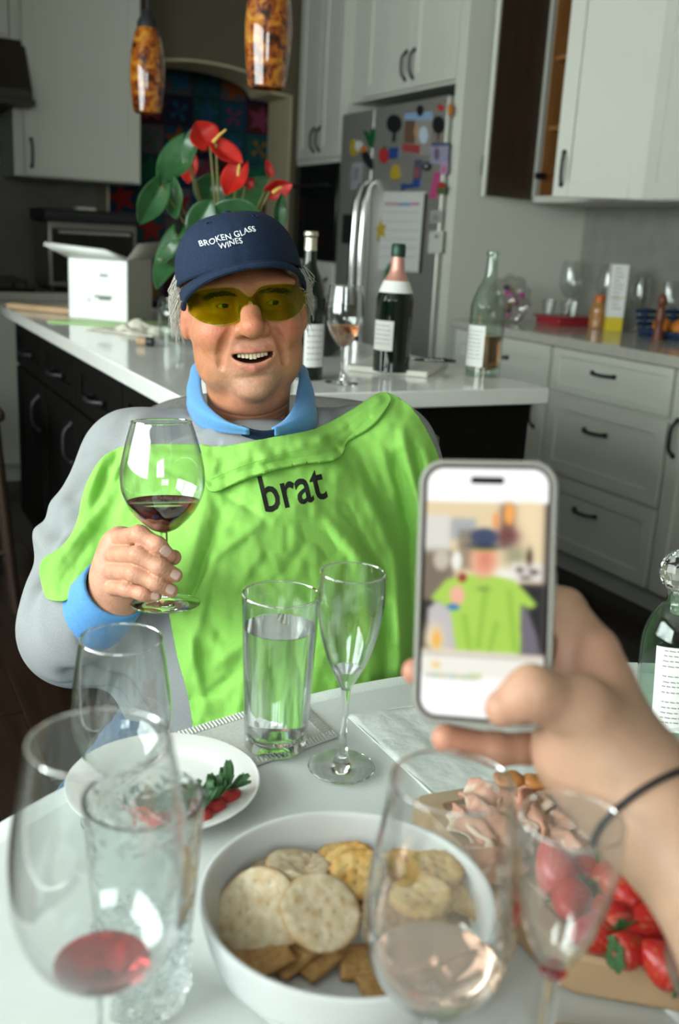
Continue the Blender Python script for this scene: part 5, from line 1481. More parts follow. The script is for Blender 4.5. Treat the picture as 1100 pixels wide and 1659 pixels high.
def smooth_poly(poly, it=2):
    p = [np.array(q, float) for q in poly]
    for _ in range(it):
        q = []
        for a, b in zip(p, p[1:] + p[:1]): q += [a * .75 + b * .25, a * .25 + b * .75]
        p = q
    return [tuple(q) for q in p]
def inside(poly, X, Y):
    r = np.zeros(X.shape, bool); n = len(poly)
    for i in range(n):
        x0, y0 = poly[i]; x1, y1 = poly[(i + 1) % n]
        if y0 == y1: continue
        r ^= ((y0 > Y) != (y1 > Y)) & (X < (x1 - x0) * (Y - y0) / (y1 - y0) + x0)
    return r
def sample(Gd, x, y):
    fx = np.clip((np.asarray(x, float) - G0x) / GS, 0, NXg - 1.001); fy = np.clip((np.asarray(y, float) - G0y) / GS, 0, NYg - 1.001)
    ix, iy = fx.astype(int), fy.astype(int); u, w_ = fx - ix, fy - iy
    return (Gd[iy, ix] * (1 - u) + Gd[iy, ix + 1] * u) * (1 - w_) + (Gd[iy + 1, ix] * (1 - u) + Gd[iy + 1, ix + 1] * u) * w_
def cloth(poly, Gd, sub=1):
    poly = smooth_poly(poly); st = GS / sub
    X, Y = np.meshgrid(np.arange(G0x, G0x + GS * (NXg - 1), st), np.arange(G0y, G0y + GS * (NYg - 1), st))
    ins = inside(poly, X, Y)
    q = ins[:-1, :-1] | ins[1:, :-1] | ins[:-1, 1:] | ins[1:, 1:]
    full = ins[:-1, :-1] & ins[1:, :-1] & ins[:-1, 1:] & ins[1:, 1:]
    use = np.zeros(X.shape, bool)
    for sl in ((slice(0, -1), slice(0, -1)), (slice(1, None), slice(0, -1)), (slice(0, -1), slice(1, None)), (slice(1, None), slice(1, None))): use[sl] |= q
    B = resample(poly, 1.0)
    xs, ys = X[use].copy(), Y[use].copy(); ou = ~ins[use]
    for k in np.nonzero(ou)[0]:
        j = np.argmin((B[:, 0] - xs[k]) ** 2 + (B[:, 1] - ys[k]) ** 2); xs[k], ys[k] = B[j]
    D = sample(Gd, xs, ys)
    R3 = np.stack([(xs - 550) / fpx, -(ys - 829.5) / fpx, -np.ones_like(xs)], -1) @ np.array(CM).T
    pts = np.array(CAM) + R3 * D[:, None]
    idx = -np.ones(X.shape, int); idx[use] = np.arange(use.sum())
    fs = [(idx[j, i], idx[j + 1, i], idx[j + 1, i + 1], idx[j, i + 1]) for j, i in np.argwhere(q)]
    return MB().add(pts, fs)
TS = Thing('t_shirt', 'lime green T-shirt with a black printed word, draped over the man as a bib', 't-shirt', (-.10, 1.15, .75))
TS.part('cloth', cloth(OUT_, T_), M_green, solid=.002, sharp=180)
Wn = np.zeros_like(T_)
for a, b, w_, h in (((430, 742), (520, 712), 8, .007), ((520, 712), (612, 650), 9, .009), ((545, 728), (600, 680), 5, -.005), ((340, 760), (430, 735), 9, .004), ((345, 783), (430, 752), 6, -.003), ((430, 752), (550, 732), 6, -.004), ((345, 794), (430, 766), 4, .003), ((430, 766), (545, 744), 4, .004), ((548, 722), (560, 735), 6, .006)):
    dd, t = seg_d(a, b); Wn += h * np.exp(-(dd / w_) ** 2)
TN = T_ - .010 - Wn
TS.part('folded_neckline', cloth(NECK, TN, 1.5), M_green, solid=.004, sharp=180)
# ribbed neckband stitches along the fold
for off_, r_ in ((6, .0007), (9, .0005), (20, .0006)):
    path = [(342, 796 - off_), (390, 776 - off_), (430, 763 - off_), (480, 750 - off_), (545, 742 - off_)]
    pts = []
    for k in range(61):
        q = cr([(a, b, 0) for a, b in path], k / 60); pts.append(P(q.x, q.y, float(sample(TN, q.x, q.y)) - .0020))
    TS.part('seam', MB().tube(pts, r_, 5), M_green)
vs, fs = fine_text('brat', 1.0, .05, .014)
ws = [q[0] for q in vs]; sc_ = 104 / (max(ws) - min(ws)); sy_ = 59 / max(q[1] for q in vs)
ca, sa = math.cos(R(13.5)), math.sin(R(13.5)); tv = []
for tx, ty, _ in vs:
    a, b = tx * sc_, ty * sy_
    X, Y = 479 + a * ca - b * sa, 818 - (a * sa + b * ca)
    tv.append(P(X, Y, float(sample(T_, X, Y)) - .0019))
TS.part('print', MB().add(tv, fs), M_ink, label='black printed lettering')

# ---- his chair
M_uph = mat('grey_upholstery', (.20, .19, .175), .95, noise_scale=300, noise_amt=.3, bump=.1, bump_scale=500)
CH = Thing('dining_chair', 'grey upholstered chair the man sits in, its back behind his shoulder', 'chair', (-.10, 1.40, 0))
cb = MB()
def backrest(u, w_):
    x = -.10 + (u - .5) * .50; t = 2 * u - 1
    z = .46 + w_ * (.505 - .05 * t ** 4); y = 1.60 + .05 * w_ - .05 * t * t
    return Vector((x, y, z))
CH.part('backrest', MB().grid(backrest, 24, 16), M_uph, solid=.06)
CH.part('seat', MB().box((-.34, 1.14, .37), (.14, 1.62, .435)), M_uph, bevel=.025, segs=3)
for sx in (-.30, .10):
    for sy in (1.18, 1.58): CH.part('leg', MB().tube([(sx, sy, .38), (sx + (.02 if sx > 0 else -.02), sy + (.03 if sy > 1.4 else -.02), 0)], [.02, .013], 10), M_stool)
# ================================================================== the phone and the hand that holds it
M_case = mat('taupe_silicone_case', (.24, .225, .20), .5)
M_bezel = mat('black_screen_glass', (.006, .006, .007), .08)
M_screen = attr_mat('lit_screen', .1, spec=.3, emit=.64)
tlc, trc, blc, brc = P(678, 747, .562), P(901, 744, .542), P(669, 1166, .556), P(895, 1190, .538)
pc_ = (tlc + trc + blc + brc) / 4
pu = ((trc - tlc) + (brc - blc)) / 2; PWd = pu.length; pu.normalize()
pv = ((blc - tlc) + (brc - trc)) / 2; pv = pv - pu * pv.dot(pu); PHt = pv.length; pv.normalize()
pn = pu.cross(pv) * -1
if pn.dot(CAM - pc_) < 0: pn = -pn
def rrect(w, h, r, n=8):
    o = []
    for cx, cy, a0 in ((w - r, h - r, 0), (-(w - r), h - r, PI / 2), (-(w - r), -(h - r), PI), (w - r, -(h - r), 1.5 * PI)):
        for k in range(n + 1): a = a0 + PI / 2 * k / n; o.append((cx + r * math.cos(a), cy + r * math.sin(a)))
    return o
def ph(x, y, d): return pc_ + pu * x - pv * y + pn * d
PHN = Thing('smartphone', 'smartphone in a taupe case showing the man on its bright screen', 'phone', tuple(pc_))
W2, H2 = PWd / 2, PHt / 2
rings = [(rrect(W2 - .002, H2 - .002, .0120), -.0105), (rrect(W2, H2, .0135), -.0085), (rrect(W2, H2, .0135), -.001), (rrect(W2 - .0008, H2 - .0008, .0128), .0004), (rrect(W2 - .0024, H2 - .0024, .0115), .0006), (rrect(W2 - .0028, H2 - .0028, .0112), -.0006)]
mb = MB(); n = len(rings[0][0]); vs = [ph(x, y, d) for r_, d in rings for x, y in r_]; fs = []
for i in range(len(rings) - 1):
    for k in range(n): fs.append((i * n + k, i * n + (k + 1) % n, (i + 1) * n + (k + 1) % n, (i + 1) * n + k))
fs.append(tuple(range(n))[::-1])
PHN.part('case', mb.add(vs, fs), M_case, sharp=50, label='taupe silicone case')
PHN.part('front_glass', MB().prism(rrect(W2 - .0028, H2 - .0028, .0112), ph, -.006, -.0009), M_bezel)
for y0, y1, s in ((.030, .022, -1), (.016, .004, -1), (.012, -.006, 1)):
    PHN.part('side_button', MB().prism([(s * W2 - .0006, y1), (s * W2 + .0006, y1), (s * W2 + .0006, y0), (s * W2 - .0006, y0)], ph, -.006, -.003), M_case)
PHN.part('camera_bump', MB().prism([(x + .012 - 0, y + H2 - .026) for x, y in rrect(.017, .017, .006)], ph, -.013, -.010), M_case)
# the picture on the screen: a finely divided sheet, coloured point by point
SW, SH = W2 - .0046, H2 - .0046
NXs, NYs = 120, 232
def srgb(c): return [((q / 255 + .055) / 1.055) ** 2.4 if q > 10 else q / 255 / 12.92 for q in c]
sx, sy = np.meshgrid(np.linspace(0, 1, NXs + 1), np.linspace(0, 1, NYs + 1))
X_ = 683 + sx * 208; Y_ = 757 + sy * 423            # the picture's own layout units
img = np.tile(np.array([252., 252., 250.]), (NYs + 1, NXs + 1, 1))
def put(mask, col, a=1.0):
    m = np.clip(mask, 0, 1)[..., None] * a; img[:] = img * (1 - m) + np.array(col, float) * m
def soft_rect(x0, y0, x1, y1, s=2.0):
    return 1 / (1 + np.exp(-(X_ - x0) / s)) / (1 + np.exp((X_ - x1) / s)) / (1 + np.exp(-(Y_ - y0) / s)) / (1 + np.exp((Y_ - y1) / s))
def soft_ell(cx, cy, rx, ry, s=.10): return 1 / (1 + np.exp((np.hypot((X_ - cx) / rx, (Y_ - cy) / ry) - 1) / s))
def soft_poly(pts, s=2.0):
    d = inside(pts, X_, Y_).astype(float)
    for _ in range(4): d = (np.pad(d, 1, mode='edge')[:-2, 1:-1] + np.pad(d, 1, mode='edge')[2:, 1:-1] + np.pad(d, 1, mode='edge')[1:-1, :-2] + np.pad(d, 1, mode='edge')[1:-1, 2:] + d) / 5
    return d
put(soft_rect(670, 815, 900, 1070, 1.2), (226, 206, 166))
put(soft_rect(670, 838, 726, 905), (216, 214, 206)); put(soft_rect(726, 843, 770, 880), (166, 172, 172)); put(soft_rect(740, 862, 790, 930), (120, 104, 84), .7)
put(soft_rect(670, 900, 735, 1000, 3), (120, 106, 92)); put(soft_rect(670, 985, 700, 1068, 2), (40, 32, 30)); put(soft_ell(712, 915, 14, 18), (196, 186, 170)); put(soft_ell(738, 916, 9, 16), (235, 232, 224))
put(soft_rect(845, 816, 874, 915, 4), (238, 216, 176)); put(soft_rect(812, 818, 834, 890, 3), (120, 84, 70)); put(soft_ell(826, 834, 9, 19), (240, 166, 84)); put(soft_ell(803, 845, 5, 14), (238, 160, 90))
put(soft_ell(824, 872, 18, 14, .3), (112, 60, 64)); put(soft_ell(838, 905, 16, 18, .3), (150, 150, 118)); put(soft_rect(832, 915, 890, 946, 2), (226, 222, 214))
for cx, cy, rx, ry in ((862, 905, 5, 13), (846, 928, 6, 5), (870, 930, 7, 4), (856, 940, 9, 3)): put(soft_ell(cx, cy, rx, ry, .3), (70, 52, 44))
put(soft_rect(846, 950, 900, 1068, 2), (34, 30, 34)); put(soft_rect(884, 815, 900, 1070, 1), (70, 62, 60), .6)
put(soft_ell(817, 938, 24, 12, .3), (238, 236, 230))
put(soft_poly([(690, 1000), (708, 985), (740, 1000), (745, 1068), (690, 1062)]), (190, 186, 188)); put(soft_poly([(846, 990), (858, 985), (878, 1035), (884, 1066), (850, 1068)]), (110, 104, 116))
put(soft_poly([(694, 982), (722, 948), (765, 938), (800, 938), (838, 945), (862, 968), (878, 985), (866, 992), (850, 985), (852, 1068), (742, 1068), (730, 1000), (716, 990)]), (168, 208, 82))
for a, b in (((790, 960), (780, 1060)), ((830, 965), (842, 1060)), ((755, 1010), (765, 1064)), ((810, 1020), (800, 1064))):
    dx, dy = b[0] - a[0], b[1] - a[1]; t = np.clip(((X_ - a[0]) * dx + (Y_ - a[1]) * dy) / (dx * dx + dy * dy), 0, 1)
    put(np.exp(-(np.hypot(X_ - a[0] - t * dx, Y_ - a[1] - t * dy) / 5) ** 2), (128, 176, 56), .55)
put(soft_ell(786, 962, 10, 4, .3), (120, 160, 60))
put(soft_ell(785, 913, 23, 28), (236, 178, 148)); put(soft_ell(787, 912, 12, 18, .4), (206, 116, 92), .8); put(soft_rect(764, 889, 806, 898, 1.5), (176, 164, 74))
put(soft_ell(785, 874, 24, 15) * (Y_ < 890), (58, 68, 98)); put(soft_ell(784, 889, 25, 5, .3), (44, 50, 76))
put(soft_ell(741, 975, 13, 17), (234, 176, 150)); put(soft_ell(749, 944, 8, 8), (150, 62, 48)); put(soft_ell(735, 995, 11, 6), (70, 130, 176))
put(soft_ell(702, 1050, 16, 22, .3), (232, 214, 176)); put(soft_ell(708, 1052, 7, 14, .3), (240, 176, 70))
put(soft_rect(670, 1070, 900, 1082, 1.5), (206, 200, 184)); put(soft_rect(670, 1082, 900, 1112, 2), (236, 234, 224)); put(soft_ell(708, 1095, 6, 5, .4), (240, 196, 120))
for k in range(10): put(soft_ell(694 + k * 9, 1113, 4.5, 4, .3), (206 - k % 3 * 18, 202 - k % 2 * 14, 186 - k % 4 * 12))
for k in range(3): put(soft_ell(768 + k * 8, 1110, 4, 4, .3), (196, 206, 150))
put(soft_rect(738, 800, 826, 803, 1), (232, 232, 230), .6)
rings_ = rrect(SW, SH, .0092, 10)
def clampr(x, y):
    r = .0092; cx, cy = max(-(SW - r), min(SW - r, x)), max(-(SH - r), min(SH - r, y)); dx, dy = x - cx, y - cy; L = math.hypot(dx, dy)
    return (cx + dx / L * r, cy + dy / L * r) if L > r else (x, y)
mb = MB(); cols = []
for j in range(NYs + 1):
    for i in range(NXs + 1):
        x, y = clampr((i / NXs * 2 - 1) * SW, (1 - j / NYs * 2) * SH)
        mb.v.append(tuple(ph(x, y, -.0006))); cols.append(srgb(img[j, i]))
for j in range(NYs):
    for i in range(NXs): mb.f.append((j * (NXs + 1) + i, (j + 1) * (NXs + 1) + i, (j + 1) * (NXs + 1) + i + 1, j * (NXs + 1) + i + 1))
scr = PHN.part('screen', mb, M_screen, colors=cols, label='bright screen with the photo of the man')
mb = MB().prism([(x + .0, y + SH - .0066) for x, y in rrect(.0093, .0019, .0019)], ph, -.0006, -.0003)
PHN.part('camera_cutout', mb, M_bezel, parent=scr, label='black pill-shaped cutout')

# ---- hand and forearm
arm = bpy.data.objects.new('person', None); COL.objects.link(arm)
arm.location = P(1000, 1240, .55)
tag(arm, 'hand and bare forearm of a second person holding up the phone', 'person')
AO = tuple(arm.location)
M_skin2 = attr_mat('pale_skin', .45, sss=.15, spec=.35, bump=.08, bump_scale=380, var=.07, var_scale=70)
wr = Vector(P(1042, 1300, .548)); fd = (Vector(P(1190, 1500, .50)) - wr).normalized(); el = wr + fd * .25
FG = {'index': [(955, 1052, .580), (915, 985, .604), (852, 958, .600), (800, 965, .592)], 'middle': [(962, 1092, .590), (915, 1050, .622), (820, 1040, .606), (745, 1045, .592)],
      'ring': [(966, 1132, .592), (900, 1110, .620), (770, 1100, .602), (672, 1088, .5715)], 'little': [(962, 1178, .586), (890, 1212, .594), (800, 1214, .582), (722, 1196, .574)]}
FQ = {'index': (.0150, .0112, .0098, .0085), 'middle': (.0145, .0110, .0098, .0085), 'ring': (.0140, .0108, .0094, .0076), 'little': (.0125, .0102, .0094, .0082)}
def arm_sdf(Q):
    d = s_chain(Q, [wr + fd * .0, wr + fd * .10, el, el + fd * .06], [.0275, .034, .043, .043], .02)
    q = Q.copy()
    d = smin(d, s_chain(Q, [wr, smp2(985, 1225, .566), smp2(958, 1120, .582)], [.028, .030, .021], .02), .03)
    d = smin(d, s_chain(Q, [smp2(955, 1060, .580), smp2(968, 1130, .588), smp2(972, 1190, .582)], [.0165, .0175, .0165], .01), .02)
    d = smin(d, s_ell(Q, smp2(945, 1205, .556), (.026, .022, .026)), .025)
    for n_, pts in FG.items(): d = smin(d, s_chain(Q, [smp2(*p) for p in pts], FQ[n_], .006), .005)
    th = s_chain(Q, [smp2(985, 1235, .552), smp2(938, 1150, .541), smp2(862, 1122, .5275), smp2(815, 1148, .5265)], [.024, .0170, .0128, .0098], .010)
    d = smin(d, th, .010)
    # creases at the wrist and over the thumb's ball
    for k in range(6):
        a = smp2(925 + k * 16, 1185 + k * 22, .53); b = smp2(1010 + k * 12, 1175 + k * 22, .545)
        m_ = smp2(968 + k * 14, 1196 + k * 22, .528)
        d = d + .0013 * np.exp(-(np.maximum(s_chain(Q, [a, m_, b], [0, 0, 0]), 0) / .0030) ** 2)
    for p, r_ in ((FG['little'][1], .0007),):
        d = d + 0
    return d
def smp2(px, py, D): return nvec(P(px, py, D))
c0 = np.array(P(950, 1180, .56))
v, F = surface(arm_sdf, np.minimum(c0 - .13, np.array(el) - .06), np.maximum(c0 + .12, np.array(el + fd * .06) + .06), .0021)
c = np.tile(np.array([.40, .245, .165]), (len(v), 1))
for pts in FG.values():
    c = mixc2 = c * (1 - (.7 * gauss(v, smp2(*pts[3]), .02))[:, None]) + np.array([.44, .16, .105]) * (.7 * gauss(v, smp2(*pts[3]), .02))[:, None]
for q, s, a_ in (((815, 1148, .5265), .018, .5), ((930, 1110, .55), .02, .3), ((862, 1122, .52), .014, .25), ((955, 1060, .57), .025, .35), ((800, 1214, .58), .05, .5)):
    w_ = a_ * gauss(v, smp2(*q), s); c = c * (1 - w_[:, None]) + np.array([.48, .21, .14]) * w_[:, None]
hand2 = body('hand_and_forearm', v, F, M_skin2, arm, c, AO)
ab = BVHTree.FromPolygons([Vector(q) for q in v], [tuple(f) for f in F]) if 'BVHTree' in globals() else None
tb2 = nail((808, 1146, .52), R(205), .0125, .011, ab) if ab else None
# dark elastic round the wrist
s0 = Vector((0, 0, 1)); e1 = fd.cross(s0).normalized(); e2 = fd.cross(e1)
ctr = wr + fd * .006; pts = []
for k in range(49):
    a = 2 * PI * k / 48; dr = e1 * math.cos(a) + e2 * math.sin(a)
    h_ = ab.ray_cast(ctr + dr * .09, -dr)
    p = h_[0] if h_[0] is not None else ctr + dr * .03
    pts.append(p + dr * .0010)
o = MB().tube(pts, .0019, 8, caps=False).build('hair_tie', mat('black_elastic', (.012, .008, .010), .7), arm, off=AO); o['label'] = 'thin dark elastic on the wrist'
# ================================================================== on the island
KI = KR.inverted()
def KP(px, py, z):
    """kitchen coordinates of the point at height z behind pixel px, py"""
    return KI @ Pz(px, py, z)
def KX(px, py, X):
    c = KI @ CAM; d = (KI @ P(px, py, 1)) - c
    return c + d * ((X - c.x) / d.x)
def W(x, y, z): return KR @ Vector((x, y, z))
IT = .9105
M_greenglass = mat('dark_green_bottle_glass', (.003, .009, .004), .05, coat=.3)
M_foilpink = mat('pink_foil', (.62, .30, .24), .35, metal=.4, bump=.2, bump_scale=200)
M_foilgreen = mat('dark_green_foil', (.015, .05, .03), .35, metal=.3)
M_foilsilver = mat('champagne_foil', (.60, .56, .44), .3, metal=.8, bump=.3, bump_scale=160)
M_wineglassg = thin_glass('flint_bottle_glass', (.90, .95, .92), 1.6)
M_paper = mat('white_paper', (.78, .78, .75), .7)
M_carton = mat('white_carton', (.80, .80, .79), .6)
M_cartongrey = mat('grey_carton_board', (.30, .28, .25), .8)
M_cork = mat('cork', (.50, .32, .19), .8, noise_scale=150, noise_amt=.4)
def arc_patch(r, a0, a1, z0, z1, n=16):
    return MB().grid(lambda u, v: (r * math.cos(a0 + (a1 - a0) * u), r * math.sin(a0 + (a1 - a0) * u), z0 + (z1 - z0) * v), n, 4)
def scribble(r, a0, a1, z0, z1, rows, seed, th=.0016):
    q = random.Random(seed); mb = MB()
    for k in range(rows):
        z = z1 - (k + .5) * (z1 - z0) / rows; u = .12
        while u < .85:
            w_ = q.uniform(.05, .18); u2 = min(u + w_, .88)
            mb.grid(lambda s, t: ((r + .0003) * math.cos(a0 + (a1 - a0) * (u + (u2 - u) * s)), (r + .0003) * math.sin(a0 + (a1 - a0) * (u + (u2 - u) * s)), z + th * t), 4, 1); u = u2 + .04
    return mb
def bottle(label, loc, r, h, glass, solid_=True, pr=None):
    T = Thing('wine_bottle', label, 'bottle', M=M_at(loc))
    p = spline(pr or [(0, .004), (r * .75, .002), (r * .97, 0), (r, .006), (r, h * .50), (r * .97, h * .58), (r * .72, h * .69), (r * .42, h * .78), (r * .34, h * .86), (r * .32, h * .96), (r * .37, h * .965), (r * .37, h * .99), (r * .33, h)], 6)
    if solid_: T.part('glass', MB().lathe(p + [(0, h)], 48), glass)
    else: T.part('glass', MB().lathe(p + [(max(a - .003, 0), max(z, .006)) for a, z in p[::-1]], 48), glass)
    return T, p
def rad_at(p, z):
    for (r0, z0), (r1, z1) in zip(p, p[1:]):
        if z0 <= z <= z1 and z1 > z0: return r0 + (r1 - r0) * (z - z0) / (z1 - z0)
    return p[-1][0]
def sleeve(p, z0, z1, ex, n=10):
    q = [(rad_at(p, z0 + (z1 - z0) * k / n) + ex, z0 + (z1 - z0) * k / n) for k in range(n + 1)]
    return MB().lathe([(q[0][0] - .001, q[0][1])] + q, 40)
# serving slab with the champagne on it
A, B_, D_ = Vector((1.275, 2.03, 0)), Vector((1.475, 2.25, 0)), Vector((1.13, 2.17, 0))
q = poly_round([A, B_, B_ + (D_ - A), D_], .008)
mb = MB().prism([(v_.x, v_.y) for v_ in q], lambda u, v, d: (u, v, d), IT, IT + .014)
solo('marble_slab', 'pale serving slab under the champagne bottle on the island', 'board', mb, mat('pale_marble', (.70, .68, .60), .25, noise_scale=9, noise_amt=.12), loc=(1.27, 2.2, IT), kitchen=True, bevel=.002)
T, p = bottle('dark green champagne bottle with pink neck foil on the pale slab', W(1.215, 2.105, IT + .0145), .0445, .290, M_greenglass)
T.part('neck_foil', sleeve(p, .205, .276, .0008), M_foilpink, label='pink foil')
T.part('cap', MB().lathe([(0, .262), (.0168, .262), (.0172, .270), (.0170, .288), (.014, .2925), (0, .293)], 32), M_foilgreen, label='dark green foil cap')
T.part('neck_band', sleeve(p, .180, .207, .0012), M_paper, label='white collar band')
lb = T.part('label', arc_patch(.0450, R(-172), R(-92), .045, .115), M_paper, label='white paper label')
T.part('printed_lines', scribble(.0450, R(-172), R(-92), .055, .108, 5, 3), M_inkgrey, parent=lb)
# opener lying on the slab
o = W(1.40, 2.20, IT + .020)
T = Thing('corkscrew', 'black waiter corkscrew lying on the slab right of the champagne', 'corkscrew', M=Matrix.Translation(o) @ Matrix.Rotation(R(10), 4, 'Z'))
T.part('handle', MB().tube([(-.055, 0, 0), (-.02, .003, .001), (.03, 0, .001), (.055, -.006, 0)], [.004, .0065, .0075, .004], 10, flat=.7), M_rubber)
T.part('lever', MB().tube([(-.055, 0, .002), (-.075, .004, .001), (-.095, .003, 0)], [.004, .0035, .003], 8), M_steel)
T.part('worm', MB().tube([(-.03 + k * .002, -.010 + .003 * math.cos(k * .9), .003 * math.sin(k * .9)) for k in range(26)], .0011, 6), M_steel)
# rosé bottle, clear with a third left
T, p = bottle('clear bottle a third full of rosé near the island corner', W(1.45, 2.055, IT), .0435, .302, M_wineglassg, False)
ins = [(max(r - .0034, 0), z) for r, z in p if .007 < z < .100]
T.part('rose_wine', MB().lathe([(0, .0075)] + ins + [(ins[-1][0], .100), (0, .100)], 40), mat('amber_rose_wine', (.80, .36, .14), .0, trans=1, ior=1.34), label='rosé wine')
lb = T.part('label', arc_patch(.0440, R(-178), R(-100), .025, .125), M_paper, label='white paper label')
T.part('printed_lines', scribble(.0440, R(-178), R(-100), .040, .115, 8, 9), M_inkgrey, parent=lb)
# tall green bottle behind his head
T, p = bottle('slim green bottle with pale gold foil half hidden behind the man’s head'.replace('’', "'"), W(.965, 2.06, IT), .040, .322, M_greenglass)
T.part('foil', sleeve(p, .282, .323, .0010), M_foilsilver, label='pale gold foil')
lb = T.part('label', arc_patch(.0405, R(-95), R(-20), .03, .125), M_paper, label='white paper label')
T.part('printed_lines', scribble(.0405, R(-95), R(-20), .04, .118, 6, 4), M_inkgrey, parent=lb)
# glass of rosé
stem_glass('wine_glass', 'glass of rosé standing on the island left of the champagne', W(1.015, 1.975, IT), .037, .0038, [(.005, .080), (.014, .086), (.030, .108), (.0395, .132), (.0415, .150), (.0395, .180), (.0360, .213)], None, .127, mat('peach_rose_wine', (.80, .40, .20), .0, trans=1, ior=1.34), 'rose_wine')
# black bowl
b0 = W(1.20, 2.50, IT)
T = Thing('mixing_bowl', 'black bowl behind the rosé glass on the island', 'bowl', M=M_at(b0))
T.part('wall', MB().lathe(spline([(0, .004), (.045, 0), (.055, .006), (.083, .040), (.102, .085), (.110, .130), (.1075, .1305), (.098, .086), (.080, .044), (.05, .012), (0, .010)], 5), 56), mat('black_enamel', (.008, .008, .009), .3), sharp=80)

# ---- anthurium in a white pot
M_leafg = mat('anthurium_leaf', (.018, .085, .022), .3, coat=.15, noise_scale=40, noise_amt=.35)
M_spathe = mat('red_spathe', (.42, .012, .007), .35, spec=.4, noise_scale=60, noise_amt=.2)
M_spadix = mat('yellow_spadix', (.62, .42, .08), .5, bump=.5, bump_scale=900)
M_stalk = mat('anthurium_stalk', (.14, .13, .035), .5)
pot = W(.945, 2.56, IT)
T = Thing('potted_anthurium', 'anthurium with red flowers and glossy leaves behind the cap', 'plant', M=M_at(pot)); PT = T
T.part('pot', MB().lathe(spline([(0, .0), (.055, 0), (.06, .004), (.072, .06), (.082, .125), (.080, .130), (.074, .125), (.066, .06), (.05, .02), (0, .02)], 5), 48), M_china)
T.part('soil', MB().lathe([(0, .108), (.070, .108), (.0705, .104), (0, .104)], 32), M_seam)
def ploc(px, py, D): return Vector(P(px, py, D)) - pot
crown = Vector((0, 0, .115))
def heart(T, name, base, tip, wid, m, roll=0, cup=.25, parent=None, curl=.15):
    """heart-shaped blade from base to tip; roll turns it about its axis, cup folds it along the midrib"""
    ax = tip - base; L = ax.length; ax.normalize()
    view = -(CM @ Vector((0, 0, -1)))
    sd = ax.cross(view).normalized(); nr = sd.cross(ax)
    rm = Matrix.Rotation(roll, 3, ax); sd = rm @ sd; nr = rm @ nr
    def fn(u, v):
        t = v; a = 2 * u - 1
        w_ = wid * (math.sin(PI * min(1, t * .92 + .08)) ** .75) * (1.0 - .30 * t) * 1.18
        back = -.22 * L * (abs(a) ** 1.5) * max(0, 1 - t * 2.4)
        p = base + ax * (L * t + back) + sd * (a * w_) + nr * (-cup * w_ * (1 - abs(a)) * 1.0 - curl * L * t * t * .5 + .02 * L * math.sin(t * 9) * abs(a))
        return p
    b = T.part(name, MB().grid(fn, 14, 18), m, parent=parent, solid=.0008, sharp=180)
    T.part('midrib', MB().tube([fn(.5, k / 12) + nr * .0006 for k in range(13)], [.0014 - .0009 * k / 12 for k in range(13)], 6), m, parent=b)
    return b
def stalk(T, to, r=.0028, sag=.03):
    m_ = crown.lerp(to, .5) + Vector((0, 0, sag))
    T.part('stalk', MB().tube([crown, crown.lerp(m_, .6) + Vector((0, 0, sag * .4)), m_, m_.lerp(to, .6), to], r, 7), M_stalk)
LV = [((302, 232), (256, 294), 24, 2.55, .35, .4), ((303, 258), (312, 205), 13, 2.54, -.6, .5), ((262, 300), (226, 362), 17, 2.50, -.3, .5), ((275, 296), (284, 354), 15, 2.53, .5, .4), ((340, 325), (345, 278), 22, 2.62, .2, .3),
      ((355, 350), (428, 352), 21, 2.50, .4, .5), ((372, 345), (438, 283), 20, 2.60, -.2, .3), ((452, 365), (458, 312), 9, 2.52, .5, .6), ((316, 372), (342, 322), 17, 2.50, .1, .4), ((285, 380), (250, 466), 20, 2.49, .5, .4), ((262, 420), (290, 385), 14, 2.47, -.7, .5), ((330, 360), (372, 300), 22, 2.66, -.3, .3)]
for (b, t, w_, D, rl, cp) in LV:
    base = ploc(*b, D); stalk(PT, base, .0024)
    heart(PT, 'leaf', base, ploc(*t, D - .02), 1.3 * w_ / 1613 * D, M_leafg, rl, cp)
for b, t, w_, D, rl, cp, sp in (((340, 232), (318, 196), 21, 2.52, .3, .35, ((345, 230), (366, 210))), ((350, 232), (393, 262), 15, 2.50, -.4, .5, None), ((388, 268), (364, 314), 17, 2.50, .2, .5, ((386, 284), (388, 266))),
                              ((398, 302), (412, 290), 7, 2.55, .4, .5, None), ((306, 252), (304, 296), 13, 2.68, .2, .3, None), ((436, 312), (474, 300), 13, 2.52, .8, .6, ((442, 312), (456, 303))), ((440, 285), (432, 258), 6, 2.56, .5, .5, None)):
    base = ploc(*b, D); stalk(PT, base, .0028)
    f = heart(PT, 'spathe', base, ploc(*t, D - .015), 1.25 * w_ / 1613 * D, M_spathe, rl, cp)
    if sp: PT.part('spadix', MB().tube([ploc(*sp[0], D - .02), ploc((sp[0][0] + sp[1][0]) / 2, (sp[0][1] + sp[1][1]) / 2 - 1, D - .03), ploc(*sp[1], D - .03)], [.0042, .0038, .0025], 8), M_spadix, parent=f)

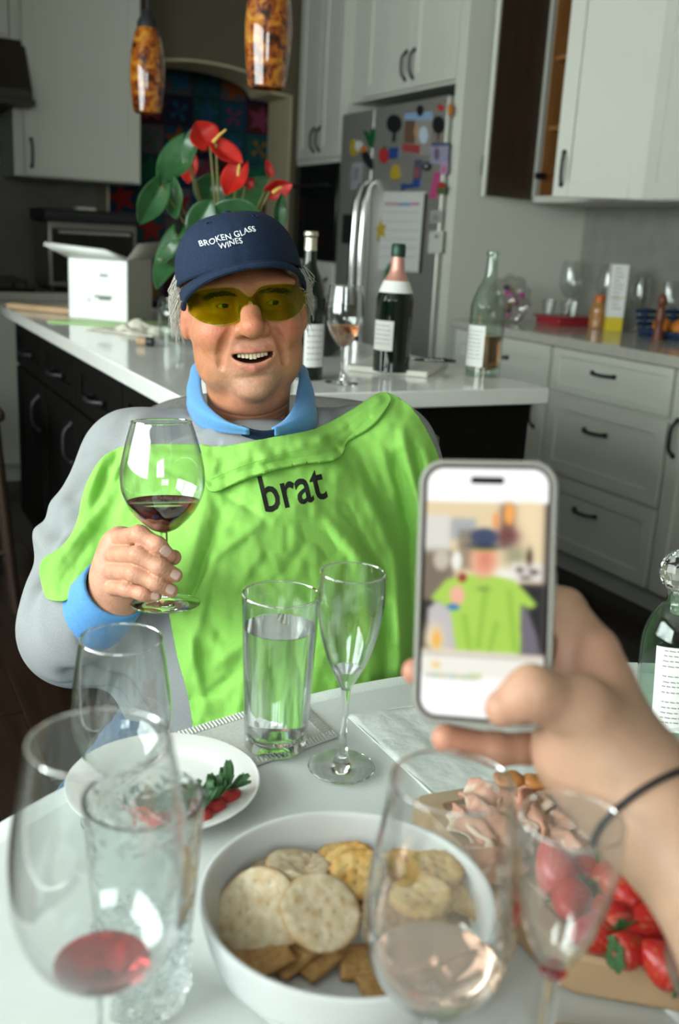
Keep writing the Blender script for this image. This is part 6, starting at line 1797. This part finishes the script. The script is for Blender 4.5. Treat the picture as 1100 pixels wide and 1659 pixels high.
# ---- white carton with raised flap, cutting mat, cork, cloth, jar
c1, c2 = Vector((.737, 3.484)), Vector((.897, 3.328)); e1_ = (c2 - c1).normalized(); n1_ = Vector((-e1_.y, e1_.x)); Lx = (c2 - c1).length; hb = .205
def cart(u, v, z): p = c1 + e1_ * u + n1_ * v; return (p.x, p.y, z)
T = Thing('carton', 'white carton with its front flap lifted on the island', 'box', (c1.x, c1.y, IT), True)
z0 = IT + .004; dp = .17
w = MB()
for a, b, c_, d in ((0, 0, Lx, .003), (0, dp - .003, Lx, dp)):
    w.prism([(a, b), (c_, b), (c_, d), (a, d)], lambda u, v, z: cart(u, v, z), z0, z0 + hb)
w.prism([(0, 0), (Lx, 0), (Lx, dp), (0, dp)], lambda u, v, z: cart(u, v, z), z0, z0 + .003)
T.part('box_body', w, M_carton)
T.part('side_wall', MB().prism([(Lx - .003, 0), (Lx, 0), (Lx, dp), (Lx - .003, dp)], cart, z0, z0 + hb), M_cartongrey, label='greyish side wall')
T.part('side_wall', MB().prism([(0, 0), (.003, 0), (.003, dp), (0, dp)], cart, z0, z0 + hb), M_carton)
T.part('flap', MB().add([cart(-.055, -.055, z0 + hb + .036), cart(Lx - .05, -.060, z0 + hb + .024), cart(Lx, .004, z0 + hb - .002), cart(0.0, .004, z0 + hb - .002)], [(0, 1, 2, 3)]), M_carton, solid=.012, bevel=.004)
T.part('flap', MB().add([cart(Lx, 0, z0 + hb), cart(Lx, dp, z0 + hb), cart(Lx + .035, dp, z0 + hb + .06), cart(Lx + .03, .02, z0 + hb + .05)], [(0, 1, 2, 3)]), M_cartongrey, solid=.003, label='grey side flap')
w = MB()
for u0, u1, z in ((.12, .15, .145), (.10, .165, .075), (.115, .16, .068), (.075, .082, .062)):
    w.prism([(u0, -.0006), (u1, -.0006), (u1, -.0002), (u0, -.0002)], cart, z0 + z, z0 + z + .007)
T.part('print', w, M_inkgrey, label='faint grey print')
a_, b_ = KP(76, 522, IT), KP(206, 531, IT)
mb = MB().prism([(a_.x, a_.y), (b_.x, b_.y), (b_.x + .19, b_.y + .19), (a_.x + .19, a_.y + .19)], lambda u, v, d: (u, v, d), IT, IT + .0035)
solo('cutting_mat', 'light green flexible cutting mat under the white carton', 'mat', mb, mat('green_plastic', (.36, .58, .20), .4), loc=(a_.x, a_.y, IT), kitchen=True, bevel=.001)
a_ = KP(75, 505, IT)
mb = MB().obox((0, 0, .012), (.15, .04, .011), Matrix.Rotation(R(-50), 3, 'Z')); mb.v = [(x + a_.x, y + a_.y, z + IT) for x, y, z in mb.v]
solo('bread_board', 'small brown wooden board left of the carton', 'board', mb, M_wood, loc=tuple(a_), kitchen=True, bevel=.004)
a_ = W(.775, 2.69, 0); a_.z = IT + .0125
T = Thing('bottle_stopper', 'cork stopper with a black cap lying on the white island top', 'cork', M=Matrix.Translation(a_) @ Matrix.Rotation(R(-8), 4, 'Z') @ Matrix.Rotation(PI / 2, 4, 'Y'))
T.part('cork', MB().lathe([(0, -.024), (.0095, -.024), (.0105, -.022), (.0105, .002), (0, .002)], 24), M_cork)
T.part('cap', MB().lathe([(0, .002), (.012, .002), (.0125, .004), (.0125, .020), (.011, .022), (0, .022)], 24), M_rubber, label='black plastic cap')
cl = KP(225, 538, IT)
def crump(u, v):
    a, b = u - .5, v - .5
    h_ = .010 + .030 * max(0, noise.noise(Vector((u * 4, v * 3, 7))) + .12 + .6 * noise.noise(Vector((u * 9, v * 8, 2)))) * (1 - (2 * a) ** 4) * (1 - (2 * b) ** 4)
    x = a * .26 + .015 * noise.noise(Vector((v * 5, 1, 2))); y = b * .20 + .02 * noise.noise(Vector((u * 5, 4, 2)))
    c, s = math.cos(R(-55)), math.sin(R(-55))
    return (cl.x + x * c - y * s, cl.y + x * s + y * c, IT + h_ - .008)
solo('tea_towel', 'crumpled cream cloth on the island left of the man', 'cloth', MB().grid(crump, 40, 32), mat('cream_cloth', (.72, .68, .58), .9, bump=.2, bump_scale=300), loc=tuple(cl), kitchen=True, solid=.002, sharp=180)
jp = W(.90, 2.85, IT + .0)
T = Thing('glass_jar', 'clear glass jar with a dark lid clip left of the cap brim', 'jar', M=M_at(jp))
T.part('glass', MB().lathe(spline([(0, .002), (.034, .001), (.038, .006), (.039, .06), (.037, .085), (.030, .095), (.030, .108), (.0275, .108), (.0275, .095), (.0345, .084), (.0362, .06), (.035, .010), (0, .006)], 4), 40), M_wineglassg)
T.part('lid', MB().lathe([(0, .109), (.032, .109), (.033, .112), (.032, .121), (0, .123)], 32), M_wineglassg)
T.part('clip', MB().tube([(-.034, -.004, .07), (-.039, -.012, .092), (-.034, -.006, .116), (-.02, -.02, .124)], .0025, 8).tube([(.02, -.03, .07), (.022, -.036, .092), (.018, -.03, .112)], .0025, 8), M_rubber)
sp = W(.74, 2.30, IT)
for k, (px, py) in enumerate(((278, 558), (291, 592))):
    a_ = Pz(px, py, IT + .001)
    T = solo('water_drop', ('wet bright drop on the island by the ear' if k == 0 else 'smaller wet drop on the island nearer the collar'), 'droplet', MB().lathe([(.010, 0), (.0095, .0018), (.006, .0034), (0, .004)], 20, tuple(a_)), M_water, loc=tuple(a_))

# ================================================================== fridge magnets and papers
FX = 2.4245
def fridge_poly(pts, th=.005):
    """outline given in the zoomed view of the door -> outline on the door's plane"""
    q = [KX(530 + a / 3.929, 140 + b / 3.929, FX) for a, b in pts]
    return MB().prism([(p.y, p.z) for p in q], lambda u, v, d: (d, u, v), FX - th, FX)
def ellp(cx, cy, rx, ry, n=18): return [(cx + rx * math.cos(2 * PI * k / n), cy + ry * math.sin(2 * PI * k / n)) for k in range(n)]
MC = {}
def cmat(c, rough=.45):
    if c not in MC: MC[c] = mat('magnet_colour_%d' % len(MC), c, rough)
    return MC[c]
def magnet(name, label, cat, shapes, group='magnets and pictures on the fridge'):
    """shapes: [(part name, outline, colour, thickness)]"""
    q = [KX(530 + a / 3.929, 140 + b / 3.929, FX) for a, b in shapes[0][1]]
    c = sum(q, Vector()) / len(q)
    T = Thing(name, label, cat, tuple(c), True, group)
    for nm, o, col, th in shapes: T.part(nm, fridge_poly(o, th), cmat(col))
GR, YL, BK, RD, BL, OR, PK, WH, BR, SK, GY = (.01, .10, .03), (.45, .32, .02), (.012, .012, .015), (.42, .03, .03), (.02, .06, .22), (.5, .16, .02), (.5, .06, .20), (.62, .62, .58), (.14, .08, .05), (.25, .38, .58), (.30, .30, .31)
rc = lambda x0, y0, x1, y1, s=0: [(x0, y0), (x0 - s, y1), (x1 - s, y1 - 4), (x1, y0 - 4)]
magnet('fridge_magnet', 'dark green leaf-shaped magnet on the freezer door', 'magnet', [('leaf', [(232, 280), (262, 290), (276, 330), (282, 275), (306, 268), (308, 320), (288, 392), (272, 385)], GR, .006)])
magnet('fridge_magnet', 'yellow and white flower magnet at the far left of the freezer door', 'magnet', [('petals', ellp(172, 390, 22, 55), YL, .005), ('centre', ellp(203, 378, 20, 34), WH, .007)])
magnet('fridge_magnet', 'black bird magnet with an orange head below the green leaf', 'magnet', [('bird_body', [(222, 415), (255, 408), (290, 470), (296, 530), (276, 528), (235, 470)], BK, .006), ('bird_head', ellp(236, 402, 16, 22), OR, .008)])
magnet('photo_print', 'pale grey sketch taped low on the freezer door', 'picture', [('sheet', rc(160, 488, 226, 655, 12), (.34, .34, .37), .0012), ('drawing', rc(172, 520, 206, 600, 8), (.22, .22, .26), .0018)])
magnet('fridge_magnet', 'black lollipop-shaped magnet at the upper left of the wide door', 'magnet', [('disc', ellp(430, 238, 46, 58), BK, .006), ('stem', rc(424, 290, 442, 356, 6), BK, .005)])
magnet('photo_print', 'holiday photo of people under a blue sky on the wide door', 'picture', [('sheet', [(492, 170), (482, 410), (600, 440), (655, 440), (672, 160)], (.30, .27, .25), .0012), ('sky', [(495, 172), (492, 215), (668, 215), (672, 162)], SK, .0018), ('figures', [(498, 215), (488, 360), (560, 365), (560, 215)], BR, .002), ('figures', ellp(570, 290, 16, 40), (.45, .27, .16), .0024), ('figures', ellp(615, 310, 28, 55), (.50, .62, .70), .0026), ('blanket', [(484, 365), (480, 410), (590, 430), (592, 372)], (.33, .05, .05), .002)])
magnet('fridge_magnet', 'small black magnet pinning the top of the holiday photo', 'magnet', [('body', ellp(597, 155, 18, 36), BK, .008)])
magnet('fridge_magnet', 'black oval magnet right of the holiday photo', 'magnet', [('disc', ellp(712, 245, 36, 56), BK, .006), ('stem', rc(706, 295, 722, 350, 5), BR, .005)])
magnet('fridge_magnet', 'small red heart magnet at the upper right of the door', 'magnet', [('heart', [(708, 122), (722, 112), (735, 124), (748, 130), (742, 155), (712, 150)], RD, .006)])
magnet('fridge_magnet', 'narrow orange fish magnet in the upper right corner of the door', 'magnet', [('fish', ellp(788, 150, 13, 42), OR, .006)])
magnet('fridge_magnet', 'red apple magnet beside the door seam', 'magnet', [('apple', ellp(366, 440, 29, 50), RD, .008), ('leaf', ellp(372, 392, 10, 9), GR, .008)])
magnet('fridge_magnet', 'blue square magnet touching the red apple', 'magnet', [('tile', rc(400, 392, 456, 462, 4), BL, .007)])
magnet('photo_print', 'violet and blue photo strip under the black oval magnet', 'picture', [('sheet', rc(664, 362, 778, 496, 12), (.30, .29, .40), .0012), ('top_band', rc(664, 362, 778, 380, 1), (.05, .06, .16), .0018), ('figures', ellp(700, 430, 18, 40), (.16, .10, .18), .002)])
magnet('fridge_magnet', 'yellow duck magnet above the notepad', 'magnet', [('duck_body', ellp(436, 560, 28, 36), YL, .007), ('duck_head', ellp(440, 520, 18, 20), YL, .009)])
magnet('photo_print', 'narrow dark picture in the middle of the door', 'picture', [('sheet', rc(556, 470, 606, 592, 6), (.08, .07, .13), .0014), ('figure', ellp(572, 548, 14, 38), (.32, .07, .07), .002)])
magnet('fridge_magnet', 'dark blue boot-shaped magnet just above the notepad', 'magnet', [('boot', [(555, 592), (596, 590), (592, 640), (540, 648), (505, 650), (478, 665), (474, 622), (500, 618), (515, 625), (548, 618)], BL, .006)])
magnet('fridge_magnet', 'round dark magnet with a pale middle right of the narrow picture', 'magnet', [('disc', ellp(638, 510, 27, 29), BK, .006), ('centre', ellp(638, 508, 12, 13), GY, .008)])
magnet('fridge_magnet', 'long pink pencil magnet at the right of the door', 'magnet', [('pencil', [(690, 548), (720, 545), (695, 712), (655, 715)], PK, .006)])
magnet('photo_print', 'small pink and blue snapshot near the door edge', 'picture', [('sheet', rc(725, 485, 772, 562, 6), (.42, .30, .45), .0014), ('figure', ellp(745, 530, 14, 24), (.50, .12, .22), .002)])
magnet('fridge_magnet', 'small green and red house magnet below the snapshot', 'magnet', [('house', [(705, 640), (735, 605), (762, 640), (752, 688), (702, 685)], (.08, .12, .05), .005), ('roof', [(705, 640), (735, 605), (762, 640), (740, 648)], RD, .007)])
magnet('notepad', 'tall white lined notepad with a coloured heading on the fridge', 'notepad', [('pages', [(372, 672), (332, 1165), (588, 1185), (628, 672)], (.66, .66, .64), .010), ('backing', [(628, 680), (588, 1188), (602, 1188), (642, 682)], BK, .006), ('heading', [(378, 738), (377, 758), (470, 760), (471, 740)], (.50, .28, .36), .0105), ('heading', [(471, 740), (470, 762), (540, 762), (542, 742)], (.20, .30, .48), .0105), ('heading', [(542, 740), (540, 760), (598, 758), (600, 740)], (.55, .22, .34), .0105)]
       + [('ruled_line', [(372 - k * 6, 800 + k * 56), (372 - k * 6, 805 + k * 56), (606 - k * 6, 808 + k * 56), (606 - k * 6, 803 + k * 56)], (.42, .42, .44), .0104) for k in range(6)])
magnet('fridge_magnet', 'yellow star magnet on the left edge of the notepad', 'magnet', [('star', [(358, 845), (366, 885), (392, 880), (376, 915), (384, 960), (356, 950), (332, 988), (336, 930), (322, 900), (346, 888)], YL, .014)])
magnet('fridge_magnet', 'green clip magnet at the foot of the notepad', 'magnet', [('clip', [(410, 1130), (440, 1112), (466, 1140), (460, 1230), (395, 1228), (388, 1170)], (.01, .16, .05), .016)])
magnet('photo_print', 'small white note right of the notepad', 'picture', [('sheet', rc(652, 922, 742, 1062, 10), (.58, .58, .52), .0012), ('drawing', ellp(698, 955, 14, 14), (.25, .27, .30), .002)])
magnet('photo_print', 'faint grey drawing above the small white note', 'picture', [('sheet', rc(660, 790, 730, 872, 6), (.36, .36, .34), .0012), ('drawing', ellp(692, 835, 18, 22), (.24, .24, .24), .002)])

# ================================================================== clutter on the right-hand worktop
CT = .9105
def cw(x, y, z=CT): return W(x, y, z)
rq = random.Random(21)
T = Thing('party_bag', 'crinkled clear bag of pink and white party favours on the right worktop', 'bag', M=M_at(cw(2.66, 3.62)))
mb = MB().ball((0, 0, .095), (.10, .07, .105), 30, 20)
mb.v = [(x + .02 * noise.noise(Vector((x * 30, y * 30, z * 30))), y + .02 * noise.noise(Vector((x * 30, y * 30, z * 30 + 5))), max(0, z + .02 * noise.noise(Vector((x * 30, z * 30, 8))))) for x, y, z in mb.v]
T.part('film', mb, thin_glass('crinkled_film', (.93, .92, .92), 2.2, rough=.05, low=.06), sharp=20)
for k in range(16):
    a, r, z = rq.uniform(0, 6.28), rq.uniform(.01, .06), rq.uniform(.02, .15)
    T.part('favour', MB().ball((r * math.cos(a), r * .7 * math.sin(a), z), (.016, .012, .013), 10, 7), cmat([(.50, .20, .34), (.62, .60, .58), (.40, .25, .12), (.06, .06, .09), (.45, .06, .30)][k % 5]))
T = Thing('party_tray', 'red plastic tray of small clear cups beside the party bag', 'tray', M=M_at(cw(2.90, 3.52)) @ Matrix.Rotation(R(27.5), 4, 'Z'))
T.part('tray', MB().box((-.11, -.09, .030), (.11, .09, .038)).box((-.10, -.08, 0), (.10, .08, .031)), mat('red_plastic', (.32, .02, .03), .3), bevel=.004)
def cup(x, y, z, r, h, label, kitchen=True):
    T = Thing('plastic_cup', label, 'cup', M=M_at(cw(x, y, z)))
    T.part('cup', MB().lathe([(0, .001), (r * .75, 0), (r, h), (r - .001, h), (r * .75 - .001, .003), (0, .003)], 28), M_thin)
    T.part('rim', MB().tube([(r * math.cos(2 * PI * k / 24), r * math.sin(2 * PI * k / 24), h) for k in range(25)], .0012, 6), M_thin)
cup(2.84, 3.57, CT + .0385, .030, .062, 'clear plastic cup at the left of the red tray'); cup(2.90, 3.48, CT + .0385, .030, .062, 'clear plastic cup at the right of the red tray'); cup(2.93, 3.56, CT + .0385, .028, .055, 'clear plastic cup at the back of the red tray')
for x, y, s, lb in ((3.04, 3.68, 1.15, 'large empty wine glass on the worktop behind the red tray'), (3.08, 3.47, 1.10, 'empty wine glass on the worktop in the corner of the tiles'), (3.05, 3.24, .95, 'empty wine glass behind the tall white carton'), (3.10, 3.125, .9, 'empty wine glass against the tiles between the carton and the blue basket')):
    stem_glass('wine_glass', lb, cw(x, y), .036 * s, .004, [(.005, .09 * s), (.018 * s, .096 * s), (.035 * s, .118 * s), (.044 * s, .150 * s), (.042 * s, .190 * s), (.036 * s, .235 * s)])
T = Thing('jam_jar', 'round amber jar with an orange lid left of the tall carton', 'jar', M=M_at(cw(2.94, 3.36)))
T.part('glass', MB().lathe(spline([(0, 0), (.030, 0), (.036, .008), (.0365, .06), (.034, .085), (.022, .105), (.020, .112), (0, .112)], 5), 36), mat('amber_jar', (.42, .20, .07), .15, coat=.5))
T.part('lid', MB().lathe([(0, .112), (.0225, .112), (.0225, .135), (.019, .139), (0, .139)], 28), mat('orange_lid', (.60, .14, .02), .4), label='orange lid')
c_ = cw(2.925, 3.245)
T = Thing('tall_carton', 'tall white carton with a yellow foot on the right worktop', 'box', M=M_at(c_) @ Matrix.Rotation(R(27.5 - 30), 4, 'Z'))
T.part('body', MB().box((-.033, -.03, .058), (.033, .03, .270)), M_carton, bevel=.0015)
T.part('yellow_band', MB().box((-.033, -.03, 0), (.033, .03, .058)), mat('yellow_print', (.72, .55, .03), .5), bevel=.0015, label='yellow printed foot')
w = MB()
for k in range(11):
    z = .252 - k * .016; w.box((-.022, -.0306, z), (-.022 + rq.uniform(.02, .042), -.0301, z + .003))
T.part('print', w, M_inkgrey); T.part('stripe', MB().box((-.030, -.0306, .135), (.028, -.0301, .139)), mat('gold_print', (.55, .40, .10), .5), label='gold stripe')
# blue basket with oranges
bq2 = (3.0, 2.93)
T = Thing('fruit_basket', 'blue basket of oranges at the right edge of the worktop', 'basket', M=M_at(cw(*bq2)) @ Matrix.Rotation(R(27.5), 4, 'Z'))
M_bask = mat('blue_basket', (.012, .035, .095), .6)
w = MB()
w.box((-.11, -.13, 0), (.11, .13, .008))
T.part('base', w, M_bask, bevel=.003)
for k in range(4):
    z = .014 + k * .024; e = .004 * k
    if k < 1: T.part('slat', MB().box((-.11 - e, -.134 - e, z), (-.104 - e, .134 + e, z + .018)), M_bask, bevel=.002)
    for q_ in (((.104 + e, -.134 - e), (.11 + e, .134 + e)), ((-.11 - e, -.134 - e), (.11 + e, -.128 - e)), ((-.11 - e, .128 + e), (.11 + e, .134 + e))):
        T.part('slat', MB().box((*q_[0], z), (*q_[1], z + .018)), M_bask, bevel=.002)
for k in range(8):
    a = k * PI / 4 + .4
    x, y = max(-.107, min(.107, .2 * math.cos(a))), max(-.131, min(.131, .2 * math.sin(a)))
    T.part('post', MB().box((x - .004, y - .004, .006), (x + .004, y + .004, .11 if x > -.1 else .035)), M_bask)
M_orange = mat('orange_peel', (.62, .20, .02), .45, bump=.3, bump_scale=500)
for k, (dx, dy, z, lb) in enumerate(((-.055, .055, .045, 'orange at the far side of the blue basket'), (-.05, -.035, .045, 'orange in the middle of the blue basket'), (.045, .04, .045, 'orange behind the middle one in the blue basket'), (.04, -.06, .045, 'orange at the near right of the blue basket'))):
    T2 = Thing('orange', lb, 'fruit', M=M_at(cw(bq2[0] + dx, bq2[1] + dy, CT + z)), group='oranges in the blue basket')
    T2.part('peel', MB().ball((0, 0, 0), (.037, .037, .035), 24, 16), M_orange); T2.part('navel', MB().lathe([(0, .034), (.003, .0345), (.002, .037), (0, .037)], 10), M_stalk)
T = Thing('pepper_mill', 'slim red-brown pepper mill standing by the blue basket', 'mill', M=M_at(cw(2.845, 2.90)))
T.part('body', MB().lathe(spline([(0, 0), (.021, 0), (.022, .006), (.015, .045), (.018, .08), (.013, .125), (0, .126)], 5), 28), mat('red_brown_wood', (.16, .045, .025), .35))
T.part('head', MB().lathe(spline([(0, .127), (.012, .127), (.018, .145), (.015, .165), (.006, .175), (0, .177)], 5), 28), bpy.data.materials['red_brown_wood'])
